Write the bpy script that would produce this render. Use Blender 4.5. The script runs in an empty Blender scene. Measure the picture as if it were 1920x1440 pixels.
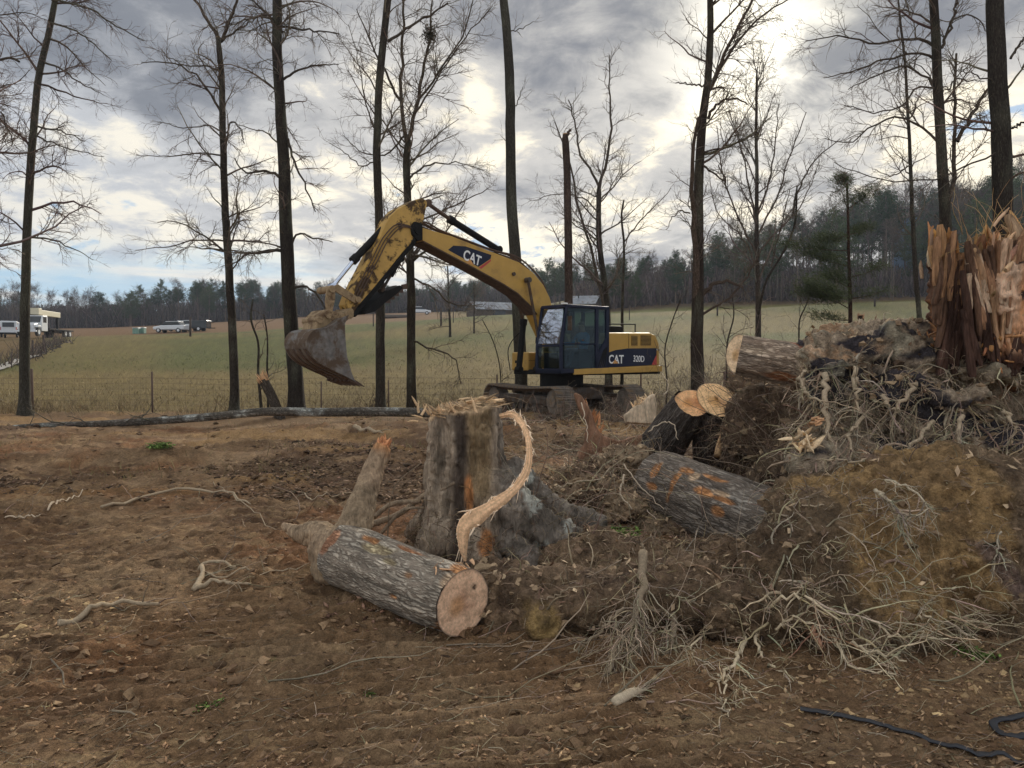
import bpy, math, random
import numpy as np
from mathutils import Vector, Matrix
R = math.radians
SC = bpy.context.scene
COL = SC.collection
# ------------------------------------------------------------ camera
CAMZ, FPX, PITCH = 1.7, 1440.0, math.atan(45 / 1440)
cd = bpy.data.cameras.new('camera'); cam = bpy.data.objects.new('camera', cd); COL.objects.link(cam)
cam.location = (0, 0, CAMZ); cam.rotation_euler = (R(90) - PITCH, 0, 0)
cd.sensor_width = 36; cd.lens = 36 * FPX / 1920; cd.clip_start = .05; cd.clip_end = 4000
SC.camera = cam
# ------------------------------------------------------------ exposure
SC.view_settings.view_transform = 'Standard'; SC.view_settings.look = 'None'
SC.view_settings.gamma = 1; SC.view_settings.use_curve_mapping = False
SC.view_settings.exposure = 0.5
SC.cycles.use_denoising = True
SC.cycles.max_bounces = 6; SC.cycles.diffuse_bounces = 3; SC.cycles.transparent_max_bounces = 12
SC.cycles.volume_bounces = 0
# ------------------------------------------------------------ node helpers
class NT:
    def __init__(s, tree):
        s.t = tree; s.n = tree.nodes; s.n.clear()
    def node(s, typ, **kw):
        n = s.n.new(typ)
        for k, v in kw.items():
            if k.startswith('i_'):
                key = k[2:]
                key = int(key) if key.isdigit() else key
                s.put(n.inputs[key], v)
            else: setattr(n, k, v)
        return n
    def put(s, sock, v):
        if isinstance(v, bpy.types.NodeSocket): s.t.links.new(v, sock)
        else: sock.default_value = v
    def math(s, op, a, b=0.0, c=None, clamp=False):
        n = s.n.new('ShaderNodeMath'); n.operation = op; n.use_clamp = clamp
        s.put(n.inputs[0], a); s.put(n.inputs[1], b)
        if c is not None: s.put(n.inputs[2], c)
        return n.outputs[0]
    def vmath(s, op, a, b=(0, 0, 0)):
        n = s.n.new('ShaderNodeVectorMath'); n.operation = op
        s.put(n.inputs[0], a); s.put(n.inputs[1], b)
        return n.outputs['Value'] if op in ('DOT_PRODUCT', 'LENGTH') else n.outputs[0]
    def noise(s, vec, scale, detail=6, rough=.55, dist=0.0):
        n = s.n.new('ShaderNodeTexNoise')
        if vec is not None: s.put(n.inputs['Vector'], vec)
        s.put(n.inputs['Scale'], scale); s.put(n.inputs['Detail'], detail); s.put(n.inputs['Roughness'], rough); s.put(n.inputs['Distortion'], dist)
        return n.outputs[0]
    def ramp(s, fac, stops, interp='LINEAR'):
        n = s.n.new('ShaderNodeValToRGB'); n.color_ramp.interpolation = interp
        e = n.color_ramp.elements
        while len(e) < len(stops): e.new(.5)
        for i, (p, c) in enumerate(stops):
            e[i].position = p
            e[i].color = (c, c, c, 1) if isinstance(c, (int, float)) else (*c[:3], 1)
        s.put(n.inputs[0], fac); return n.outputs[0]
    def mix(s, fac, a, b, typ='MIX'):
        n = s.n.new('ShaderNodeMix'); n.data_type = 'RGBA'; n.blend_type = typ
        s.put(n.inputs[0], fac)
        for i, v in ((6, a), (7, b)):
            if isinstance(v, tuple): v = (*v[:3], 1)
            s.put(n.inputs[i], v)
        return n.outputs[2]
    def mrange(s, v, a, b, c=0.0, d=1.0, smooth=True):
        n = s.n.new('ShaderNodeMapRange'); n.interpolation_type = 'SMOOTHSTEP' if smooth else 'LINEAR'
        s.put(n.inputs[0], v)
        for i, q in zip((1, 2, 3, 4), (a, b, c, d)): s.put(n.inputs[i], q)
        return n.outputs[0]
def pixdir(px, py):
    u, v = (px - 960) / FPX, (720 - py) / FPX
    c, s_ = math.cos(PITCH), math.sin(PITCH)
    return Vector((u, c + v * s_, -s_ + v * c))
# ------------------------------------------------------------ sky
SUNV = pixdir(1420, 90).normalized()
SUN_EL = math.asin(SUNV.z); SUN_AZ = math.atan2(SUNV.x, SUNV.y)
wd = bpy.data.worlds.new('World'); SC.world = wd; wd.use_nodes = True
w = NT(wd.node_tree)
sky = w.node('ShaderNodeTexSky', sky_type='NISHITA', sun_disc=False, sun_elevation=SUN_EL, sun_rotation=SUN_AZ, air_density=1.0, dust_density=1.6)
tc = w.node('ShaderNodeTexCoord').outputs['Generated']
sep = w.node('ShaderNodeSeparateXYZ', i_0=tc)
X, Y, Z = sep.outputs
zc = w.math('ADD', w.math('MAXIMUM', Z, 0.0), .27)
cx = w.math('DIVIDE', X, zc); cy = w.math('DIVIDE', Y, zc)
pv = w.node('ShaderNodeCombineXYZ', i_0=cx, i_1=cy, i_2=0.0).outputs[0]
def near(px, py, k):     # soft spot of thin or thick cloud around one direction in the sky
    d = pixdir(px, py).normalized()
    return w.math('POWER', w.math('MAXIMUM', w.vmath('DOT_PRODUCT', tc, tuple(d)), 0.0), k)
n1 = w.noise(pv, 2.3, 9, .54, .3)
n2 = w.noise(w.vmath('ADD', pv, (7.3, 2.1, 0)), 6.5, 9, .62, .4)
n3 = w.noise(w.vmath('ADD', pv, (1.3, 9.1, 4)), .8, 3, .5, 0)
v0 = w.math('ADD', w.math('MULTIPLY', n1, .5), w.math('MULTIPLY', n2, .5))
glow = near(1420, 90, 26); glowt = w.math('MULTIPLY', near(1425, 85, 260), w.mrange(v0, .42, .64, 1, .1))
v = w.math('ADD', w.math('MULTIPLY', n1, .62), w.math('MULTIPLY', n2, .38))
v = w.math('ADD', v, w.math('MULTIPLY', w.math('SUBTRACT', n3, .5), .30))
el = w.mrange(Z, .22, .43, 0, .10)
v = w.math('ADD', v, w.math('MULTIPLY', el, w.mrange(Z, .5, .75, 1, -.3)))
v = w.math('SUBTRACT', v, w.math('MULTIPLY', glow, .02))
for px, py, k, a in ((1420, 100, 420, -.10), (860, 180, 500, -.07), (680, 170, 300, -.05), (130, 260, 160, -.05), (240, 237, 3500, -.09), (1250, 230, 400, -.05), (1110, 45, 3500, -.07),
                     (900, 172, 2500, -.10), (1640, 150, 500, -.05), (1160, 90, 120, .07), (150, 80, 60, .07), (350, 120, 200, .05), (1600, 60, 500, .05), (60, 480, 90, -.06)):
    v = w.math('ADD', v, w.math('MULTIPLY', near(px, py, k), a))
sunward = w.mrange(w.vmath('DOT_PRODUCT', tc, tuple(SUNV)), .55, 1.0, 0, 1)
anti = w.mrange(w.vmath('DOT_PRODUCT', tc, tuple(SUNV)), .35, -.4, 1.0, 1.7)      # clouds away from the sun, out of view, brightened to light the foreground
bright = w.mix(sunward, (6.7, 6.55, 6.1), (10.2, 9.2, 7.2))
mid = w.mix(sunward, (4.5, 4.8, 5.3), (5.6, 5.4, 5.1))
dark = w.mix(sunward, (1.85, 2.05, 2.4), (2.0, 2.1, 2.35))
c = w.mix(w.mrange(v, .415, .50), bright, mid)
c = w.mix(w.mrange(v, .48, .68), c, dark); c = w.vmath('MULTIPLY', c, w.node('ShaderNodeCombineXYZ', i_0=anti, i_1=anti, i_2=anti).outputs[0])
skyc = w.mix(.75, w.vmath('MINIMUM', sky.outputs[0], (6, 6.5, 7.5)), (3.6, 4.9, 6.4))
c = w.mix(w.mrange(v, .35, .40), skyc, c)
# clear pale strip low over the hills
strip = w.mrange(w.math('ADD', Z, w.math('MULTIPLY', w.math('SUBTRACT', n1, .5), .10)), .085, .15, 1, 0)
stripc = w.mix(w.mrange(w.noise(w.node('ShaderNodeCombineXYZ', i_0=w.math('MULTIPLY', X, 2.5), i_1=w.math('MULTIPLY', Y, 2.5), i_2=w.math('MULTIPLY', Z, 30.0)).outputs[0], 1.6, 5, .5), .42, .6), (3.7, 5.4, 6.7), (7.2, 7.0, 6.5))
stripc = w.mix(w.mrange(Z, .0, .08, 1, 0), stripc, (7.6, 7.2, 6.3))
c = w.mix(w.math('MULTIPLY', strip, w.mrange(X, -.25, .2, .85, .0)), c, stripc)
c = w.mix(w.math('MULTIPLY', glowt, .9), c, (16, 15, 12.5))
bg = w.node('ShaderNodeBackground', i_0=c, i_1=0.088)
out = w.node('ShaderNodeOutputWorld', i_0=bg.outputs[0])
# ------------------------------------------------------------ sun behind cloud
sl = bpy.data.lights.new('sun', 'SUN'); so = bpy.data.objects.new('sun', sl); COL.objects.link(so)
sl.energy = 2.6; sl.angle = R(12); sl.color = (1, .93, .8)
so.rotation_euler = (-SUNV).to_track_quat('-Z', 'Y').to_euler()
# ------------------------------------------------------------ numpy noise
def _h(ix, iy, iz, seed):
    h = (ix.astype(np.int64) * 374761393 + iy.astype(np.int64) * 668265263 + iz.astype(np.int64) * 2147483647 + seed * 974634777) & 0xFFFFFFFF
    h = ((h ^ (h >> 13)) * 1274126177) & 0xFFFFFFFF
    h = h ^ (h >> 16)
    return (h & 0xFFFF) / 32767.5 - 1.0
def n2d(x, y, seed=0):
    x0 = np.floor(x); y0 = np.floor(y); fx = x - x0; fy = y - y0
    ix = x0.astype(np.int64); iy = y0.astype(np.int64); z = np.zeros_like(ix)
    ux = fx * fx * (3 - 2 * fx); uy = fy * fy * (3 - 2 * fy)
    a = _h(ix, iy, z, seed); b = _h(ix + 1, iy, z, seed); c = _h(ix, iy + 1, z, seed); d = _h(ix + 1, iy + 1, z, seed)
    return (a + (b - a) * ux) * (1 - uy) + (c + (d - c) * ux) * uy
def fb2(x, y, f, o=4, seed=0, g=.5):
    s = 0; a = 1; t = 0
    for k in range(o):
        ca, sa = math.cos(k * 1.1 + .5), math.sin(k * 1.1 + .5)
        s = s + a * n2d((x * ca - y * sa) * f + k * 17.3, (x * sa + y * ca) * f - k * 9.1, seed + k); t += a; a *= g; f *= 2.03
    return s / t
def n3d(p, seed=0):
    f0 = np.floor(p); fr = p - f0; i = f0.astype(np.int64); u = fr * fr * (3 - 2 * fr)
    def h(a, b, c): return _h(i[:, 0] + a, i[:, 1] + b, i[:, 2] + c, seed)
    def lx(b, c):
        q = h(0, b, c); return q + (h(1, b, c) - q) * u[:, 0]
    def ly(c):
        q = lx(0, c); return q + (lx(1, c) - q) * u[:, 1]
    q = ly(0); return q + (ly(1) - q) * u[:, 2]
def fb3(p, f, o=4, seed=0, g=.5, st=(1, 1, 1)):
    p = np.asarray(p, float) * np.array(st); s = 0; a = 1; t = 0
    M = np.array([[.8, .6, 0], [-.48, .64, .6], [.36, -.48, .8]])
    for k in range(o):
        s = s + a * n3d(p * f + k * 5.7, seed + k); p = p @ M; t += a; a *= g; f *= 2.03
    return s / t
def rd3(p, f, o=4, seed=0, g=.5, st=(1, 1, 1)):
    p = np.asarray(p, float) * np.array(st); s = 0; a = 1; t = 0
    M = np.array([[.8, .6, 0], [-.48, .64, .6], [.36, -.48, .8]])
    for k in range(o):
        s = s + a * (1 - 2 * np.abs(n3d(p * f + k * 5.7, seed + k))); p = p @ M; t += a; a *= g; f *= 2.03
    return s / t
def worley(p, f, seed=0, st=(1, 1, 1)):      # nearest two cell distances and a random number of the cell
    p = np.asarray(p, float) * np.array(st) * f; i = np.floor(p).astype(np.int64); n = len(p); d1 = np.full(n, 9.); d2 = np.full(n, 9.); cid = np.zeros(n)
    for dx in (-1, 0, 1):
        for dy in (-1, 0, 1):
            for dz in ((-1, 0, 1) if p.shape[1] == 3 and st[2] else (0,)):
                a, b, c = i[:, 0] + dx, i[:, 1] + dy, i[:, 2] + dz; q = np.stack([a + .5 + .48 * _h(a, b, c, seed), b + .5 + .48 * _h(a, b, c, seed + 1), c + .5 + .48 * _h(a, b, c, seed + 2)], 1)
                if not st[2]: q[:, 2] = p[:, 2]
                d = np.sqrt(((p - q) ** 2).sum(1)); m = d < d1; d2 = np.where(m, d1, np.minimum(d2, d)); cid = np.where(m, _h(a, b, c, seed + 3), cid); d1 = np.where(m, d, d1)
    return d1, d2, cid
def clump(x, y, f, seed):
    d1, d2, cid = worley(np.stack([x + .04 * n2d(x * 9, y * 9, seed), y + .04 * n2d(x * 9, y * 9, seed + 1), np.zeros_like(x)], 1), f, seed, (1, 1, 0)); return np.minimum(d2 - d1, .45) / .45 * (.55 + .45 * cid), cid
def ss(x, a, b):
    t = np.clip((x - a) / (b - a), 0, 1); return t * t * (3 - 2 * t)
def lerp(a, b, t):
    t = np.asarray(t)[..., None]; return np.asarray(a) * (1 - t) + np.asarray(b) * t
def nrm(v): return v / np.maximum(np.linalg.norm(v, axis=-1, keepdims=True), 1e-9)
def W(px, py, D):
    d = pixdir(px, py); return np.array(d * (D / d.y)) + np.array((0, 0, CAMZ))
# ------------------------------------------------------------ terrain
CT = np.array([-3, -1.2, -.66, -.53, -.354, -.18, -.04, .1, .2, .305, .51, .8, 1.5, 3])
CP = np.array([640, 640, 637, 633, 626, 608, 593, 590, 583, 578, 565, 552, 545, 545])
MOUNDS = [(2.6, 6.4, 1.5, 1.2, .22), (1.9, 8.8, 1.2, 1.0, .25), (.55, 6.6, 1.0, .9, .16), (1.0, 21.0, 3.2, 1.5, .16), (1.6, 17.6, 2.6, .7, .26), (-6.5, 12.6, 3.5, .5, .17), (-3.0, 13.5, 2.0, .6, .13), (-3.2, 17.5, 2.4, 1.2, .2), (-.3, 16.0, 1.6, 1.3, .2), (-3.2, 4.9, .55, .35, .09), (.9, 15.5, 1.4, .7, .3)]
def gz(x, y, fine=True):
    x = np.asarray(x, float); y = np.asarray(y, float)
    t = x / np.maximum(y, 5.)
    cz = 1.7 + (675 - np.interp(t, CT, CP)) / 1440 * 85
    s1 = np.clip((y - 26) / 59, 0, 1)
    fld = cz * (s1 * .82 + .18 * s1 * s1)
    hill = ss(t, -.05, .25)
    far = np.interp(y, [85, 100, 160, 220, 400, 900], [0, 1, 5, 9, 17, 20]) * (1 - hill) * (.75 + .25 * ss(t, -.6, -.2)) + np.interp(y, [85, 100, 180, 300, 900], [0, .6, 13.5, 18, 20]) * hill
    z = fld + far
    z = z + .25 * fb2(x, y, .05, 3, 3) * ss(y, 28, 60) + .5 * fb2(x, y, .02, 3, 5) * ss(y, 100, 200)
    near_ = 1 - ss(y, 24, 30)
    z = z + .05 * fb2(x, y, .35, 3, 11) * near_
    for mx, my, rx, ry, h in MOUNDS:
        z = z + h * np.exp(-((x - mx) / rx) ** 2 - ((y - my) / ry) ** 2) * (1 + .25 * fb2(x, y, 1.7, 2, 77))
    # left bank behind a ditch at the far left
    if fine:
        rough = rmask(x, y)
        z = z + near_ * (rough * (.050 * fb2(x, y, 1.6, 3, 21) + .055 * np.abs(fb2(x, y, 4.2, 4, 31)) + .040 * fb2(x * .55 + .3 * y, y, 8., 3, 41))
                         + (1 - rough) * (.010 * fb2(x, y, 3., 3, 51) + .005 * fb2(x, y, 12., 3, 61)) + .012 * np.abs(fb2(x, y, 20., 2, 65)))
        near5 = near_ * (y > 1.5) * (1 - ss(y, 14, 20)); sel = near5 > 0
        if sel.any():
            cl = np.zeros_like(x); xs, ys_ = x[sel], y[sel]; cl[sel] = .055 * clump(xs * .8, ys_, 5.5, 401)[0] + .024 * clump(xs, ys_, 14., 411)[0]; z = z + cl * near5 * (rough * .75 + .25) * ss(fb2(x, y, 1.1, 2, 421), -.35, .2)
        # crawler and rake marks
        q = y * .97 - x * .24 + .10 * fb2(x, y, .9, 3, 71)
        st = np.sin(q * 2 * math.pi / .17) + .5 * np.sin(q * 2 * math.pi / .073 + 1)
        m = ss(fb2(x, y, .5, 3, 81), -.25, .15) * (1 - ss(y, 7, 10)) * (1 - .5 * rough); m = np.maximum(m, 1.15 * np.exp(-((x + 1.3) / 1.1) ** 4 - ((y - 4.35) / .75) ** 4))
        z = z + (.019 * st + .012 * fb2(x * .35, y, 16., 3, 73)) * m * near_
        q2 = y * .99 - x * .1 + .25 * fb2(x, y, .5, 3, 91)
        z = z + (.035 + .05 * ss(y, 9, 14)) * np.abs(np.sin(q2 * 2 * math.pi / .8)) * ss(y, 6.5, 9) * near_ * ss(fb2(x, y, .6, 2, 99), -.3, .3)
        z = z + .04 * fb2(x, y, 1.2, 3, 44) * ss(y, 26, 30) * (1 - ss(y, 40, 60))
    return z
def rmask(x, y):
    m = ss(fb2(x, y, .45, 3, 7), -.25, .25)
    m = np.maximum(m, ss(y, 5.2, 8))
    m = m * (1 - .75 * np.exp(-((x - .2) / 2.2) ** 2 - ((y - 3.6) / .8) ** 2))
    return np.clip(np.maximum(m, np.exp(-((x + 2.6) / 1.1) ** 2 - ((y - 4.4) / .8) ** 2)), 0, 1)
def WG(px, py, D):        # as W, but never below the ground
    p = W(px, py, D)
    if p[2] < g1(p[0], p[1]) + .012:
        q = GP(px, py); q[2] += .015; return q
    return p
def g1(x, y): return float(gz(np.array([x]), np.array([y]))[0])
def GP(px, py):          # the point of the ground seen at a pixel
    d = np.array(pixdir(px, py)); ts = np.concatenate([np.linspace(2, 40, 1500), np.linspace(40, 300, 1500)])
    P = d[None] * ts[:, None]; P[:, 2] += CAMZ
    b = P[:, 2] < gz(P[:, 0], P[:, 1]); i = int(np.argmax(b)) if b.any() else 2999
    return P[i]
# ------------------------------------------------------------ materials
MATS = {}
def new_mat(name):
    m = bpy.data.materials.new(name); m.use_nodes = True; MATS[name] = m
    return m, NT(m.node_tree)
def fin(t, m, col, rough, bump=None, bstr=.5, bdist=.02, metal=0., spec=.3, extra=None):
    b = t.node('ShaderNodeBsdfPrincipled'); o = t.node('ShaderNodeOutputMaterial')
    t.put(b.inputs['Base Color'], col if not isinstance(col, tuple) else (*col[:3], 1)); t.put(b.inputs['Roughness'], rough); t.put(b.inputs['Metallic'], metal); t.put(b.inputs['Specular IOR Level'], spec)
    if bump is not None:
        bn = t.node('ShaderNodeBump', i_Strength=bstr, i_Distance=bdist); t.put(bn.inputs['Height'], bump)
        t.put(b.inputs['Normal'], bn.outputs[0])
    t.t.links.new(b.outputs[0], o.inputs[0]); return m
def vcmat(name, sc=30, lo=.6, hi=1.35, bs=60, bstr=.6, bdist=.01, rough=.95, stretch=None, uv=False, furrow=0, spec=.15):
    m, t = new_mat(name)
    a = t.node('ShaderNodeAttribute', attribute_name='Col').outputs['Color']
    tcn = t.node('ShaderNodeTexCoord'); co = tcn.outputs['UV'] if uv else tcn.outputs['Object']
    cs = co
    if stretch: cs = t.vmath('MULTIPLY', co, stretch)
    n = t.noise(cs, sc, 8, .62, .2)
    f = t.ramp(n, [(.28, lo), (.5, 1.0), (.72, hi)])
    nb = t.noise(cs, bs, 9, .65)
    f = t.mix(1.0, f, t.ramp(t.noise(t.vmath('ADD', cs, (3.1, 1.7, .4)), sc * 4.3, 5, .6), [(.30, lo * .5 + .38), (.46, .95), (.56, 1.05), (.72, hi * .6 + .5)]), 'MULTIPLY')
    if furrow:
        vn = t.node('ShaderNodeTexVoronoi', feature='DISTANCE_TO_EDGE', i_Vector=t.vmath('ADD', cs, t.vmath('MULTIPLY', t.node('ShaderNodeTexNoise', i_Vector=cs, i_Scale=furrow * .7, i_Detail=4.).outputs[1], (.6 / furrow * 6,) * 3)), i_Scale=furrow).outputs[0]
        fr = t.mrange(vn, 0, .28, 0, 1)
        nb = t.math('ADD', t.math('MULTIPLY', nb, .35), fr)
        f = t.mix(1.0, f, t.mix(fr, (.55, .52, .51), (1.1, 1.1, 1.1)), 'MULTIPLY')
    return fin(t, m, t.mix(1.0, t.vmath('MULTIPLY', a, (1.42, 1.38, 1.32)), f, 'MULTIPLY'), rough, nb, bstr, bdist, spec=spec)
def plain(name, col, rough=.6, metal=0., var=.15, sc=8, bump=0, spec=.4, dirt=None, dsc=3, dth=(.5, .62), damt=1.):
    m, t = new_mat(name)
    co = t.node('ShaderNodeTexCoord').outputs['Object']
    n = t.noise(co, sc, 7, .6)
    c = t.mix(1.0, col, t.ramp(n, [(.3, 1 - var), (.7, 1 + var)]), 'MULTIPLY')
    r = rough
    if dirt:
        dn = t.noise(co, dsc, 9, .68, .3); k = t.mrange(dn, dth[0], dth[1], 0, damt)
        c = t.mix(k, c, dirt); r = t.mix(k, (rough,) * 3, (.95,) * 3)
    return fin(t, m, c, r, t.noise(co, 60, 6) if bump else None, bump, .005, metal, spec)
# ------------------------------------------------------------ meshes
def link(name, me, mats, parent=None):
    o = bpy.data.objects.new(name, me); COL.objects.link(o)
    if me is not None:
        for m in (mats if isinstance(mats, (list, tuple)) else [mats]):
            if m: me.materials.append(m)
    if parent is not None: o.parent = parent
    return o
def tag(o, label=None, cat=None, group=None, kind=None):
    if label: o['label'] = label
    if cat: o['category'] = cat
    if group: o['group'] = group
    if kind: o['kind'] = kind
    return o
def empty(name, loc, label, cat, group=None, rz=0):
    o = bpy.data.objects.new(name, None); COL.objects.link(o); o.location = tuple(loc); o.rotation_euler = (0, 0, rz)
    o.empty_display_size = .2
    return tag(o, label, cat, group)
def npmesh(name, V, F, cols=None, uv=None, smooth=True, mi=None):
    V = np.asarray(V, np.float32); me = bpy.data.meshes.new(name)
    Fs = [np.asarray(f, np.int32) for f in (F if isinstance(F, list) else [F]) if len(f)]
    me.vertices.add(len(V)); me.vertices.foreach_set('co', V.ravel())
    loops = np.concatenate([f.ravel() for f in Fs]); tot = np.concatenate([np.full(len(f), f.shape[1], np.int32) for f in Fs])
    st = np.concatenate([[0], np.cumsum(tot)[:-1]]).astype(np.int32)
    me.loops.add(len(loops)); me.loops.foreach_set('vertex_index', loops)
    me.polygons.add(len(tot)); me.polygons.foreach_set('loop_start', st); me.polygons.foreach_set('loop_total', tot)
    me.polygons.foreach_set('use_smooth', np.full(len(tot), bool(smooth)))
    if mi is not None: me.polygons.foreach_set('material_index', np.asarray(mi, np.int32))
    me.update(calc_edges=True)
    if cols is not None:
        ca = me.color_attributes.new('Col', 'FLOAT_COLOR', 'POINT')
        cc = np.ones((len(V), 4), np.float32); cc[:, :3] = np.clip(cols, 0, 1); ca.data.foreach_set('color', cc.ravel())
    if uv is not None:
        ul = me.uv_layers.new(name='UVMap'); ul.data.foreach_set('uv', np.asarray(uv, np.float32)[loops].ravel())
    return me
class NB:                # numpy mesh builder
    def __init__(s): s.V = []; s.F = {3: [], 4: []}; s.C = []; s.U = []; s.n = 0
    def add(s, V, F, C=None, U=None):
        V = np.asarray(V, float)
        if len(V) == 0: return s
        for f in (F if isinstance(F, list) else [F]):
            f = np.asarray(f)
            if len(f): s.F[f.shape[1]].append(f + s.n)
        s.V.append(V); s.n += len(V)
        c = np.ones((len(V), 3)) * .5 if C is None else np.broadcast_to(np.asarray(C, float), (len(V), 3))
        s.C.append(c); s.U.append(np.zeros((len(V), 2)) if U is None else U); return s
    def build(s, name, mat, parent=None, base=None, smooth=True):
        V = np.concatenate(s.V)
        if base is not None: V = V - np.asarray(base)[None]
        F = [np.concatenate(f) for f in s.F.values() if f]
        me = npmesh(name, V, F, np.concatenate(s.C), np.concatenate(s.U), smooth)
        return link(name, me, mat, parent)
def tubes(P, Rr, k=3, cap=False):   # P (M,N,3), Rr (M,N) -> V, quads, uv
    P = np.asarray(P, float); M, N, _ = P.shape
    T = np.gradient(P, axis=1); T = nrm(T)
    mt = nrm(T.mean(1)); ref = np.where(np.abs(mt[:, 2:3]) < .8, np.array([[0, 0, 1.]]), np.array([[1., 0, 0]]))
    A = nrm(np.cross(T, ref[:, None, :])); B = np.cross(T, A)
    th = np.arange(k) * 2 * math.pi / k
    V = P[:, :, None, :] + Rr[:, :, None, None] * (np.cos(th)[None, None, :, None] * A[:, :, None, :] + np.sin(th)[None, None, :, None] * B[:, :, None, :])
    idx = np.arange(M * N * k).reshape(M, N, k)
    a = idx[:, :-1, :]; b = idx[:, 1:, :]
    F = np.stack([a, np.roll(a, -1, 2), np.roll(b, -1, 2), b], -1).reshape(-1, 4)
    L = np.concatenate([np.zeros((M, 1)), np.cumsum(np.linalg.norm(np.diff(P, axis=1), axis=2), 1)], 1)
    U = np.stack([np.broadcast_to((np.arange(k) / k)[None, None], (M, N, k)) * (Rr[:, :1, None] * 6.28), np.broadcast_to(L[:, :, None], (M, N, k))], -1).reshape(-1, 2)
    Fs = [F]
    if cap:
        V = np.concatenate([V.reshape(-1, 3), P[:, 0], P[:, -1]]); U = np.concatenate([U, np.zeros((2 * M, 2))])
        c0 = M * N * k + np.arange(M)[:, None]; c1 = c0 + M
        Fs.append(np.concatenate([np.stack([np.broadcast_to(c0, (M, k)), np.roll(idx[:, 0], -1, 1), idx[:, 0]], -1).reshape(-1, 3), np.stack([np.broadcast_to(c1, (M, k)), idx[:, -1], np.roll(idx[:, -1], -1, 1)], -1).reshape(-1, 3)]))
        return V, Fs, U
    return V.reshape(-1, 3), Fs, U
def walk(g, P0, D0, L, N, curl=.2, bias=(0, 0, 0)):
    D = nrm(np.asarray(D0, float)); p = np.asarray(P0, float); out_ = [p]; L = np.asarray(L, float)
    bias = np.asarray(bias, float)
    for i in range(N - 1):
        D = nrm(D + g.normal(size=D.shape) * curl + bias); p = p + D * (L / (N - 1))[:, None]; out_.append(p)
    return np.stack(out_, 1)
def spline(pts, n):
    pts = np.asarray(pts, float); m = len(pts)
    s = np.concatenate([[0], np.cumsum(np.linalg.norm(np.diff(pts[:, :3], axis=0), axis=1))]); s /= s[-1]
    t = np.linspace(0, 1, n); T = np.gradient(pts, s, axis=0) if m > 2 else np.repeat((pts[1:] - pts[:1]), 2, 0)
    i = np.clip(np.searchsorted(s, t, 'right') - 1, 0, m - 2); h = (s[i + 1] - s[i])[:, None]; u = ((t - s[i])[:, None]) / h
    return ((2 * u**3 - 3 * u**2 + 1) * pts[i] + (u**3 - 2 * u**2 + u) * h * T[i] + (-2 * u**3 + 3 * u**2) * pts[i + 1] + (u**3 - u**2) * h * T[i + 1])
def rperp(g, T, ang):    # directions at an angle from T, random around it
    r = g.normal(size=T.shape); r = nrm(r - (r * T).sum(-1, keepdims=True) * T)
    return T * np.cos(ang)[:, None] + r * np.sin(ang)[:, None]
def spawn(g, P, Rr, n, t0=.15, t1=1.):   # n random points along each polyline
    M, N, _ = P.shape; mi = np.repeat(np.arange(M), n) if np.isscalar(n) else np.repeat(np.arange(M), n)
    t = t0 + (t1 - t0) * g.random(len(mi)); f = t * (N - 1); i = np.minimum(f.astype(int), N - 2); u = (f - i)
    p = P[mi, i] * (1 - u[:, None]) + P[mi, i + 1] * u[:, None]; T = nrm(P[mi, i + 1] - P[mi, i])
    r = Rr[mi, i] * (1 - u) + Rr[mi, i + 1] * u
    return mi, t, p, T, r
def remesh(V, F, vox):
    me = bpy.data.meshes.new('tmp'); me.from_pydata([tuple(v) for v in V], [], [tuple(int(i) for i in f) for f in F])
    o = bpy.data.objects.new('tmp', me); COL.objects.link(o)
    m = o.modifiers.new('r', 'REMESH'); m.mode = 'VOXEL'; m.voxel_size = vox
    dg = bpy.context.evaluated_depsgraph_get(); e = o.evaluated_get(dg); q = e.to_mesh()
    n = len(q.vertices); co = np.empty(n * 3, np.float32); q.vertices.foreach_get('co', co); co = co.reshape(-1, 3).astype(float)
    no = np.empty(n * 3, np.float32); q.vertices.foreach_get('normal', no); no = no.reshape(-1, 3).astype(float)
    lv = np.empty(len(q.loops), np.int32); q.loops.foreach_get('vertex_index', lv)
    tot = np.empty(len(q.polygons), np.int32); q.polygons.foreach_get('loop_total', tot)
    e.to_mesh_clear(); bpy.data.objects.remove(o); bpy.data.meshes.remove(me)
    assert (tot == 4).all()
    return co, no, lv.reshape(-1, 4)
def vnormals(V, F):
    n = np.cross(V[F[:, 2]] - V[F[:, 0]], V[F[:, 3]] - V[F[:, 1]] if F.shape[1] == 4 else V[F[:, 1]] - V[F[:, 0]])
    N = np.zeros_like(V)
    for k in range(F.shape[1]): np.add.at(N, F[:, k], n)
    return nrm(N)
def ellip(c, r, ns=24, nr=14):
    th = np.linspace(0, math.pi, nr); ph = np.arange(ns) * 2 * math.pi / ns
    V = np.array([[c[0] + r[0] * math.sin(a) * math.cos(b), c[1] + r[1] * math.sin(a) * math.sin(b), c[2] + r[2] * math.cos(a)] for a in th for b in ph])
    F = [(i * ns + j, (i + 1) * ns + j, (i + 1) * ns + (j + 1) % ns, i * ns + (j + 1) % ns) for i in range(nr - 1) for j in range(ns)]
    return V, F
class Vox:               # union of tubes and lumps, voxel remeshed
    def __init__(s): s.V = []; s.F = []; s.n = 0
    def add(s, V, F):
        s.V += [tuple(v) for v in V]; s.F += [tuple(int(i) + s.n for i in f) for f in F]; s.n += len(V); return s
    def lump(s, c, r): return s.add(*ellip(c, r))
    def tube(s, pts, r, n=16, k=14):
        r = np.interp(np.linspace(0, 1, n), np.linspace(0, 1, len(r)), r); P = spline(pts, n)
        V, Fs, U = tubes(P[None], r[None], k, True); return s.add(V, [tuple(q) for f in Fs for q in f])
    def mesh(s, vox): return remesh(s.V, s.F, vox)
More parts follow.
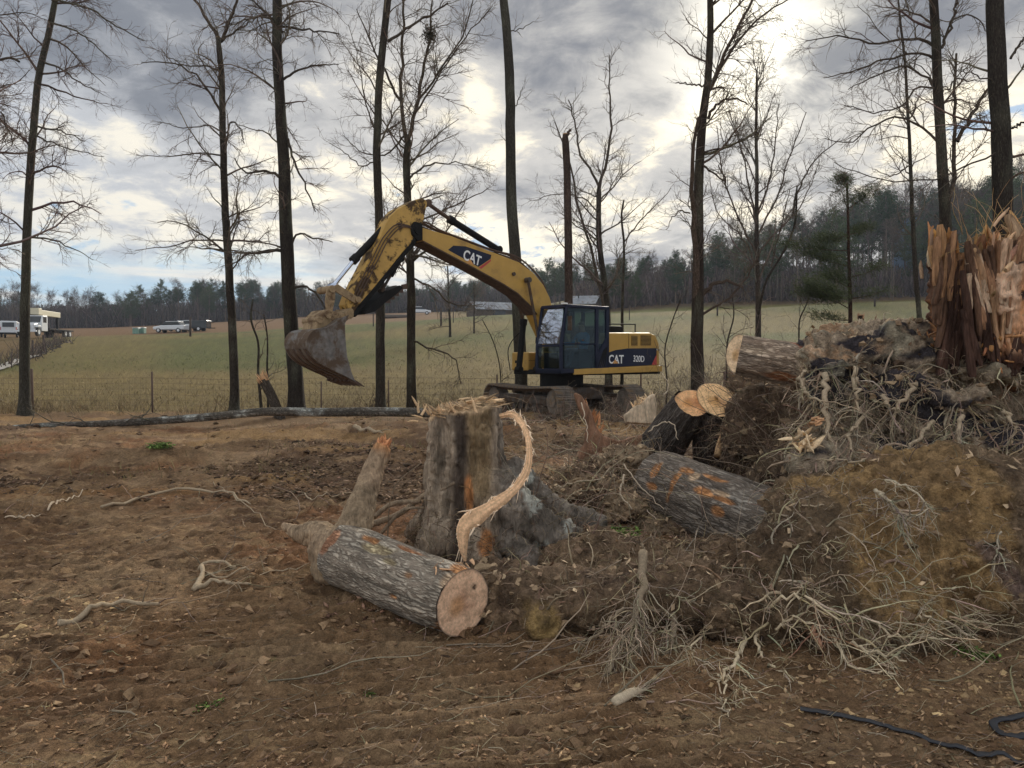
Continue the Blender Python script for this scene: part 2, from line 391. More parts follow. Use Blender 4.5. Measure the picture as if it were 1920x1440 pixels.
def fsample(g, V, F, n, wt=None):
    c = V[F].mean(1); e1 = V[F[:, 2]] - V[F[:, 0]]; e2 = V[F[:, 3]] - V[F[:, 1]]; nn = np.cross(e1, e2); a = np.linalg.norm(nn, axis=1); nn = nrm(nn)
    w_ = a if wt is None else a * wt(c, nn)
    i = g.choice(len(c), n, p=w_ / w_.sum()); return c[i], nn[i]
def strands(b, g, P0, D0, L, r0, N=6, curl=.25, bias=(0, 0, -.05), k=3, col=(.3, .25, .18), cv=.25, tip=.3):
    P = walk(g, P0, D0, L, N, curl, bias); r0 = np.asarray(r0) * np.ones(len(P))
    Rr = r0[:, None] * np.linspace(1, tip, N)[None]; V, F, U = tubes(P, Rr, k)
    c = np.asarray(col, float) * (1 + cv * g.normal(size=(len(P), 1))).clip(.3, 2) * (1 + .06 * g.normal(size=(len(P), 3)))
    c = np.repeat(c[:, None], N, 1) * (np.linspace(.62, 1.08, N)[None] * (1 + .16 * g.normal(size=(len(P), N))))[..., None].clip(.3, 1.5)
    b.add(V, F, np.repeat(c.reshape(-1, 3), k, 0), U); return P, Rr
def splinters(b, g, P0, D0, L, wd_, th, N=4, curl=.1, bias=(0, 0, 0), col=(.45, .25, .1), cv=.2):   # tapering flat slivers of wood
    P = walk(g, P0, D0, L, N, curl, bias); M = len(P); T = nrm(np.gradient(P, axis=1)); r = nrm(g.normal(size=(M, 3)))
    A = nrm(np.cross(T, r[:, None])); B = np.cross(T, A); s = np.array([1, .95, .7, .08]) if N == 4 else np.array([.8, 1, .95, 1.05, .8, .25])
    wv = (np.asarray(wd_) * np.ones(M))[:, None, None] * s[None, :, None] * .5; tv = (np.asarray(th) * np.ones(M))[:, None, None] * s[None, :, None] * .5
    V = np.stack([P + A * wv + B * tv, P - A * wv + B * tv, P - A * wv - B * tv, P + A * wv - B * tv], 2)
    idx = np.arange(M * N * 4).reshape(M, N, 4); a = idx[:, :-1]; c_ = idx[:, 1:]
    F = np.stack([a, np.roll(a, -1, 2), np.roll(c_, -1, 2), c_], -1).reshape(-1, 4)
    c = np.asarray(col, float) * (1 + cv * g.normal(size=(M, 1))).clip(.4, 1.8)
    b.add(V.reshape(-1, 3), F, np.repeat(c, N * 4, 0)); return P
# ============================================================ ground
g = np.random.default_rng(5)
def ground_cols(x, y, z):
    n = x.size
    a = fb2(x, y, .5, 4, 101); b = fb2(x, y, 2.2, 4, 111); c = fb2(x, y, 9, 4, 121); st = fb2(x * .5, y * 2.2, 5, 4, 131)
    rough = rmask(x, y)
    dirt = lerp(np.array([.155, .105, .064])[None], np.array([.205, .150, .098])[None], ss(b, -.3, .4))
    dirt = lerp(dirt, np.array([.082, .050, .031])[None], ss(a + .5 * c, -.05, .45) * (.35 + .55 * rough))
    dirt = lerp(dirt, np.array([.16, .080, .040])[None], ss(fb2(x, y, .8, 3, 141), .05, .4) * .6 * rough)
    dirt = lerp(dirt, np.array([.30, .225, .14])[None], ss(st, .28, .5) * .55)
    dirt = lerp(dirt, np.array([.055, .036, .024])[None], ss(-st + .3 * c, .22, .5) * .5 * rough)
    # straw and dead grass towards the fence line
    edge = ss(y + 1.5 * b, 17.5, 22) ; dirt = lerp(dirt, np.array([.125, .09, .055])[None] * (1 + .6 * c[:, None]), edge * .6)
    dirt = lerp(dirt, np.array([.055, .036, .026])[None], ss(fb2(x * .6, y, .55, 4, 171), .0, .3) * ss(y, 8, 11) * .75); dirt = lerp(dirt, np.array([.23, .155, .075])[None], ss(fb2(x * .5, y, .9, 4, 175), .12, .35) * ss(y, 8, 11) * .6)
    ck = clump(x * .8, y, 5.5, 401)[1] * (1 - ss(y, 14, 20)); dirt = dirt * (1 + .16 * ck[:, None])
    gr = ss(y + 6 * fb2(x, y, .06, 3, 151) + 3 * b, 40, 47)
    tan = np.array([.20, .165, .095])[None] * (1 + .28 * b + .18 * c)[:, None]
    gm = ss(fb2(x * .6, y, .10, 4, 161), -.28, .30)
    t = x / np.maximum(y, 1)
    gm = gm * (1 - .75 * ss(-t, .42, .5) * (1 - ss(-t, .62, .66)))
    green = lerp(np.array([.175, .150, .078])[None], np.array([.100, .118, .048])[None], gm * .95) * (1 + .22 * b + .2 * c)[:, None]
    green = lerp(green, np.array([.15, .165, .07])[None], ss(t, -.02, .0) * ss(y, 86, 90) * .7)
    fld = lerp(tan, green, gr)
    fld = lerp(fld, np.array([.17, .105, .07])[None], ss(y, 92, 105) * (1 - ss(t, -.12, -.03)))
    litter = np.array([.085, .058, .045])[None] * (1 + .4 * b)[:, None]
    wood = np.maximum(ss(y, 205, 215), ss(y, 104, 110) * ss(t, .02, .12))
    fld = lerp(fld, litter, wood)
    fld = lerp(fld, np.array([.15, .10, .06])[None], ss(-t, .6, .62) * ss(y, 45, 60) * .8)
    return np.clip(lerp(dirt * np.array([[1.17, 1.07, .95]]), fld * np.array([[.66, .60, .40]]), ss(y + .8 * b, 23, 25.5)), 0, .6)
vv = np.linspace(1.7 / 2.75, 1.7 / 36, 385); ys = 1.7 / vv
ys = np.concatenate([-np.geomspace(.8, 60, 12)[::-1], np.linspace(-.4, 2.6, 14), ys, np.geomspace(36.5, 900, 80)])
tt = np.concatenate([[-6, -3, -2], np.linspace(-1.35, -.735, 24), np.linspace(-.73, .73, 540), np.linspace(.735, 1.35, 24), [2, 3, 6]])
wy = np.maximum(ys + 1.2, 4.0)
GX = tt[None, :] * wy[:, None]; GY = np.broadcast_to(ys[:, None], GX.shape)
gx, gy = GX.ravel(), GY.ravel(); gzv = gz(gx, gy)
idx = np.arange(gx.size).reshape(GX.shape)
F = np.stack([idx[:-1, :-1], idx[:-1, 1:], idx[1:, 1:], idx[1:, :-1]], -1).reshape(-1, 4)
MG = vcmat('ground', 26, .55, 1.42, 95, .9, .05)
gme = npmesh('ground', np.stack([gx, gy, gzv], 1), F, ground_cols(gx, gy, gzv))
tag(link('ground', gme, MG), kind='structure')

# ------------------------------------------------------------ litter on the ground
def scatter(n, x0, x1, y0, y1, seed, mask=None, persp=True):
    r = np.random.default_rng(seed)
    if persp:
        v_ = r.uniform(1.7 / y1, 1.7 / y0, n); y = 1.7 / v_; t = r.uniform(x0, x1, n); x = t * y
    else: x = r.uniform(x0, x1, n); y = r.uniform(y0, y1, n)
    if mask is not None:
        k = mask(x, y) > r.random(n); x, y = x[k], y[k]
    return r, x, y, gz(x, y)
ICO = None
def ico():
    global ICO
    if ICO is None:
        import bmesh
        bm = bmesh.new(); bmesh.ops.create_icosphere(bm, subdivisions=1, radius=1)
        ICO = (np.array([v_.co[:] for v_ in bm.verts]), np.array([[q.index for q in f.verts] for f in bm.faces])); bm.free()
    return ICO
def lumps(b, r, P, size, col, flat=.6, cv=.25, el=1.):
    V0, F0 = ico(); M = len(P); k = len(V0); size = np.minimum(size, .022 + .0035 * np.maximum(P[:, 1], 0))
    S = size[:, None, None] * (1 + .35 * r.normal(size=(M, k, 1))).clip(.4, 1.7); sc = np.stack([np.ones(M) * el, r.uniform(.6, 1, M), flat * r.uniform(.5, 1.2, M)], 1)
    V = V0[None] * sc[:, None] * S * (1 + .22 * r.normal(size=(M, k, 3))); P = P - np.array([0, 0, 1.]) * size[:, None] * .25; a = r.random(M) * 6.28; ca, sa = np.cos(a)[:, None], np.sin(a)[:, None]
    V = np.stack([V[..., 0] * ca - V[..., 1] * sa, V[..., 0] * sa + V[..., 1] * ca, V[..., 2]], -1) + P[:, None]
    F_ = (F0[None] + (np.arange(M) * k)[:, None, None]).reshape(-1, 3)
    c = np.asarray(col, float) * (1 + cv * r.normal(size=(M, 1))).clip(.4, 1.9)
    b.add(V.reshape(-1, 3), F_, np.repeat(c, k, 0))
def flakes(b, r, P, L, Wd, col, tilt=.35, cv=.25, h=.003):   # bent leaf or chip, thin solid of six faces
    M = len(P); a = r.random(M) * 6.28; T = np.stack([np.cos(a), np.sin(a), tilt * r.normal(size=M)], 1); T = nrm(T)
    S = nrm(np.stack([-np.sin(a), np.cos(a), tilt * r.normal(size=M)], 1)); N_ = np.cross(T, S); N_[:, 2] = np.abs(N_[:, 2])
    c = P + N_ * (h * 2)
    V = np.stack([c - T * L[:, None] * .5, c - S * Wd[:, None] * .5 + N_ * h, c + T * L[:, None] * .5 + N_ * h * 2, c + S * Wd[:, None] * .5, c + N_ * (L[:, None] * .12)], 1)
    F0 = np.array([[0, 1, 4], [1, 2, 4], [2, 3, 4], [3, 0, 4], [0, 3, 2], [0, 2, 1]])
    F_ = (F0[None] + (np.arange(M) * 5)[:, None, None]).reshape(-1, 3)
    cc = np.asarray(col, float) * (1 + cv * r.normal(size=(M, 1))).clip(.4, 1.9)
    b.add(V.reshape(-1, 3), F_, np.repeat(cc, 5, 0))
MO = vcmat('organic', 60, .75, 1.25, 160, .4, .004)
# soil clods
b = NB(); r, x, y, z = scatter(10500, -.72, .72, 2.6, 20, 11, lambda x, y: .25 + .75 * rmask(x, y))
lumps(b, r, np.stack([x, y, z], 1), r.gamma(1.6, .0075, len(x)) * (1 + y * .07), lerp(np.array([.09, .055, .033]), np.array([.20, .135, .08]), r.random(len(x)) ** 1.3), el=1.5); 
for cx_, cy_, s_, n_ in ((2.55, 3.9, .75, 900), (3.3, 4.4, .6, 600), (-3.1, 4.9, .5, 500), (1.6, 3.2, 1.2, 500)):
    r = np.random.default_rng(n_); x = cx_ + s_ * r.normal(size=n_); y = cy_ + s_ * .45 * r.normal(size=n_); z = gz(x, y)
    lumps(b, r, np.stack([x, y, z], 1), r.gamma(1.7, .007, n_), lerp(np.array([.16, .10, .06]), np.array([.34, .245, .13]), r.random(n_) ** 1.3))
tag(b.build('soil_clods', MO, smooth=False), kind='stuff')
# leaves and chips of bark
b = NB(); r, x, y, z = scatter(6500, -.75, .75, 2.6, 24, 12)
n_ = len(x); flakes(b, r, np.stack([x, y, z], 1), r.uniform(.012, .042, n_) * (1 + y * .05), r.uniform(.006, .022, n_) * (1 + y * .05), lerp(np.array([.20, .12, .07]), np.array([.36, .25, .15]), r.random(n_) ** 2.5))
r, x, y, z = scatter(5000, -.25, .45, 4.6, 23, 13, lambda x, y: ss(y, 8, 14) * .8 + .2)
n_ = len(x); flakes(b, r, np.stack([x, y, z], 1), r.uniform(.03, .09, n_), r.uniform(.02, .05, n_), lerp(np.array([.12, .06, .04]), np.array([.27, .17, .12]), r.random(n_)))
r, x, y, z = scatter(6500, -.7, .12, 9, 23, 17, lambda x, y: ss(fb2(x * .6, y, .55, 4, 171), -.1, .3)); n_ = len(x)
lumps(b, r, np.stack([x, y, z + .01], 1), r.gamma(1.8, .022, n_), lerp(np.array([.045, .03, .02]), np.array([.17, .115, .07]), r.random(n_) ** 1.5)); flakes(b, r, np.stack([x, y, z + .03], 1), r.uniform(.04, .12, n_), r.uniform(.02, .05, n_), lerp(np.array([.07, .04, .03]), np.array([.26, .18, .12]), r.random(n_)))
tag(b.build('leaf_litter', MO), kind='stuff')
# straw, rootlets and twigs
b = NB(); r, x, y, z = scatter(6500, -.75, .75, 2.7, 22, 14)
n_ = len(x); a = r.normal(size=n_) * .8; P0 = np.stack([x, y, z + .004], 1); D0 = np.stack([np.cos(a), np.sin(a), .12 * r.normal(size=n_)], 1)
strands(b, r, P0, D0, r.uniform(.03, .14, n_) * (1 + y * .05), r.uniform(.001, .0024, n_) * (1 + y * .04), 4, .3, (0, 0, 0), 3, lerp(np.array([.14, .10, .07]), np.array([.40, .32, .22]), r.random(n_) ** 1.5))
r, x, y, z = scatter(95, -.75, .75, 3.6, 22, 15)
n_ = len(x); a = r.normal(size=n_) * .6; P0 = np.stack([x, y, z + .008], 1); D0 = np.stack([np.cos(a), np.sin(a), .1 * r.normal(size=n_)], 1)
P, Rr = strands(b, r, P0, D0, r.uniform(.3, 1.3, n_), r.uniform(.003, .008, n_), 8, .22, (0, 0, -.01), 4, (.26, .21, .15))
mi, t, p, T, rr = spawn(r, P, Rr, 3); strands(b, r, p, rperp(r, T, r.uniform(.5, 1, len(p))), r.uniform(.08, .35, len(p)), rr * .6, 5, .25, (0, 0, -.02), 3, (.24, .19, .14))
tag(b.build('straw_and_twigs', MO), kind='stuff')
# dead grass by the fence, and grass of the field's near edge
def blades(b, r, x, y, z, H, col, lean=.35, wdt=.006):
    M = len(x); a = r.random(M) * 6.28; w0 = wdt * (.6 + .8 * r.random(M)); d = np.stack([np.cos(a), np.sin(a), 0 * a], 1)
    l = np.stack([r.normal(size=M) * lean, r.normal(size=M) * lean, np.ones(M)], 1) * H[:, None]
    B_ = np.stack([x, y, z - .01], 1); bend = np.stack([r.normal(size=M), r.normal(size=M), -np.abs(r.normal(size=M))], 1) * H[:, None] * .25
    V = np.stack([B_ - d * w0[:, None], B_ + d * w0[:, None], B_ + l * .55 + d * w0[:, None] * .7, B_ + l * .55 - d * w0[:, None] * .7, B_ + l + bend], 1)
    i0 = (np.arange(M) * 5)[:, None]
    Q = i0 + np.array([[0, 1, 2, 3]]); T_ = i0 + np.array([[3, 2, 4]])
    c = np.asarray(col, float) * (1 + .2 * r.normal(size=(M, 1))).clip(.4, 1.7)
    b.add(V.reshape(-1, 3), [Q, T_], np.repeat(c, 5, 0))
b = NB(); r = np.random.default_rng(21); n_ = 42000; x = r.uniform(-21, 23, n_); y = 22.0 + r.gamma(2.2, 1.7, n_)
k = (ss(fb2(x, y, .5, 3, 301), -.35, .4) * (1 - .75 * np.exp(-((x - 1.4) / 3) ** 2 - ((y - 22) / 2) ** 2))) > r.random(n_); x, y = x[k], y[k]; z = gz(x, y); n_ = len(x)
blades(b, r, x, y, z, r.gamma(3, .075, n_) * (.6 + .7 * ss(fb2(x, y, .8, 2, 311), -.2, .5)), lerp(np.array([.13, .10, .06]), np.array([.30, .235, .14]), r.random(n_)), .4, .007)
r, x, y, z = scatter(3500, -.75, -.05, 10.5, 22, 22, lambda x, y: ss(fb2(x, y, .6, 3, 321), .1, .4)); n_ = len(x)
blades(b, r, x, y, z, r.gamma(3, .035, n_), lerp(np.array([.12, .10, .05]), np.array([.22, .19, .09]), r.random(n_)), .5, .004)
tag(b.build('dead_grass', MO), kind='stuff')
b = NB(); r = np.random.default_rng(23); n_ = 20000; v_ = r.uniform(1 / 60, 1 / 27, n_); y = 1 / v_; x = r.uniform(-.8, .8, n_) * y; z = gz(x, y)
gr_ = ss(y + 6 * fb2(x, y, .06, 3, 151), 40, 47); blades(b, r, x, y, z, r.gamma(3, .035, n_), lerp(lerp(np.array([.15, .12, .07]), np.array([.25, .205, .12]), r.random(n_)), np.array([.10, .12, .05]), gr_ * .9), .5, .012)
tag(b.build('pasture_grass', MO), kind='stuff')
# small green weeds
def weed(px, py, label, s=1., nl=14, cat='weed'):
    p = GP(px, py); r = np.random.default_rng(int(px)); b = NB(); n_ = nl * 4
    a = r.random(n_) * 6.28; rad = r.random(n_) * .07 * s
    flakes(b, r, np.stack([p[0] + np.cos(a) * rad, p[1] + np.sin(a) * rad * 1.2, p[2] + r.random(n_) * .025 * s], 1), r.uniform(.015, .035, n_) * s, r.uniform(.01, .02, n_) * s, lerp(np.array([.07, .11, .03]), np.array([.15, .22, .06]), r.random(n_)), .5)
    blades(b, r, p[0] + np.cos(a) * rad, p[1] + np.sin(a) * rad, np.full(n_, p[2]), r.uniform(.01, .04, n_) * s, (.12, .19, .05), .5, .0015)
    o = empty('weed', p, label, cat); b.build('leaf', MO, o, p)['kind'] = 'stuff'
weed(412, 1322, 'bright green weed in the tracked soil, lowest and largest of the weeds at left', 1.0)
weed(378, 1330, 'low dark green weed just left of the bright green weed', .7)
weed(1165, 1015, 'patch of green weeds on the mound right of the tall stump', 3.0, 40)
weed(695, 1305, 'tiny green sprout below the fallen log', .5)
weed(1830, 1235, 'green weed growing under the yellow clay root ball', 1.6, 30)
weed(510, 1240, 'pale green leaf cluster on the bare soil left of the log', .4)
weed(300, 840, 'green tuft of grass on the bank beyond the bare soil', 3.0, 40)
# ============================================================ far woods
MB_ = vcmat('bark', 8, .6, 1.35, 60, .8, .01, stretch=(1, 1, .25))
MN = vcmat('needles', 3, .6, 1.4, 30, .2, .01, spec=.05)
def pine_mesh(seed, H=16, crown=.45, dense=1., col=(.024, .042, .020)):
    r = np.random.default_rng(seed); tr = NB()
    tp = np.stack([.25 * np.sin(np.linspace(0, 2, 8) + seed), .15 * np.cos(np.linspace(0, 2, 8)), np.linspace(-.5, H, 8)], 1)
    V, F_, U = tubes(tp[None], (np.linspace(.19, .04, 8))[None], 6); tr.add(V, F_, (.10, .075, .06), U)
    cb = NB(); n = int(54 * dense); h = H * (1 - crown * r.random(n) ** .8); az = r.random(n) * 6.28
    L = (.6 + 2.6 * np.sin(np.clip((H - h) / (H * crown), .04, 1) * 2.2)) * r.uniform(.55, 1.15, n)
    P0 = np.stack([0 * h, 0 * h, h], 1); D = np.stack([np.cos(az), np.sin(az), r.uniform(-.1, .5, n)], 1)
    P, Rr = strands(tr, r, P0, D, L, .04, 5, .12, (0, 0, .05), 3, (.09, .07, .055))
    m = int(20); mi, t, p, T, rr = spawn(r, P, Rr, m, .35, 1.05)
    p = p + r.normal(size=p.shape) * .22; M = len(p); q = int(5)
    c = np.repeat(p, q, 0) + r.normal(size=(M * q, 3)) * np.array([.13, .13, .09]); d1 = nrm(r.normal(size=c.shape)); d2 = nrm(np.cross(d1, r.normal(size=c.shape)))
    s1 = r.uniform(.12, .27, len(c))[:, None]; V = np.stack([c - d1 * s1, c + d2 * s1 * .35, c + d1 * s1], 1).reshape(-1, 3); F_ = np.arange(len(V)).reshape(-1, 3)
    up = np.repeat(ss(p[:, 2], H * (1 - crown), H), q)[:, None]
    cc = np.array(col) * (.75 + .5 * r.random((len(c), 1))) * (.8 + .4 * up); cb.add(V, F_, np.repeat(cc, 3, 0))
    return tr, cb
def bare_mesh(seed, H=13, spread=.5, n1=20, n2=8, n3=5, col=(.085, .068, .058), rt=.14, fork=False, h0=.35, r3=.014):
    r = np.random.default_rng(seed); tr = NB(); tw = NB()
    z = np.linspace(-.4, H, 9); tp = np.stack([.02 * H * fb2(z, z * 0 + seed, .3, 2, seed), .02 * H * fb2(z, z * 0 - seed, .3, 2, seed + 5), z], 1)
    rt_ = np.linspace(1, .12, 9) * rt; V, F_, U = tubes(tp[None], rt_[None], 6); tr.add(V, F_, col, U)
    mi, t, p, T, rr = spawn(r, tp[None], rt_[None], n1, h0, .98); D = rperp(r, T, r.uniform(.45, 1.1, len(p)))
    P, Rr = strands(tw, r, p, D, H * spread * r.uniform(.35, .7, len(p)) * (1.15 - .75 * t), rr * .5 + .01, 7, .14, (0, 0, .07), 3, col)
    mi, t, p, T, rr = spawn(r, P, Rr, n2, .2, 1.); P2, R2 = strands(tw, r, p, rperp(r, T, r.uniform(.4, .9, len(p))), H * .09 * r.uniform(.6, 1.5, len(p)), np.maximum(rr * .6, r3), 4, .15, (0, 0, .06), 3, col)
    mi, t, p, T, rr = spawn(r, P2, R2, n3, .3, 1.); strands(tw, r, p, rperp(r, T, r.uniform(.4, .8, len(p))), H * .045 * r.uniform(.6, 1.5, len(p)), r3 * .8, 2, .15, (0, 0, .05), 3, col)
    return tr, tw
FP = []; rr0 = np.random.default_rng(77)
def kind(pair, label, cat, n):
    tr, cb = pair; o = empty(n, (0, 0, 0), label, cat); a = tr.build('trunk', MB_, o); c_ = cb.build('crown', MN if 'pine' in n else MB_, o)
    return o
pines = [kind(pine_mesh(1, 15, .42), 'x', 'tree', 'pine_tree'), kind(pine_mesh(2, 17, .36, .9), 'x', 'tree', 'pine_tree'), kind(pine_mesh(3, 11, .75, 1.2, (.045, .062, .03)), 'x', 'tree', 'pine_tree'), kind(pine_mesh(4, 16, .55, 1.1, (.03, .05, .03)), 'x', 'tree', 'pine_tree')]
bares = [kind(bare_mesh(11, 13), 'x', 'tree', 'bare_tree'), kind(bare_mesh(12, 14, .4, 24, col=(.10, .08, .065)), 'x', 'tree', 'bare_tree'), kind(bare_mesh(13, 11, .6, 22, col=(.08, .06, .055)), 'x', 'tree', 'bare_tree'), kind(bare_mesh(14, 15, .33, 20, h0=.5), 'x', 'tree', 'bare_tree')]
used = set()
LB = {('pine', 'L'): 'dark evergreen pine in the far tree line behind the left pasture', ('pine', 'C'): 'dark pine in the tree line seen behind the excavator arm', ('pine', 'R'): 'tall dark pine with a rounded crown on the wooded slope at right',
      ('bare', 'L'): 'leafless grey tree in the far tree line behind the left pasture', ('bare', 'C'): 'leafless grey tree in the tree line seen behind the excavator arm', ('bare', 'R'): 'tall leafless tree on the wooded slope at right'}
def put(src, x, y, s, rz, label, group):
    if id(src) not in used: o = src; used.add(id(src))
    else:
        o = src.copy(); COL.objects.link(o)
        for ch in src.children:
            c_ = ch.copy(); COL.objects.link(c_); c_.parent = o
    o.location = (x, y, g1(x, y) - .1); o.scale = (s, s, s * rr0.uniform(.92, 1.1)); o.rotation_euler = (0, 0, rz); o['label'] = label; o['group'] = group
    return o
def side(t): return 'L' if t < -.2 else ('C' if t < .1 else 'R')
GN = {'L': 'trees of the far tree line at left', 'C': 'trees of the tree line behind the excavator arm', 'R': 'trees on the wooded slope at right'}
def topy(px): return np.interp(px, [-300, 0, 150, 210, 330, 480, 600, 760, 900, 980, 1060, 1180, 1280, 1340, 1440, 1510, 1600, 1700, 1790, 1900, 2300], [535, 535, 545, 545, 530, 522, 528, 535, 520, 492, 490, 492, 470, 440, 415, 395, 368, 352, 330, 300, 300])
r = rr0
for i in range(290):          # left and centre: the far line
    px = r.uniform(-250, 1150); y = r.uniform(196, 236); x = (px - 960) / 1440 * y
    if px > 1020: y = r.uniform(140, 170); x = (px - 960) / 1440 * y
    s_ = side(x / y); zt = CAMZ + (675 - topy(px)) / 1440 * y; h = zt - g1(x, y); pine = r.random() < (.2 if px < 180 else .6)
    src = pines[r.integers(0, 4)] if pine else bares[r.integers(0, 4)]; H0 = {0: (15, 17, 11, 16), 1: (13, 14, 11, 15)}[0 if pine else 1][(pines if pine else bares).index(src)]
    s = h * r.uniform(.72, 1.02) / H0
    put(src, x, y, s, r.random() * 6.28, LB[('pine' if pine else 'bare', s_)], GN[s_] + (', pines' if pine else ', leafless'))
for i in range(265):          # the wooded slope at right
    y = r.uniform(106, 178); px = r.uniform(1120, 2250); x = (px - 960) / 1440 * y; t_ = (px - 1120) / 800
    zt = CAMZ + (675 - topy(px)) / 1440 * y; h = max(zt - g1(x, y), 7); pine = r.random() < .56
    src = pines[r.integers(0, 4)] if pine else bares[r.integers(0, 4)]; H0 = {0: (15, 17, 11, 16), 1: (13, 14, 11, 15)}[0 if pine else 1][(pines if pine else bares).index(src)]
    s = min(h * r.uniform(.62, 1.03), 24) / H0
    put(src, x, y, s, r.random() * 6.28, LB[('pine' if pine else 'bare', 'R')], GN['R'] + (', pines' if pine else ', leafless'))
# undergrowth: one grey-brown mass of stems
b = NB(); r = np.random.default_rng(31)
for (p0, p1, y0, y1, n, hh) in ((-250, 1120, 206, 238, 20000, 5.6), (1080, 2300, 112, 180, 15000, 3.4)):
    px = r.uniform(p0, p1, n); y = r.uniform(y0, y1, n); x = (px - 960) / 1440 * y; z = gz(x, y, False)
    strands(b, r, np.stack([x, y, z - .2], 1), np.stack([.25 * r.normal(size=n), .25 * r.normal(size=n), np.ones(n)], 1), hh * np.minimum(r.gamma(3, .33, n), 1.25), r.uniform(.06, .19, n), 2, .2, (0, 0, 0), 3, (.075, .06, .055), .25, .4)
tag(b.build('wood_undergrowth', MB_), kind='stuff')

# ------------------------------------------------------------ air
hz = bpy.data.materials.new('haze'); hz.use_nodes = True; t = NT(hz.node_tree)
pvn = t.node('ShaderNodeVolumePrincipled', i_Color=(.72, .82, 1, 1), i_Density=.0003, i_Anisotropy=.3); oo = t.node('ShaderNodeOutputMaterial'); t.t.links.new(pvn.outputs[0], oo.inputs['Volume'])
hv, hf = [(x, y, z) for z in (-3, 62) for x, y in ((-1500, -70), (1500, -70), (1500, 880), (-1500, 880))], [(3, 2, 1, 0), (4, 5, 6, 7), (0, 1, 5, 4), (1, 2, 6, 5), (2, 3, 7, 6), (3, 0, 4, 7)]
hme = bpy.data.meshes.new('haze'); hme.from_pydata(hv, [], hf); tag(link('haze', hme, hz), kind='stuff')
# ============================================================ bare trees along the fence line
MBK = vcmat('trunk_bark', 7, .55, 1.4, 26, .9, .03, uv=True, stretch=(3.2, .8, 1), furrow=9)
MTW = vcmat('twig_bark', 5, .75, 1.25, 40, .2, .005)
def trunk(b, P, rad, col, g, k=14, seed=0, lich=None):
    N = len(P); V, Fs, U = tubes(P[None], rad[None], k, False); V = V.reshape(N, k, 3)
    C = P[:, None]; d = V - C; nz = 1 + .09 * fb3(V.reshape(-1, 3), 2.2, 3, seed, st=(3, 3, .8)).reshape(N, k, 1); V = C + d * nz
    base = np.array(col) * .5; f = fb3(V.reshape(-1, 3), 1.6, 4, seed + 3, st=(1.5, 1.5, .5))[:, None]
    c = base * (1 + .35 * f)
    if lich is not None: c = lerp(c, np.array(lich)[None], .45 * ss(fb3(V.reshape(-1, 3), 4, 3, seed + 9), .0, .4))
    b.add(V.reshape(-1, 3), Fs, c, U)
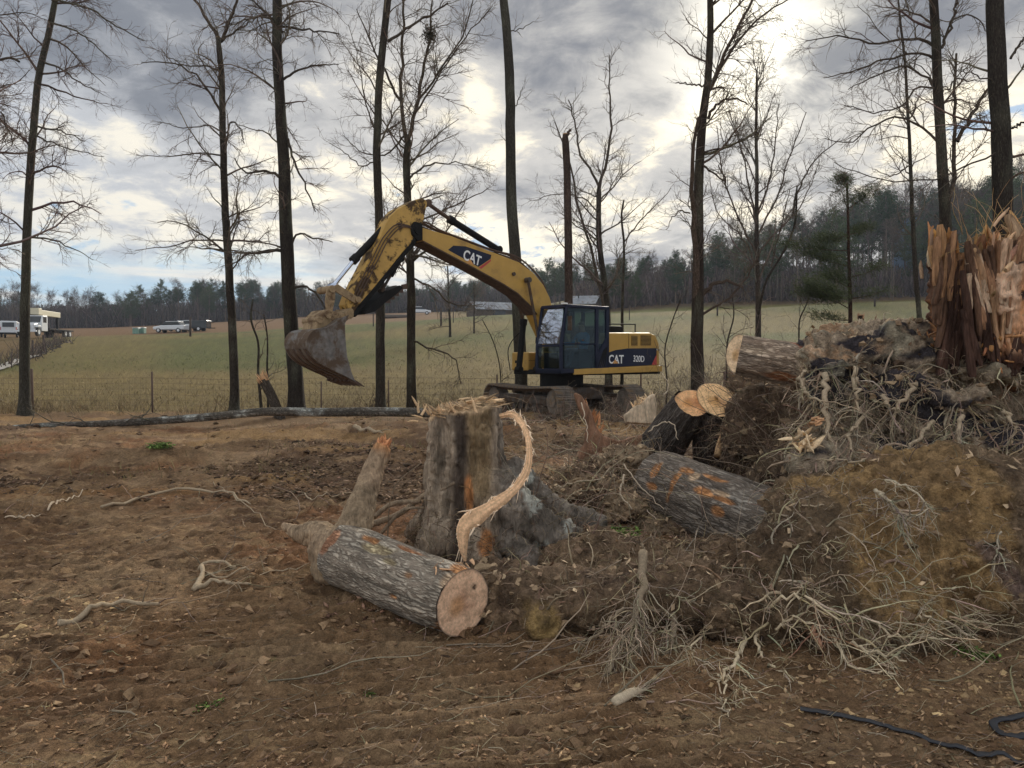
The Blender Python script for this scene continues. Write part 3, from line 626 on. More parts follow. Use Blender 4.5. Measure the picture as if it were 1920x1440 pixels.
def near_tree(name, label, D, pts, w0, w1, limbs=(), n1=18, h0=.25, L1=2.6, seed=0, col=(.105, .085, .065), tw=(.12, .095, .075), up=.05, flare=1.7, dens=1., lich=(.16, .17, .12), top=None, ang=(.7, 1.35), droop=0., cat='tree', l3=.45, extra_top=4., group='trees'):
    g = np.random.default_rng(seed + 1000); k = D / 1440
    pts = list(pts)
    if extra_top:      # the stem goes on above the frame
        (ax, ay), (bx, by) = pts[-2], pts[-1]; d = math.hypot(bx - ax, by - ay); e = extra_top / k
        pts.append((bx + (bx - ax) / d * e * .7, by + (by - ay) / d * e))
    P = np.array([W(px, py, D) for px, py in pts]); dz = fb2(np.arange(len(P)) * .7, np.arange(len(P)) * 0. + seed, .6, 2, seed) * .25; P[:, 1] += dz * np.linspace(0, 1, len(P)) * 2
    gzv = g1(P[0, 0], P[0, 1]); base = np.array([P[0, 0], P[0, 1], gzv])
    if P[0, 2] > gzv - .05: P = np.concatenate([np.array([[P[0, 0], P[0, 1], gzv - .12]]), P]) if P[0, 2] > gzv + .2 else P
    P[0, 2] = min(P[0, 2], gzv - .12)
    n = 34; S = spline(P, n); hh = (S[:, 2] - S[0, 2]); H = hh[-1]
    S[1:, :2] += .018 * np.stack([fb2(hh[1:], hh[1:] * 0 + seed, 1.4, 3, seed), fb2(hh[1:], hh[1:] * 0, 1.4, 3, seed + 4)], 1)
    f = hh / H; vis = max(1e-3, (W(*pts[-1 if not extra_top else -2], D)[2] - S[0, 2]) / H)
    rad = np.interp(f, [0, vis, 1], [w0 * k / 2, w1 * k / 2, w1 * k / 2 * (.3 if extra_top else .75)]); rad = rad * (1 + (flare - 1) * np.exp(-hh / .28))
    tb = NB(); trunk(tb, S, rad, col, g, 14, seed, lich)
    if not extra_top: tb.add(*(lambda q: (q[0], q[1]))(lumpcap(S[-1], rad[-1])), (.32, .22, .13))
    o = empty(name, base, label, cat, group); tb.build('trunk', MBK, o, base)
    cb = NB(); polys = []
    for lm in limbs:     # the big limbs that the photograph shows
        lp = np.array([W(px, py, D) for px, py in lm[0]]); lp[:, 1] += np.linspace(0, 1, len(lp)) * g.normal() * .12 * np.linalg.norm(lp[-1] - lp[0]) + 0
        m = 14; q = spline(lp, m); q[1:-1] += .02 * g.normal(size=(m - 2, 3)); rr_ = np.linspace(lm[1] * k / 2, max(lm[2] * k / 2, .008), m)
        lb = NB(); V, F_, U = tubes(q[None], rr_[None], 8, False); lb.add(V, F_, np.array(col) * 1.05, U); lb.build('limb', MBK, o, base); polys.append((q, rr_))
    M = n1; sp = []
    if M:
        mi, t, p, T, rr = spawn(g, S[None], rad[None], M, 0, 1); t = h0 + (1 - h0) * g.random(M)
        i = np.minimum((t * (n - 1)).astype(int), n - 2); u = (t * (n - 1) - i)[:, None]; p = S[i] * (1 - u) + S[i + 1] * u; T = nrm(S[i + 1] - S[i]); rr = rad[i]
        Dd = rperp(g, T, g.uniform(*ang, M)); Dd[:, 1] *= .8
        LL = L1 * g.uniform(.5, 1.15, M) * (1.1 - .45 * np.abs(t - .5))
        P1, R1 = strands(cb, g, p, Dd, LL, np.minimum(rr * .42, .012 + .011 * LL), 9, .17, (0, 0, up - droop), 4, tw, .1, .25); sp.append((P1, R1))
    for q, rr_ in polys: sp.append((spline(q, 9)[None], np.interp(np.linspace(0, 1, 9), np.linspace(0, 1, len(rr_)), rr_)[None]))
    for P1, R1 in sp:
        Ls = np.linalg.norm(np.diff(P1, axis=1), axis=2).sum(1); n2 = np.maximum(2, (Ls * 4.2 * dens).astype(int))
        mi, t, p, T, rr = spawn(g, P1, R1, n2, .12, 1.); 
        P2, R2 = strands(cb, g, p, rperp(g, T, g.uniform(.5, 1.1, len(p))), np.minimum(Ls[mi], 3.2) * .42 * g.uniform(.4, 1.2, len(p)) * (1.1 - .5 * t), np.clip(rr * .55, .006, .016), 7, .2, (0, 0, up * .6 - droop), 3, tw, .1, .4)
        L2 = np.linalg.norm(np.diff(P2, axis=1), axis=2).sum(1); n3 = np.maximum(2, (L2 * 8 * dens).astype(int))
        mi, t, p, T, rr = spawn(g, P2, R2, n3, .1, 1.)
        P3, R3 = strands(cb, g, p, rperp(g, T, g.uniform(.5, 1., len(p))), l3 * g.uniform(.35, 1.2, len(p)), np.clip(rr * .7, .004, .008), 3, .2, (0, 0, up * .5 - droop * 1.3), 3, tw, .1, .5)
        mi, t, p, T, rr = spawn(g, P3, R3, 2, .2, 1.)
        strands(cb, g, p, rperp(g, T, g.uniform(.4, .9, len(p))), l3 * .45 * g.uniform(.4, 1.2, len(p)), np.full(len(p), .0036), 2, .2, (0, 0, -droop), 3, tw, .1, .6)
    if cb.V: cb.build('crown', MTW, o, base)
    return o
def lumpcap(c, r):
    V, F_ = ellip(c, (r * .98, r * .98, r * .5), 12, 5); return np.array(V), np.array(F_)
NT_ = near_tree
NT_('bare_tree', 'slim pale-sided tree leaning right, leftmost of the standing trees', 22.5, [(47, 785), (47, 640), (52, 430), (62, 280), (75, 150), (85, 60), (97, 0)], 19, 10,
    [([(97, 0), (160, 12), (215, 45), (262, 68)], 5, 1.5), ([(90, 42), (130, 52), (165, 75), (205, 110)], 4, 1.5), ([(85, 118), (115, 130), (150, 155), (200, 182)], 4, 1.), ([(63, 235), (100, 240), (145, 258)], 4, 1.5), ([(58, 250), (100, 270), (170, 290), (205, 298)], 3.5, 1), ([(53, 445), (100, 450), (150, 470), (185, 490)], 4, 1)],
    22, .32, 2.4, 1, up=-.02, tw=(.115, .085, .075), col=(.15, .14, .11))
NT_('bare_tree', 'slim tree forking near its top, just left of the thick dark trunk', 22.8, [(440, 770), (437, 660), (429, 520), (422, 400), (420, 250), (418, 130), (416, 78)], 17, 10,
    [([(416, 78), (392, 40), (368, 0), (350, -60)], 7, 3), ([(417, 76), (430, 45), (448, 5), (455, -60)], 7, 3), ([(417, 220), (402, 190), (380, 155), (352, 132), (300, 122), (275, 126)], 5, 1.5), ([(416, 138), (395, 126), (350, 124), (310, 105)], 4, 1), ([(419, 248), (395, 235), (340, 238), (295, 225)], 3, 1), ([(420, 292), (380, 290), (300, 296), (262, 294)], 3.5, 1), ([(418, 76), (455, 52), (500, 25)], 4, 1.5), ([(423, 452), (360, 450), (310, 462), (250, 468)], 3.5, 1), ([(424, 250), (437, 228), (448, 240), (457, 268)], 3, 2)],
    22, .38, 2.2, 2, up=-.02, extra_top=0, lich=(.2, .21, .16))
NT_('bare_tree', 'thick dark trunk with drooping twigs, behind the excavator bucket', 22.3, [(556, 764), (553, 700), (545, 600), (537, 450), (533, 330), (525, 200), (520, 90), (516, 0)], 29, 17,
    [([(519, 50), (560, 55), (600, 62), (640, 70)], 5, 2), ([(530, 150), (560, 135), (600, 128), (640, 130)], 5, 1.5), ([(522, 60), (500, 25), (478, 5), (455, -20)], 6, 2), ([(530, 335), (505, 322), (462, 325), (445, 300)], 6, 2), ([(540, 260), (552, 300), (575, 350), (595, 400)], 5, 2), ([(543, 470), (560, 440), (590, 446), (625, 455)], 5, 1.5), ([(547, 540), (580, 540), (610, 575), (622, 620)], 5, 2), ([(535, 468), (500, 475), (470, 480), (440, 500)], 5, 2)],
    26, .3, 2.2, 3, up=-.02, droop=.06, dens=1.15, flare=1.9, col=(.085, .07, .055))
NT_('bare_tree', 'straight slim grey trunk just left of the forked tree behind the arm', 22.6, [(714, 762), (713, 640), (712, 520), (710, 400), (706, 280), (712, 160), (718, 70), (726, 0)], 18, 13,
    [([(727, 78), (760, 55), (800, 30), (840, 5)], 6, 3), ([(712, 300), (680, 310), (645, 285), (615, 265)], 3, 1), ([(712, 260), (690, 210), (672, 120), (650, 40)], 3, 1)], 14, .3, 2.0, 4, up=0.)
NT_('bare_tree', 'forked tree with a leaf nest high in its crown, behind the excavator stick', 23.2, [(772, 757), (771, 640), (769, 500), (765, 380), (763, 290), (765, 262)], 18, 13,
    [([(764, 270), (752, 200), (756, 130), (759, 60), (757, -40)], 8, 3), ([(765, 262), (776, 215), (790, 130), (800, 70), (806, -20)], 8, 3), ([(752, 190), (735, 160), (722, 130), (700, 90), (670, 20)], 5, 1.5), ([(778, 200), (810, 150), (850, 95), (880, 30), (892, -30)], 5, 1.5), ([(776, 215), (830, 140), (880, 75), (925, 30)], 4, 1.5), ([(768, 335), (800, 305), (850, 298), (910, 312)], 4, 1.), ([(763, 250), (715, 290), (670, 280), (640, 250)], 4, 1), ([(768, 420), (820, 400), (870, 375), (915, 350)], 4, 1.5), ([(771, 520), (820, 545), (850, 570), (905, 568)], 4, 1), ([(772, 640), (810, 655), (850, 670), (865, 720)], 4, 1.5)],
    22, .5, 2.4, 5, up=.04, extra_top=0, dens=1.15, col=(.10, .08, .055))
NT_('bare_tree', 'tall straight trunk without branches, behind the excavator boom', 24.2, [(977, 715), (972, 600), (966, 480), (959, 380), (957, 250), (954, 120), (947, 30), (944, 0)], 25, 16,
    [([(957, 210), (970, 190), (980, 160)], 2.5, 1), ([(950, 60), (975, 55), (1000, 40)], 2.5, 1)], 3, .5, .8, 6, lich=(.17, .18, .13), col=(.13, .12, .095))
NT_('dead_snag', 'tall broken-off reddish trunk with no branches, right behind the cab', 22.8, [(1066, 660), (1066, 585), (1066, 480), (1064, 380), (1063, 300), (1060, 252)], 17, 13, [([(1062, 255), (1067, 247), (1071, 246)], 7, 3)], 0, seed=7, col=(.17, .12, .095), extra_top=0, flare=1.2, cat='dead tree', lich=None)
NT_('bare_tree', 'forked grey tree further back, right of the broken reddish trunk', 30, [(1141, 640), (1135, 540), (1124, 460), (1123, 350)], 14, 9,
    [([(1123, 350), (1110, 320), (1088, 290), (1080, 240), (1065, 190)], 5, 2), ([(1123, 350), (1135, 310), (1143, 250), (1140, 190), (1137, 120)], 6, 1.5), ([(1140, 610), (1120, 520), (1100, 440), (1080, 380), (1074, 330), (1040, 230)], 7, 2), ([(1124, 400), (1090, 372), (1050, 365), (1000, 378)], 3, 1)], 16, .5, 2.8, 8, up=.07, extra_top=0, tw=(.13, .11, .09))
NT_('dead_snag', 'thin dead pole with a broken tip, right of the forked grey tree', 24, [(1166, 640), (1168, 540), (1170, 450), (1166, 400), (1169, 376)], 7, 3.5, [([(1169, 455), (1190, 425), (1220, 395), (1260, 350)], 3, 1)], 5, .3, .7, 9, extra_top=0, cat='dead tree', flare=1.2)
NT_('bare_tree', 'twin-stemmed tree with a long rising right limb, behind the two cut logs', 21.5, [(1308, 722), (1307, 640), (1309, 550), (1310, 440), (1312, 350), (1318, 230), (1327, 150), (1332, 60), (1332, 0)], 26, 11,
    [([(1305, 560), (1300, 470), (1293, 400), (1288, 320), (1294, 240)], 13, 5), ([(1330, 170), (1350, 120), (1385, 50), (1410, 0), (1430, -60)], 7, 4), ([(1333, 165), (1365, 105), (1400, 60), (1440, 25), (1490, 0)], 6, 2), ([(1328, 222), (1345, 195), (1375, 185), (1402, 195)], 6, 2.5), ([(1312, 555), (1345, 530), (1368, 528), (1392, 540)], 9, 4), ([(1316, 590), (1350, 570), (1380, 548), (1430, 470)], 5, 2), ([(1325, 160), (1300, 155), (1270, 150)], 4, 2), ([(1294, 400), (1275, 395), (1250, 430)], 3, 1), ([(1318, 310), (1340, 325), (1360, 340), (1348, 310)], 4, 2)],
    20, .45, 2.2, 10, up=.03, dens=1.1, col=(.11, .08, .06))
NT_('bare_tree', 'slender many-stemmed tree in the pasture below the bright sun patch', 31, [(1422, 628), (1421, 520), (1420, 420), (1419, 330), (1418, 250), (1420, 130)], 12, 4,
    [([(1420, 400), (1440, 340), (1450, 270), (1455, 200)], 4, 1.5), ([(1419, 420), (1405, 340), (1390, 260), (1372, 200)], 4, 1.5), ([(1421, 440), (1455, 370), (1470, 310), (1500, 220)], 4, 1.5), ([(1420, 480), (1380, 400), (1350, 320), (1340, 240)], 4, 1.5), ([(1420, 500), (1390, 440), (1350, 400), (1335, 330)], 3, 1), ([(1424, 470), (1460, 430), (1490, 400), (1535, 300)], 3.5, 1.)],
    24, .3, 2.6, 11, up=.13, ang=(.35, .8), extra_top=0, tw=(.12, .105, .09), col=(.13, .10, .08), flare=1.2)
NT_('bare_tree', 'leaning slender tree between the many-stemmed tree and the young pine', 26, [(1428, 560), (1440, 520), (1465, 480), (1485, 435), (1493, 350)], 5, 3.5, [([(1487, 400), (1500, 345), (1520, 310), (1572, 262)], 4, 1.5), ([(1446, 500), (1462, 420), (1473, 360)], 3, 1.5)], 6, .4, 1.0, 12, extra_top=0, flare=1.1)
NT_('bare_tree', 'branchy tree left of the thickest trunk, rising behind the torn stump', 19, [(1776, 640), (1775, 500), (1770, 380), (1762, 250), (1756, 130), (1745, 40), (1740, 0)], 25, 15,
    [([(1775, 400), (1792, 330), (1797, 260), (1800, 170), (1808, 90)], 9, 4), ([(1795, 265), (1820, 215), (1850, 165), (1870, 145)], 8, 4), ([(1757, 90), (1730, 78), (1690, 78), (1640, 90), (1560, 80), (1500, 90)], 6, 1.5), ([(1757, 115), (1720, 103), (1670, 110), (1600, 135), (1540, 150)], 5, 1.5), ([(1757, 170), (1735, 140), (1700, 120), (1650, 135), (1600, 160)], 5, 1.5), ([(1757, 165), (1720, 165), (1690, 200), (1640, 212), (1580, 200)], 4, 1.5), ([(1757, 265), (1720, 230), (1680, 215), (1640, 235), (1600, 262), (1560, 250)], 5, 1.5), ([(1765, 90), (1785, 40), (1800, -10)], 6, 3), ([(1768, 80), (1800, 30), (1830, 30), (1860, 60)], 4, 1.5), ([(1760, 215), (1790, 150), (1850, 150)], 4, 1.5)],
    20, .45, 2.2, 13, up=.03, dens=1.1, col=(.10, .08, .06))
NT_('bare_tree', 'thickest dark trunk at the right edge of the photo', 15.5, [(1884, 640), (1883, 500), (1882, 380), (1881, 250), (1877, 120), (1872, 0)], 38, 30, [([(1895, 110), (1910, 85), (1930, 55)], 5, 3), ([(1862, 155), (1830, 140), (1790, 130)], 3, 1.5), ([(1898, 240), (1930, 225)], 5, 3), ([(1870, 285), (1820, 310), (1750, 335), (1640, 330), (1570, 300)], 3.5, 1.)],
    12, .4, 1.6, 14, col=(.085, .072, .058), lich=(.12, .12, .09))
NT_('bare_tree', 'very thin straight tree left of the branchy tree at right', 23.5, [(1726, 640), (1716, 480), (1710, 350), (1703, 200), (1698, 100), (1694, 40)], 11, 4, [([(1708, 310), (1670, 330), (1630, 320)], 3, 1), ([(1708, 220), (1720, 190), (1740, 150)], 3, 1)], 16, .35, 1.5, 15, flare=1.2, extra_top=2.)
NT_('bare_tree', 'tree standing off the left edge with only its branches in the photo', 20, [(-110, 800), (-105, 500), (-100, 250), (-95, 0)], 22, 15, [([(-98, 110), (-40, 125), (0, 118), (25, 115), (48, 123)], 6, 4), ([(-100, 300), (-30, 180), (10, 230), (20, 270)], 5, 2), ([(-100, 420), (-30, 410), (30, 418)], 4, 1.5), ([(-98, 200), (-30, 170), (40, 160), (70, 140)], 4, 1.), ([(-98, 20), (-20, 25), (50, 20), (80, 30)], 4, 1.)], 20, .3, 3.4, 16, dens=1.2, tw=(.13, .095, .08))
for lb, D, pts, w0, w1, n1 in (('crooked sapling left of the broken leaning stub', 23, [(490, 768), (484, 700), (480, 640), (470, 600), (472, 560)], 6, 3, 7), ('straight sapling just right of the crooked sapling', 23.3, [(503, 762), (500, 690), (501, 630), (495, 590)], 4.5, 2.5, 5),
        ('small bare tree in the gap between arm and boom, far side of the pasture', 62, [(844, 612), (841, 560), (840, 515), (839, 498)], 5, 2.5, 16), ('thin bare tree right of the small bare tree under the boom', 64, [(889, 600), (889, 560), (888, 525)], 3.5, 1.5, 14),
        ('thin sapling by the fence right of the excavator house', 22.5, [(1250, 715), (1248, 650), (1262, 600), (1275, 560)], 3.5, 2, 9), ('thin curved sapling in front of the fence left of the excavator cab', 23.5, [(940, 740), (938, 690), (925, 640), (905, 600)], 3, 1.5, 6),
        ('leafless sapling in the pasture left of the fallen hollow log', 28, [(1362, 690), (1366, 640), (1380, 590), (1376, 540)], 4.5, 2, 12), ('small crooked tree with low twigs left of the young pine', 27, [(1498, 640), (1500, 600), (1515, 560), (1510, 520)], 4, 2, 12)):
    NT_('sapling', lb, D, pts, w0, w1, (), n1, .15, .9 * D / 23, hash(lb) % 97 if False else len(lb), extra_top=0, flare=1.1, l3=.3, group='saplings')
# broken leaning stub
def stub(name, label, px0, py0, px1, py1, D, w, col, seed, spl=12, cat='broken trunk', scol=(.36, .22, .12), parent=None, taper=.9, L=.35):
    g = np.random.default_rng(seed); A = W(px0, py0, D); B = W(px1, py1, D); A[2] = min(A[2], g1(A[0], A[1]) - .08) if name != 'x' else A[2]
    base = np.array([A[0], A[1], max(A[2], g1(A[0], A[1]))]); o = empty(name, base, label, cat); S = spline(np.array([A, A * .5 + B * .5 + .02, B]), 10); r0 = w * D / 2880
    tb = NB(); trunk(tb, S, np.linspace(r0, r0 * taper, 10), col, g, 12, seed); tb.add(*lumpcap(S[-1], r0 * taper), scol); tb.build('trunk', MBK, o, base)
    sb = NB(); T = nrm((B - A)[None]); n = spl; off = rperp(g, np.repeat(T, n, 0), np.full(n, math.pi / 2)) * r0 * .8
    splinters(sb, g, S[-1] + off - T * .06, np.repeat(T, n, 0) + .15 * g.normal(size=(n, 3)), L * g.uniform(.4, 1.2, n), r0 * g.uniform(.35, .8, n), .012, 4, .06, col=scol); sb.build('splinter_wood', MO, o, base)['kind'] = 'stuff'; return o
stub('broken_trunk', 'leaning broken trunk stub right of the saplings at the fence', 526, 770, 494, 712, 21.5, 20, (.17, .14, .11), 41)
stub('broken_trunk', 'short splintered trunk poking up behind the root mass right of the young pine', 1618, 640, 1614, 592, 15, 11, (.10, .07, .05), 42, 8, scol=(.22, .13, .08), L=.12)
stub('broken_trunk', 'thin broken pole left of the tall bare trunk, in the excavator arm gap', 1040, 655, 1037, 600, 25, 6, (.12, .09, .07), 43, 6, L=.1)
# leaf nest
b = NB(); g = np.random.default_rng(51); c = W(807, 64, 23.2); n_ = 500; p = c + g.normal(size=(n_, 3)) * np.array([.10, .10, .15])
flakes(b, g, p, g.uniform(.05, .12, n_), g.uniform(.03, .06, n_), (.06, .05, .03), 1.5); tag(b.build('squirrel_nest', MO), 'dark clump of leaves high in the forked tree', 'nest')
# young pine, half bare
b = NB(); tr = NB(); g = np.random.default_rng(52); D = 24.; P = np.array([W(px, py, D) for px, py in ((1594, 640), (1594, 560), (1591, 470), (1590, 400), (1588, 345))]); P[0, 2] = g1(P[0, 0], P[0, 1]) - .1
S = spline(P, 20); rad = np.linspace(.085, .03, 20); trunk(tr, S, rad, (.12, .07, .05), g, 10, 5)
for (px, py), (qx, qy), n_, s_ in (((1592, 400), (1560, 345), 150, .16), ((1590, 352), (1566, 338), 120, .1), ((1592, 390), (1630, 355), 160, .16), ((1592, 440), (1540, 450), 160, .2), ((1592, 440), (1640, 420), 120, .14), ((1594, 500), (1530, 470), 220, .2), ((1594, 470), (1500, 450), 130, .16), ((1594, 560), (1515, 545), 420, .26), ((1594, 580), (1500, 530), 220, .2), ((1594, 540), (1560, 510), 200, .22), ((1594, 600), (1540, 590), 90, .2), ((1594, 560), (1650, 545), 60, .2), ((1594, 520), (1640, 500), 60, .15)):
    A, B = W(px, py, D), W(qx, qy, D); B[1] += g.normal() * .6; q = spline(np.array([A, (A + B) / 2 - (0, 0, .06), B]), 7); V, F_, U = tubes(q[None], np.linspace(.018, .006, 7)[None], 4); tr.add(V, F_, (.10, .07, .05), U)
    t_ = .35 + .75 * g.random(n_); n_ = int(n_ * 1.0); t_ = .3 + .8 * g.random(n_); c = A + (B - A) * t_[:, None] + g.normal(size=(n_, 3)) * s_ * np.array([.95, 1.0, .42]); k = 7
    dd = nrm(g.normal(size=(n_ * k, 3)) + (0, 0, .4)); cc = np.repeat(c, k, 0); V = np.stack([cc, cc + dd * .16 + .007, cc + dd * .16 - .007], 1).reshape(-1, 3)
    b.add(V, np.arange(len(V)).reshape(-1, 3), np.repeat(np.array([.048, .058, .026]) * (.6 + .8 * g.random((n_ * k, 1))), 3, 0))
base = np.array([P[0, 0], P[0, 1], P[0, 2] + .1]); o = empty('young_pine', base, 'half-bare young pine with tufts of green needles at the pasture edge', 'tree'); tr.build('trunk', MBK, o, base); b.build('crown', MN, o, base)
# brushwood thickets at the fence
def thicket(label, x0, x1, y0, y1, n, H, seed, col=(.13, .10, .08), cat='shrub'):
    g = np.random.default_rng(seed); b = NB(); x = g.uniform(x0, x1, n); y = g.uniform(y0, y1, n); z = gz(x, y); P0 = np.stack([x, y, z - .03], 1)
    P, Rr = strands(b, g, P0, np.stack([.5 * g.normal(size=n), .4 * g.normal(size=n), np.ones(n)], 1), H * g.uniform(.4, 1.2, n), g.uniform(.005, .012, n), 8, .17, (0, 0, .02), 3, col)
    mi, t, p, T, rr = spawn(g, P, Rr, 6, .2, 1.); P, Rr = strands(b, g, p, rperp(g, T, g.uniform(.4, 1.1, len(p))), H * .35 * g.uniform(.4, 1.2, len(p)), np.maximum(rr * .6, .004), 5, .25, (0, 0, 0), 3, col)
    mi, t, p, T, rr = spawn(g, P, Rr, 3, .2, 1.); strands(b, g, p, rperp(g, T, g.uniform(.4, 1.1, len(p))), H * .14 * g.uniform(.4, 1.2, len(p)), np.full(len(p), .0035), 3, .25, (0, 0, 0), 3, col)
    c = np.array([(x0 + x1) / 2, (y0 + y1) / 2, 0]); c[2] = g1(c[0], c[1]); o = empty('shrub', c, label, cat); b.build('stem_tangle', MTW, o, c)['kind'] = 'stuff'
thicket('leafless brush thicket along the fence between excavator and twin-stemmed tree', 3.7, 6.0, 20.5, 24.0, 60, 1.5, 61)
thicket('leafless brush in the pasture right of the twin-stemmed tree', 5.6, 9.0, 20.5, 25, 60, 1.9, 62)
thicket('thin weeds along the fence left of the excavator', -3.2, .2, 23.3, 25, 46, .9, 63, (.15, .12, .08))
thicket('brown brush heap between the tall stump and the excavator tracks', -.95, .1, 18.6, 20.2, 60, .55, 68, (.13, .09, .065))
thicket('twiggy brush in front of the excavator tracks', .6, 3.6, 17.0, 18.8, 90, .75, 69, (.17, .13, .10))
thicket('brown weeds along the fence below the left trees', -9.5, -5, 23.5, 25.2, 40, .6, 64, (.16, .12, .08))
thicket('thin weeds by the leftmost fence stretch', -15.5, -11.5, 22.8, 24.5, 30, .6, 65, (.14, .11, .07))
thicket('dense bush right of the bucket teeth at the fence', -4.45, -4.0, 23.2, 23.8, 26, .8, 66, (.10, .07, .05))
thicket('bare brambles behind the horizontal log at right', 6.3, 9.5, 15, 19, 50, 1.3, 67, (.12, .09, .07))
# ------------------------------------------------------------ wire fence
g = np.random.default_rng(71); fx = np.linspace(-21, 22, 140); fy = 24.6 + .25 * np.sin(fx * .2); fzv = gz(fx, fy, False) - .02
o = empty('wire_fence', (0, 24.6, g1(0, 24.6)), 'sagging woven wire fence on thin posts along the pasture edge', 'fence'); base = np.array(o.location); wb = NB()
for k_, h in enumerate((.12, .28, .45, .62, .8, .98, 1.15)):
    P = np.stack([fx, fy, fzv + h - .03 * np.abs(np.sin(fx * .55))], 1); V, F_, U = tubes(P[None], np.full((1, 140), .004 if h < 1.1 else .005), 3); wb.add(V, F_, (.11, .08, .06), U)
vx = np.arange(-21, 22, .18); vy = 24.6 + .25 * np.sin(vx * .2); vz = gz(vx, vy, False); sg = .03 * np.abs(np.sin(vx * .55))
P = np.stack([np.stack([vx, vy, vz + .1 - sg], 1), np.stack([vx, vy, vz + 1.13 - sg], 1)], 1); V, F_, U = tubes(P, np.full((len(vx), 2), .0026), 3); wb.add(V, F_, (.11, .08, .06), U)
wb.build('wire_mesh', MO, o, base)['kind'] = 'stuff'
for px, h, w_ in ((290, 1.32, .03), (605, 1.0, .022), (730, 1.0, .02), (932, 1.25, .03), (1203, 1.2, .03), (1362, 1.3, .04), (1640, 1.3, .03), (1780, 1.3, .03), (60, 1.3, .05), (-150, 1.3, .04), (450, 1.2, .02), (1500, 1.3, .03), (2050, 1.3, .03)):
    x = (px - 960) / 1440 * 24.6; y = 24.6 + .25 * math.sin(x * .2); z = g1(x, y); pb = NB(); P = np.array([[x, y, z - .2], [x + .02 * g.normal(), y, z + h]]) ; V, F_, U = tubes(P[None], np.full((1, 2), w_), 6, True); pb.add(V, F_, (.085, .06, .05)); pb.build('post', MO, o, base)
# posts of the far fence
for i, (px, pyb, h, w_) in enumerate(((357, 631, 2.0, .11), (827, 611, 1.9, .11), (62, 672, 1.9, .09), (22, 690, 1.5, .05), (82, 655, 1.5, .12), (1640, 575, 2.2, .10), (1345, 592, 1.8, .09), (1180, 600, 1.6, .05), (850, 605, 1.6, .05), (700, 612, 1.7, .06))):
    p = GP(px, pyb); pb = NB(); V, F_, U = tubes(np.array([[p[0], p[1], p[2] - .2], [p[0], p[1], p[2] + h * p[1] / 80]])[None], np.full((1, 2), w_ * p[1] / 80), 6, True); pb.add(V, F_, (.05, .04, .035)); q = pb.build('fence_post', MO)
    tag(q, ['thick dark post standing on the pasture crest at left', 'dark post on the crest just right of the forked tree', 'dark wooden post of the left boundary fence, right of the leftmost tree', 'thin post of the left boundary fence, left of the leftmost tree', 'stout post near the top of the left boundary fence', 'dark post on the crest right of the young pine', 'post on the crest right of the twin-stemmed tree', 'thin post on the crest right of the excavator cab', 'thin post on the crest below the boom', 'thin post on the crest left of the forked tree'][i], 'post', 'fence posts on the pasture crest')
# ============================================================ excavator
EC = np.array([1.42, 22.0]); PSI = R(40); EF = np.array([-math.cos(PSI), -math.sin(PSI)]); EL = np.array([-EF[1], EF[0]]); EZ = g1(1.42, 21.5) + .02
YEL, NAVY = (.48, .285, .06), (.010, .014, .034)
MY = plain('yellow_paint', YEL, .45, var=.10, sc=3, dirt=(.20, .125, .065), dsc=1.6, dth=(.50, .72), damt=.6)
MYM = plain('muddy_yellow_paint', (.50, .30, .07), .5, var=.15, sc=3, dirt=(.045, .025, .014), dsc=2.6, dth=(.485, .57), damt=.95, bump=.3)
MNV = plain('navy_paint', NAVY, .4, var=.1, spec=.2, dirt=(.12, .09, .06), dsc=3, dth=(.55, .8), damt=.4); MBLK = plain('black_rubber', (.012, .011, .010), .7, var=.3, spec=.12); MST = plain('steel_rust', (.09, .075, .062), .6, .4, var=.4, dirt=(.10, .06, .035), dsc=3, dth=(.42, .6), bump=.4)
MRUST = plain('rusty_plate', (.085, .052, .036), .85, var=.35, bump=.4); MTAN = plain('dried_mud_casting', (.30, .21, .115), .85, var=.3, dirt=(.14, .085, .045), dsc=4, bump=.5); MCH = plain('chrome_rod', (.55, .6, .7), .2, .9)
MGRAY = plain('track_grey', (.15, .125, .10), .8, var=.3, dirt=(.22, .15, .09), dsc=3, bump=.4); MWHT = plain('decal_white', (.8, .8, .78), .6, var=.05); MRED = plain('decal_red', (.45, .06, .05), .6); MORG = plain('decal_orange', (.6, .30, .09), .6)
MBK2 = plain('bucket_steel', (.17, .155, .14), .42, .55, var=.35, dirt=(.15, .105, .072), dsc=2.4, dth=(.40, .56), bump=.4)
def glass(name, tint, refl):
    m, t = new_mat(name); lw = t.node('ShaderNodeLayerWeight', i_Blend=.35).outputs['Fresnel']; f = t.math('ADD', t.math('MULTIPLY', lw, refl), refl * .25, clamp=True)
    a = t.node('ShaderNodeBsdfTransparent', i_Color=(*tint, 1)); b = t.node('ShaderNodeBsdfGlossy', i_Roughness=.03, i_Color=(.85, .9, 1, 1)); x = t.node('ShaderNodeMixShader', i_0=f, i_1=a.outputs[0], i_2=b.outputs[0]); o = t.node('ShaderNodeOutputMaterial'); t.t.links.new(x.outputs[0], o.inputs[0]); return m
MGL = glass('tinted_glass', (.54, .63, .62), .05); MGF = glass('windscreen_glass', (.45, .55, .6), 1.6)
EX = empty('excavator', (EC[0], EC[1], EZ), 'yellow and navy tracked excavator with its arm raised and bucket hanging at left', 'excavator', rz=math.atan2(EF[1], EF[0]))
def p2l(px, py, b=0.):     # the point of the machine's plane b (left offset) seen at a pixel
    d = pixdir(px, py); n = EL; C = EC
    t_ = (b + n @ C) / (d.x * n[0] + d.y * n[1]); p = np.array([d.x, d.y]) * t_ - C
    return (p @ EF, d.z * t_ + CAMZ - EZ)
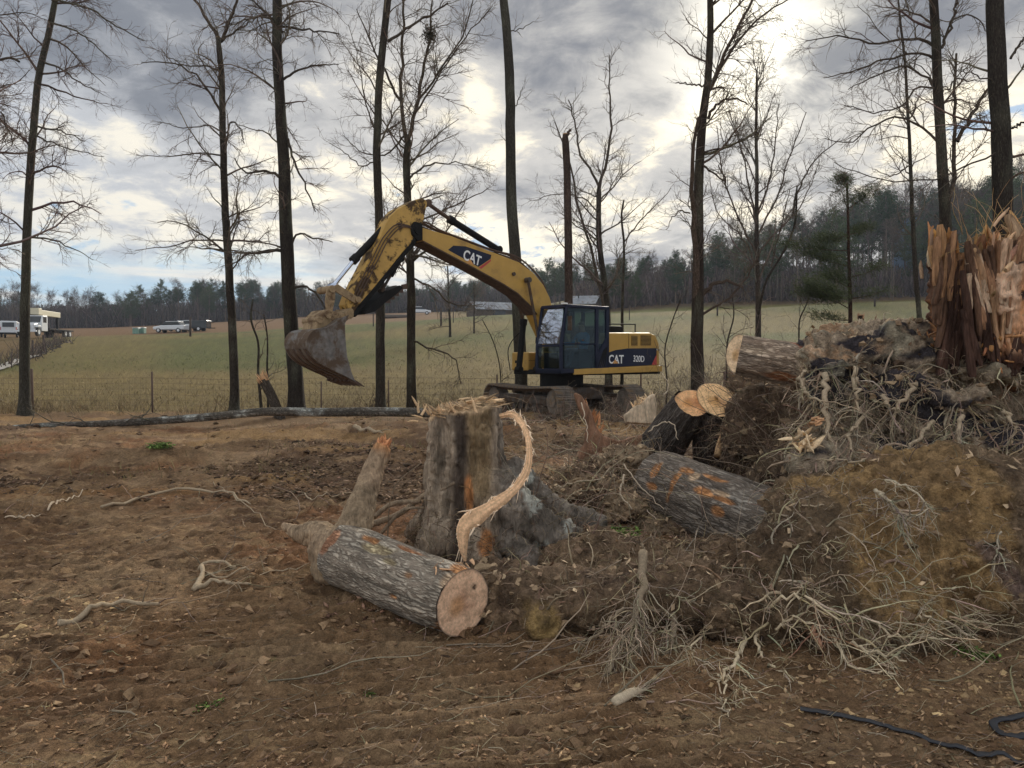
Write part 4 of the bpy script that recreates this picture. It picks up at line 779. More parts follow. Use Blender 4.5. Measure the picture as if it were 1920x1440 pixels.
class MM:               # machined parts: prisms, boxes, cylinders
    def __init__(s): s.v = []; s.f = []
    def prism(s, poly, b0, b1, ax='xz'):
        n = len(poly); o = len(s.v)
        A = sum(poly[i][0] * poly[(i + 1) % n][1] - poly[(i + 1) % n][0] * poly[i][1] for i in range(n))
        if A < 0: poly = poly[::-1]
        for b in (b0, b1):
            for p in poly: s.v.append({'xz': (p[0], b, p[1]), 'xy': (p[0], p[1], b), 'yz': (b, p[0], p[1])}[ax])
        s.f.append([o + i for i in range(n)]); s.f.append([o + n + i for i in reversed(range(n))])
        for i in range(n): s.f.append([o + i, o + n + i, o + n + (i + 1) % n, o + (i + 1) % n])
        return s
    def box(s, x0, x1, y0, y1, z0, z1): return s.prism([(x0, z0), (x1, z0), (x1, z1), (x0, z1)], min(y0, y1), max(y0, y1))
    def cyl(s, A, B, r, k=14, r2=None):
        A, B = np.array(A, float), np.array(B, float); V, Fs, U = tubes(np.array([A, B])[None], np.array([[r, r if r2 is None else r2]]), k, True); o = len(s.v)
        s.v += [tuple(q) for q in V]; s.f += [[int(i) + o for i in q] for f in Fs for q in f]; return s
    def pipe(s, pts, r, n=14, k=6):
        P = spline(np.array(pts, float), n); V, Fs, U = tubes(P[None], np.full((1, n), r), k, True); o = len(s.v); s.v += [tuple(q) for q in V]; s.f += [[int(i) + o for i in q] for f in Fs for q in f]; return s
    def build(s, name, mat, parent=None, bev=0, smooth=False, off=None):
        me = bpy.data.meshes.new(name); me.from_pydata(s.v if off is None else [tuple(np.array(q) - off) for q in s.v], [], s.f)
        import bmesh; bm = bmesh.new(); bm.from_mesh(me); bmesh.ops.recalc_face_normals(bm, faces=bm.faces); bm.to_mesh(me); bm.free()
        if smooth:
            me.polygons.foreach_set('use_smooth', [True] * len(me.polygons)); me.set_sharp_from_angle(angle=R(35))
        o = link(name, me, mat, parent)
        if bev: m = o.modifiers.new('bevel', 'BEVEL'); m.width = bev; m.segments = 2; m.limit_method = 'ANGLE'; m.angle_limit = R(35)
        return o
def pl(pts, b): return [p2l(x, y, b) for x, y in pts]
# boom
BB = .24
top = [(793, 427), (848, 443), (917, 470), (974, 492), (1000, 511), (1019, 534), (1031, 558), (1038, 583)]; bot = [(1006, 588), (994, 573), (971, 550), (945, 533), (889, 502), (838, 475), (794, 452), (783, 440)]
P_ = pl(top, BB) + [(.45, 1.95), (.55, 1.45), (.25, 1.35), (-.1, 1.5)][::-1][:0] + [(-.12, 2.0), (-.05, 1.45), (.3, 1.4)] + pl(bot, BB)
boom = MM().prism(P_, -BB, BB).build('boom', MY, EX, .02)
n_ = len(bot)
sk = pl(bot[:-1], BB); mm = MM()
for (a, b_) in zip(sk[:-1], sk[1:]): mm.prism([a, b_, (b_[0] - .0, b_[1] - .035), (a[0] - .0, a[1] - .035)], -BB - .03, BB + .03)
mm.build('belly_plate', MRUST, boom, .004)
# boom decal and lettering
def text(body, size, M4, mat, parent, name='lettering', sx=.82, off=.012, ext=.002):
    cu = bpy.data.curves.new(name, 'FONT'); cu.body = body; cu.size = size; cu.extrude = ext; cu.offset = off * size; ob = bpy.data.objects.new(name, cu); COL.objects.link(ob)
    dg = bpy.context.evaluated_depsgraph_get(); me = bpy.data.meshes.new_from_object(ob.evaluated_get(dg)); bpy.data.objects.remove(ob)
    me.transform(M4 @ Matrix.Diagonal((sx, 1, 1, 1))); return link(name, me, mat, parent)
def frame_at(a, z, ang, b):   # text frame on a left-facing side, baseline angle measured in (back, up)
    X_ = Vector((-math.cos(ang), 0, math.sin(ang))); Y_ = Vector((math.sin(ang), 0, math.cos(ang))); Z_ = Vector((0, 1, 0))
    m = Matrix((X_, Y_, Z_)).transposed().to_4x4(); m.translation = (a, b, z); return m
dc = MM().prism(pl([(840, 468.5), (850, 460.5), (873, 462), (921, 478), (920, 485), (897, 500.5)], BB), BB, BB + .004).build('logo_panel', MNV, boom)
MM().prism(pl([(920.5, 486), (920, 490), (902, 504.5), (897.5, 501.5)], BB), BB, BB + .004).build('red_stripe', MRED, boom)
a0, z0 = p2l(867, 485, BB); a1, z1 = p2l(893, 496, BB); ang = math.atan2(z1 - z0, -(a1 - a0))
text('CAT', .36, frame_at(a0, z0, ang, BB + .006), MWHT, dc, off=.02, sx=.80)
MM().prism(pl([(874, 493.5), (881, 485.5), (888, 496.8)], BB), BB + .005, BB + .010).build('logo_triangle', MORG, dc)
# head of the boom, hoses on its back
hd = MM().prism(pl([(772, 424), (778, 415), (793, 419), (793, 450), (785, 452), (774, 440)], .27), -.27, .27).build('boom_head', MBLK, boom, .02)
mm = MM(); g = np.random.default_rng(81)
for k_ in range(4):
    b_ = -.16 + .1 * k_; pts = [(770 + 3 * k_, 450 - 4 * k_), (776, 424), (795, 421 - 1.5 * k_), (830, 433), (880, 452), (930, 470), (975, 487 - k_), (1004, 508), (1026, 540), (1036, 575)]
    mm.pipe([(lambda q: (q[0], b_, q[1] + .03))(p2l(x + g.normal() * 1.0, y + g.normal() * .8, BB)) for x, y in pts], .022, 40, 6)
mm.build('hydraulic_hoses', MRUST, boom, smooth=True)
for px, py, r_ in ((962, 514, .05), (990, 525, .07), (782, 432, .10)):
    a, z = p2l(px, py, BB); MM().cyl((a, -BB - .08, z), (a, BB + .06, z), r_, 16).build('pivot_pin', MBLK if r_ > .06 else MST, boom, smooth=True)
# stick
SB = .20
st_ = pl([(793.6, 372), (800, 377), (801, 382), (793.6, 416), (780, 437), (771, 456), (756, 472), (731, 503), (700, 541), (673, 572), (662, 588), (655, 585), (650, 571), (657, 551), (681, 505), (709, 451), (724, 418), (731, 406), (745, 392), (770, 379), (784, 373)], SB)
stick = MM().prism(st_, -SB, SB).build('stick', MYM, EX, .015)
lo = [(780, 437), (771, 456), (756, 472), (731, 503), (700, 541), (673, 572), (660, 590)]; q = pl(lo, SB); mm = MM()
for a, b_ in zip(q[:-1], q[1:]): mm.prism([a, b_, (b_[0] - .09, b_[1] - .05), (a[0] - .09, a[1] - .05)], -SB - .02, SB + .02)
mm.build('stick_underside', MBLK, stick, .01)
def cylinder(name, A, B, C_, r1, r2, b, mats, both=False):     # rod from A to B, barrel from B to C
    A, B, C_ = [np.array((q[0], b, q[1])) for q in (A, B, C_)]; d = nrm((C_ - B)[None])[0]
    o = MM().cyl(B, C_, r1, 16).cyl(B - d * .02, B + d * .14, r1 * 1.25, 16).cyl(C_ - (0, .09, 0), C_ + (0, .09, 0), r1 * 1.1, 12).build(name, mats[0], EX, smooth=True)
    MM().cyl(A, B + d * .1, r2, 12).cyl(A - (0, .08, 0), A + (0, .08, 0), r2 * 1.8, 12).build('rod', mats[1], o, smooth=True); return o
cylinder('stick_cylinder', p2l(801, 381, 0), p2l(843, 411, 0), p2l(934, 468, 0), .085, .05, 0., (MBLK, MRUST))
cylinder('bucket_cylinder', p2l(623, 538, 0), p2l(662, 489, 0), p2l(731, 416, 0), .085, .05, 0., (MBLK, MCH))
for b_ in (-.42, .36): cylinder('boom_cylinder', p2l(990, 525, b_ if b_ > 0 else .2), (1.18, 2.1) if b_ > 0 else p2l(982, 600, b_), (1.25, 1.25), .085, .04, b_, (MBLK, MST))
# linkage
for b_ in (.22, -.26):
    MM().prism(pl([(625, 536), (632, 533), (672, 559), (670, 567), (664, 569), (624, 545)], b_), b_, b_ + .05).build('link', MTAN, stick, .012)
    MM().prism(pl([(612, 543), (618, 537), (627, 540), (627, 560), (622, 584), (612, 586), (609, 565)], b_), b_ - .02, b_ + .05).build('link', MTAN, stick, .012)
for px, py, r_ in ((670, 562, .07), (621, 542, .08), (655, 585, .08), (616, 588, .08)):
    a, z = p2l(px, py, .25); MM().cyl((a, -.32, z), (a, .32, z), r_, 14).build('pivot_pin', MTAN, stick, smooth=True)
for px in (560, 596, 628):
    pass
# pipes down the stick
mm = MM(); g = np.random.default_rng(82)
for k_ in range(3): mm.pipe([(lambda q: (q[0], SB + .015 + .012 * k_, q[1]))(p2l(x + 4 * k_, y + 3 * k_, SB)) for x, y in ((772, 425), (745, 420), (722, 440), (700, 480), (680, 520), (664, 552))], .014, 20, 6)
mm.build('hydraulic_line', MRUST, stick, smooth=True)
# bucket: side plates, curved shell, teeth
BW = .58
side_ = [(584, 622), (576, 635), (577, 654), (589, 673), (617, 691), (645, 704), (667, 716), (660, 700), (651, 668), (648, 635), (647, 607), (655, 590), (640, 596), (617, 612)]
sd = pl(side_, BW); bucket = MM().prism(sd, BW - .03, BW).prism(sd, -BW, -BW + .03).build('bucket', MBK2, EX, .006)
shell = sd[:7]; shell = [tuple(v_) for v_ in spline(np.array([(a, z) for a, z in ([sd[-2]] + [sd[-1]] + shell)]), 30)]; mm = MM(); cen = np.mean(sd, 0)
for a, b_ in zip(shell[:-1], shell[1:]):
    ia, ib = [tuple(np.array(q_) + (cen - np.array(q_)) * .05) for q_ in (a, b_)]; mm.prism([a, b_, ib, ia], -BW + .0, BW - .0 + .012)
mm.build('shell', MBK2, bucket, smooth=True)
sn = [tuple(v_) for v_ in spline(np.array(sd[2:7]), 12)]; mm = MM()
for a, b_ in zip(sn[:-1], sn[1:]):
    oa, ob = [tuple(np.array(q_) + (np.array(q_) - cen) * .035) for q_ in (a, b_)]
    for w_ in (-.45, -.15, .15, .45): mm.prism([a, b_, ob, oa], w_ - .05, w_ + .05)
mm.build('wear_strip', MRUST, bucket)
tipa, tipz = sd[6]; d = np.array(sd[6]) - np.array(sd[4]); d = d / np.linalg.norm(d); nn = np.array([-d[1], d[0]])
for k_ in range(6):
    w_ = -BW + .06 + k_ * (2 * BW - .12) / 5; A = np.array([tipa, tipz]) - d * .14; pts = [tuple(A + nn * .05), tuple(A + d * .2 + nn * .03), tuple(A + d * .42), tuple(A + d * .2 - nn * .035), tuple(A - nn * .05)]
    MM().prism(pts, w_ - .045, w_ + .045).build('tooth', MRUST, bucket, .006)
# coupler casting
MM().prism(pl([(593, 606), (600, 590), (613, 580), (630, 584), (650, 588), (654, 600), (640, 607), (628, 618), (612, 622), (590, 619)], .34), -.34, .34).build('quick_coupler', MTAN, EX, .03)
for px, py, r_ in ((617, 589, .10), (655, 590, .10), (600, 600, .07)):
    a, z = p2l(px, py, .38); MM().cyl((a, -.4, z), (a, .4, z), r_, 14).build('pivot_pin', MTAN, stick, smooth=True)
# thumb folded under the stick
th = MM().prism(pl([(676, 590), (680, 582), (700, 562), (722, 545), (742, 536), (748, 541), (735, 553), (715, 568), (695, 585)], .1), -.30, .30).build('thumb', MBLK, EX, .01)
for k_ in range(5):
    x, y = 756 - k_ * 8, 533 + k_ * 6.5; MM().prism(pl([(x - 7, y + 1), (x, y), (x + 1, y + 10), (x - 9, y + 9)], .1), -.28, -.20).prism(pl([(x - 7, y + 1), (x, y), (x + 1, y + 10), (x - 9, y + 9)], .1), .18, .28).build('tooth', MRUST, th)
cylinder('thumb_cylinder', p2l(716, 545, 0), p2l(733, 515, 0), p2l(750, 487, 0), .06, .035, 0., (MBLK, MST))
# house
zr = 1.20
MM().box(-2.72, .7, -1.3, 1.36, 1.10, 1.24).build('deck_frame', MBLK, EX, .02)
MM().prism([(-2.74, 1.17), (.9, 1.12), (.9, 1.27), (-2.74, 1.35)], 1.37, 1.43).build('side_rail', MY, EX, .015)
blue = [(-2.48, 1.36), (-.42, 1.30), (-.42, 1.74), (-.75, 1.80), (-1.2, 1.86), (-2.48, 1.86)]
hood = MM().prism([(-.42, 1.25), (-.42, 2.27), (-2.3, 2.31), (-2.55, 2.24), (-2.70, 2.0), (-2.74, 1.25)], -1.3, 1.34).build('engine_hood', MY, EX, .05)
MM().prism([(-2.56, 1.37), (-.43, 1.30), (-.43, 1.70), (-.8, 1.79), (-1.3, 1.84), (-2.56, 1.86)], 1.34, 1.356).build('blue_side_panel', MNV, hood, .004)
MM().prism([(-2.56, 1.37), (-2.34, 1.37), (-2.56, 1.68)], 1.357, 1.362).build('red_stripe', MRED, hood)
MM().box(-1.352, -1.340, 1.341, 1.346, 1.85, 2.27).build('panel_seam', MBLK, hood)
for x0, x1, z0, z1 in ((-2.32, -1.86, 1.93, 2.22), (-1.72, -1.46, 1.92, 2.20)):
    v_ = MM().box(x0, x1, 1.341, 1.349, z0, z1).build('vent', MBLK, hood)
    mm = MM()
    for k_ in range(8): mm.box(x0, x1, 1.349, 1.356, z0 + .01 + k_ * (z1 - z0) / 8, z0 + .022 + k_ * (z1 - z0) / 8)
    mm.build('vent_slat', MY, v_)
MM().box(-2.745, -2.735, -1.2, 1.25, 1.4, 1.42).build('panel_seam', MBLK, hood)
MM().prism([(-.5, 2.28), (-.62, 2.50), (-1.75, 2.50), (-1.82, 2.30)], -.9, .75).build('engine_cover', MBLK, EX, .04)
MM().cyl((-1.35, -.5, 2.3), (-1.35, -.5, 2.75), .07, 14).build('exhaust_pipe', MBLK, EX, smooth=True)
mm = MM()
for a, b_ in (((-.55, 1.1, 2.28), (-.55, 1.1, 2.52)), ((-.55, 1.1, 2.52), (-1.9, 1.1, 2.55)), ((-1.9, 1.1, 2.55), (-1.9, 1.1, 2.3))): mm.cyl(a, b_, .018, 8)
mm.build('handrail', MBLK, EX, smooth=True)
a, z = p2l(1141, 692, 1.36); z = max(z, 1.42); text('CAT', .33, frame_at(a, z, 0, 1.360), MWHT, hood, off=.02, sx=.95)
MM().prism([(a - .16, z - .005), (a - .26, z + .11), (a - .40, z - .005)], 1.3605, 1.364).build('logo_triangle', MORG, hood)
a, z = p2l(1187, 687, 1.36); z = max(z, 1.47); text('320D', .25, frame_at(a, z, -.03, 1.360), MWHT, hood, 'lettering', .88, .012)
MM().box(-2.62, -2.52, 1.342, 1.35, 1.80, 1.84).build('label_plate', MWHT, hood)
# right-front tool box
tb_ = MM().box(.0, .72, -1.38, -.62, 1.20, 1.74).build('tool_box', MY, EX, .05); MM().box(.0, .7, -1.385, -.60, 1.49, 1.50).build('panel_seam', MBLK, tb_)
MM().box(.725, .735, -1.2, -1.05, 1.42, 1.50).build('latch', MBLK, tb_)
mm = MM(); mm.pipe([(.75, -1.4, 1.2), (.78, -1.42, 1.9), (.72, -1.42, 2.0), (.45, -1.1, 2.45)], .014, 16); mm.build('handrail', MBLK, EX, smooth=True)
# cab
cx0, cx1, cb0, cb1, cz0, cz1 = -.46, 1.38, .42, 1.42, 1.16, 2.98
cab = MM().box(cx0, cx1, cb0, cb1, cz0, cz0 + .10).prism([(cx0, cz1 - .09), (cx1 - .16, cz1 - .09), (cx1 - .22, cz1), (cx0, cz1)], cb0 - .01, cb1 + .01).build('cab', MNV, EX, .02)
mm = MM(); w_ = .075
fr = [(cx1, cz0 + .05), (cx1, cz0 + .75), (cx1 - .16, cz1 - .06)]      # slanting front posts
for b_ in (cb0, cb1 - w_):
    mm.prism([(cx1, cz0), (cx1 - .08, cz0), (cx1 - .08, cz0 + .75), (cx1 - .26, cz1 - .08), (cx1 - .18, cz1 - .08), (cx1, cz0 + .75)], b_, b_ + w_)
    mm.box(cx0, cx0 + .12, b_, b_ + w_, cz0, cz1 - .05)
    mm.box(cx0 + .42, cx0 + .53, b_, b_ + w_, cz0, cz1 - .05)
mm.box(cx1 - .05, cx1 - .0, cb0, cb1, cz0 + .0, cz0 + .12); mm.box(cx1 - .06, cx1 - .01, cb0, cb1, cz0 + .70, cz0 + .76)
mm.prism([(cx0 + .53, cz0 + .05), (cx0 + .53, cz0 + .4), (cx0 + .12, cz0 + .95), (cx0, cz0 + .95), (cx0, cz0)], cb1 - .05, cb1)
mm.box(cx0 + .53, cx1 - .08, cb1 - .05, cb1, cz0 + .08, cz0 + .12); mm.box(cx0 + .53, cx1 - .1, cb1 - .05, cb1 + .004, cz0 + .76, cz0 + .80)
mm.box(cx0, cx0 + .06, cb0, cb1, cz0, cz0 + .8); mm.box(cx0, cx1 - .3, cb0, cb0 + .04, cz0, cz0 + .55)
mm.build('cab_frame', MNV, cab, .012)
for k_ in range(4): MM().prism([(cx0 + .46 - .0 - k_ * .085, cz0 + .16), (cx0 + .43 - k_ * .085, cz0 + .16), (cx0 + .20 - k_ * .035, cz0 + .62 + k_ * .02), (cx0 + .23 - k_ * .035, cz0 + .64 + k_ * .02)], cb1 + .001, cb1 + .01).build('louvre', MBLK, cab)
wf = MM(); wf.v = [(cx1 - .02, cb0 + .09, cz0 + .78), (cx1 - .02, cb1 - .09, cz0 + .78), (cx1 - .19, cb1 - .09, cz1 - .12), (cx1 - .19, cb0 + .09, cz1 - .12)]; wf.f = [[0, 1, 2, 3]]; wf.build('windscreen', MGF, cab)
MM().box(cx1 - .035, cx1 - .025, cb0 + .09, cb1 - .09, cz0 + .14, cz0 + .69).build('lower_windscreen', MGL, cab)
MM().box(cx0 + .54, cx1 - .1, cb1 - .035, cb1 - .03, cz0 + .81, cz1 - .1).build('door_window', MGL, cab)
MM().box(cx0 + .54, cx1 - .1, cb1 - .035, cb1 - .03, cz0 + .13, cz0 + .755).build('door_window', MGL, cab)
MM().box(cx0 + .13, cx0 + .41, cb1 - .035, cb1 - .03, cz0 + .5, cz1 - .1).build('rear_side_window', MGL, cab)
MM().box(cx0 + .02, cx0 + .025, cb0 + .1, cb1 - .1, cz0 + .85, cz1 - .12).build('rear_window', MGL, cab)
MM().prism([(cx0 + .15, cz0 + .58), (cx1 - .3, cz0 + .58), (cx1 - .4, cz1 - .14), (cx0 + .15, cz1 - .14)], cb0 + .015, cb0 + .02).build('right_window', MGL, cab)
mr = MM().box(1.13, 1.17, cb1 + .02, cb1 + .16, 2.28, 2.66).build('mirror', MST, cab, .01); MM().pipe([(1.15, cb1 + .08, 2.6), (1.15, cb1 + .03, 2.72), (1.1, cb1 - .02, 2.78)], .012).build('mirror_arm', MBLK, mr)
MM().box(cx1 - .24, cx1 - .12, cb1 - .14, cb1 + .01, cz1 - .01, cz1 + .03).build('cab_light', MWHT, cab, .01)
MM().box(.55, .62, cb1 + .005, cb1 + .02, cz0 + .86, cz0 + .90).build('door_handle', MST, cab)
# inside of the cab
seat = MM().box(-.05, .45, .68, 1.16, cz0 + .35, cz0 + .50).prism([(-.18, cz0 + .45), (.0, cz0 + .45), (-.1, cz0 + 1.22), (-.24, cz0 + 1.22)], .68, 1.16).box(0, .4, .75, 1.1, cz0 + .1, cz0 + .35).build('seat', MBLK, EX, .03)
MM().box(.1, .6, .5, .62, cz0 + .1, cz0 + .62).box(.1, .6, 1.2, 1.3, cz0 + .1, cz0 + .6).build('control_console', MBLK, EX, .03)
for b_ in (.56, 1.25): MM().cyl((.55, b_, cz0 + .6), (.62, b_, cz0 + .85), .016, 8).cyl((.62, b_, cz0 + .82), (.64, b_, cz0 + .93), .03, 8).build('joystick', MBLK, EX)
MM().cyl((.9, .85, cz0 + .1), (.98, .85, cz0 + .6), .014, 8).cyl((.9, .98, cz0 + .1), (.98, .98, cz0 + .6), .014, 8).build('travel_lever', MBLK, EX)
# ---- undercarriage
UA = math.atan2(-.85, .53); EA = math.atan2(EF[1], EF[0]); ra = UA - EA; cR, sR = math.cos(ra), math.sin(ra)
def ur(mm):
    mm.v = [(x * cR - y * sR, x * sR + y * cR, z) for x, y, z in mm.v]; return mm
ur(MM().box(-.9, .9, -.85, .85, .42, .75)).build('car_body', MST, EX, .04)
MM().cyl((0, 0, .72), (0, 0, 1.12), .62, 32).build('slew_ring', MBLK, EX, smooth=True)
HL, RD, ZC = 1.52, .36, .42
def track_path(n):
    L = 4 * HL + 2 * math.pi * RD; res = []
    for i in range(n):
        s = i / n * L
        if s < 2 * HL: res.append((-HL + s, ZC + RD - .05 * math.sin(math.pi * s / (2 * HL)), 0.))
        elif s < 2 * HL + math.pi * RD: a = (s - 2 * HL) / RD; res.append((HL + RD * math.sin(a), ZC + RD * math.cos(a), -a))
        elif s < 4 * HL + math.pi * RD: s2 = s - 2 * HL - math.pi * RD; res.append((HL - s2, ZC - RD, -math.pi))
        else: a = (s - 4 * HL - math.pi * RD) / RD; res.append((-HL - RD * math.sin(a), ZC - RD * math.cos(a), -math.pi - a))
    return res
shoe = bpy.data.meshes.new('track_shoe'); sm = MM().box(-.085, .085, -.30, .30, 0, .022)
for q in (-.06, .0, .06): sm.prism([(q - .012, .022), (q + .012, .022), (q + .007, .05), (q - .007, .05)], -.30, .30)
shoe.from_pydata(sm.v, [], sm.f); shoe.materials.append(MGRAY)
lk = bpy.data.meshes.new('track_link'); lm = MM().box(-.09, .09, -.11, -.06, -.09, 0).box(-.09, .09, .06, .11, -.09, 0); lk.from_pydata(lm.v, [], lm.f); lk.materials.append(MST)
for sgn in (-1, 1):
    yo = sgn * 1.19
    tf = ur(MM().prism([(-1.35, .30), (1.3, .30), (1.3, .50), (1.0, .56), (-1.0, .56), (-1.35, .50)], yo - .15, yo + .15)).build('track_frame', MST, EX, .02)
    ur(MM().prism([(-1.25, .34), (1.2, .34), (1.2, .46), (-1.25, .46)], yo - .19, yo + .19)).build('frame_rib', MST, tf, .01)
    for x in (-1.15, -.8, -.45, -.1, .25, .6, .95): ur(MM().cyl((x, yo - .16, .22), (x, yo + .16, .22), .10, 14)).build('roller', MST, tf, smooth=True)
    for x in (-.5, .5): ur(MM().cyl((x, yo - .12, .64), (x, yo + .12, .64), .07, 12)).build('carrier_roller', MST, tf, smooth=True)
    for x in (-HL, HL): ur(MM().cyl((x, yo - .17, ZC), (x, yo + .17, ZC), .31, 28).cyl((x, yo - .20, ZC), (x, yo + .20, ZC), .14, 16)).build('sprocket', MGRAY, tf, smooth=True)
    for i, (x, z, a) in enumerate(track_path(48)):
        for me_, nm in ((shoe, 'track_shoe'), (lk, 'track_link')):
            s_ = bpy.data.objects.new(nm, me_); COL.objects.link(s_); s_.parent = tf
            s_.matrix_local = Matrix.Rotation(ra, 4, 'Z') @ Matrix.Translation((x, yo, z)) @ Matrix.Rotation(-a, 4, 'Y')
# ---- operator
def person(name, label, base, rz, joints, edges, radii, mat_skin, parts):
    pass
def skinned(name, J, E, Rd, mat, sub=2):
    me = bpy.data.meshes.new(name); me.from_pydata(J, E, []); o = bpy.data.objects.new(name, me); COL.objects.link(o)
    m = o.modifiers.new('s', 'SKIN'); 
    for v_, r_ in zip(me.skin_vertices[0].data, Rd): v_.radius = (r_, r_) if not isinstance(r_, tuple) else r_
    me.skin_vertices[0].data[0].use_root = True; m2 = o.modifiers.new('u', 'SUBSURF'); m2.levels = m2.render_levels = sub
    dg = bpy.context.evaluated_depsgraph_get(); me2 = bpy.data.meshes.new_from_object(o.evaluated_get(dg)); bpy.data.objects.remove(o); me2.materials.clear()
    me2.polygons.foreach_set('use_smooth', [True] * len(me2.polygons)); return me2
MSK = plain('skin', (.36, .20, .14), .6, var=.05); MSH = plain('blue_shirt', (.05, .20, .42), .9, var=.15, sc=20); MJN = plain('dark_trousers', (.02, .025, .04), .9, var=.15); MCAP = plain('dark_cap', (.012, .012, .015), .8)
# seated on the seat, facing forward (+x): pelvis, spine, neck, head, arms to the joysticks, legs to the floor
h0 = cz0 + .58
J = [(.12, .92, h0), (.08, .92, h0 + .25), (.06, .92, h0 + .46), (.08, .92, h0 + .56), (.12, .92, h0 + .66), (.14, .92, h0 + .76),
     (.08, 1.11, h0 + .44), (.18, 1.20, h0 + .20), (.50, 1.22, h0 + .22), (.60, 1.22, h0 + .24), (.08, .73, h0 + .44), (.18, .63, h0 + .20), (.50, .60, h0 + .22), (.60, .59, h0 + .24),
     (.16, 1.02, h0 - .02), (.60, 1.05, h0 + .03), (.72, 1.05, h0 - .38), (.86, 1.05, h0 - .42), (.16, .82, h0 - .02), (.60, .79, h0 + .03), (.72, .79, h0 - .38), (.86, .79, h0 - .42)]
E = [(0, 1), (1, 2), (2, 3), (3, 4), (4, 5), (2, 6), (6, 7), (7, 8), (8, 9), (2, 10), (10, 11), (11, 12), (12, 13), (0, 14), (14, 15), (15, 16), (16, 17), (0, 18), (18, 19), (19, 20), (20, 21)]
Rd = [.15, .15, .14, .06, .095, .085, .08, .055, .042, .035, .08, .055, .042, .035, .10, .075, .055, .04, .10, .075, .055, .04]
pm = skinned('body', J, E, Rd, MSK); po = link('person', pm, MSH, None)
pm.materials.append(MSK); pm.materials.append(MJN)
mi_ = []
for p in pm.polygons:
    c = p.center; mi_.append(1 if (c.z > h0 + .535 or c.x > .50 and c.z > h0 + .12) else (2 if c.z < h0 + .07 else 0))
pm.polygons.foreach_set('material_index', mi_)
po.matrix_world = EX.matrix_basis.copy(); tag(po, 'operator in a blue shirt and dark cap sitting behind the cab door window', 'person')
hc = NB(); V, F_ = ellip((.125, .92, h0 + .755), (.105, .092, .075), 20, 12); V = np.array(V); V[:, 2] = np.maximum(V[:, 2], h0 + .745); hc.add(V, np.array(F_)); V, F_ = ellip((.235, .92, h0 + .755), (.085, .07, .009), 16, 6); hc.add(V, np.array(F_)); hc.build('cap', MCAP, po)
fc = NB()
V, F_ = ellip((.222, .92, h0 + .665), (.022, .013, .020), 10, 6); fc.add(V, np.array(F_)); 
for s_ in (-1, 1):
    V, F_ = ellip((.125, .92 + s_ * .092, h0 + .675), (.018, .009, .028), 10, 6); fc.add(V, np.array(F_))
fc.build('nose_and_ears', MSK, po)
fc = NB()
for s_ in (-1, 1):
    V, F_ = ellip((.203, .92 + s_ * .033, h0 + .695), (.008, .012, .008), 8, 6); fc.add(V, np.array(F_))
V, F_ = ellip((.207, .92, h0 + .628), (.006, .026, .006), 10, 6); fc.add(V, np.array(F_)); fc.build('eyes_and_mouth', MCAP, po)
for s_, hy in ((1, 1.22), (-1, .59)):      # hands closed round the joysticks
    hb = MM()
    for k_ in range(4): z = h0 + .275 - k_ * .022; l_ = (.036, .040, .038, .030)[k_]; hb.pipe([(.60, hy, z), (.60 + l_, hy + s_ * .022, z), (.62 + l_, hy, z - .004), (.60 + l_ * .6, hy - s_ * .018, z - .006)], .0095, 9, 6)
    hb.pipe([(.59, hy - s_ * .02, h0 + .25), (.615, hy - s_ * .035, h0 + .285), (.64, hy - s_ * .02, h0 + .30)], .011, 8, 6); hb.build('fingers', MSK, po, smooth=True)
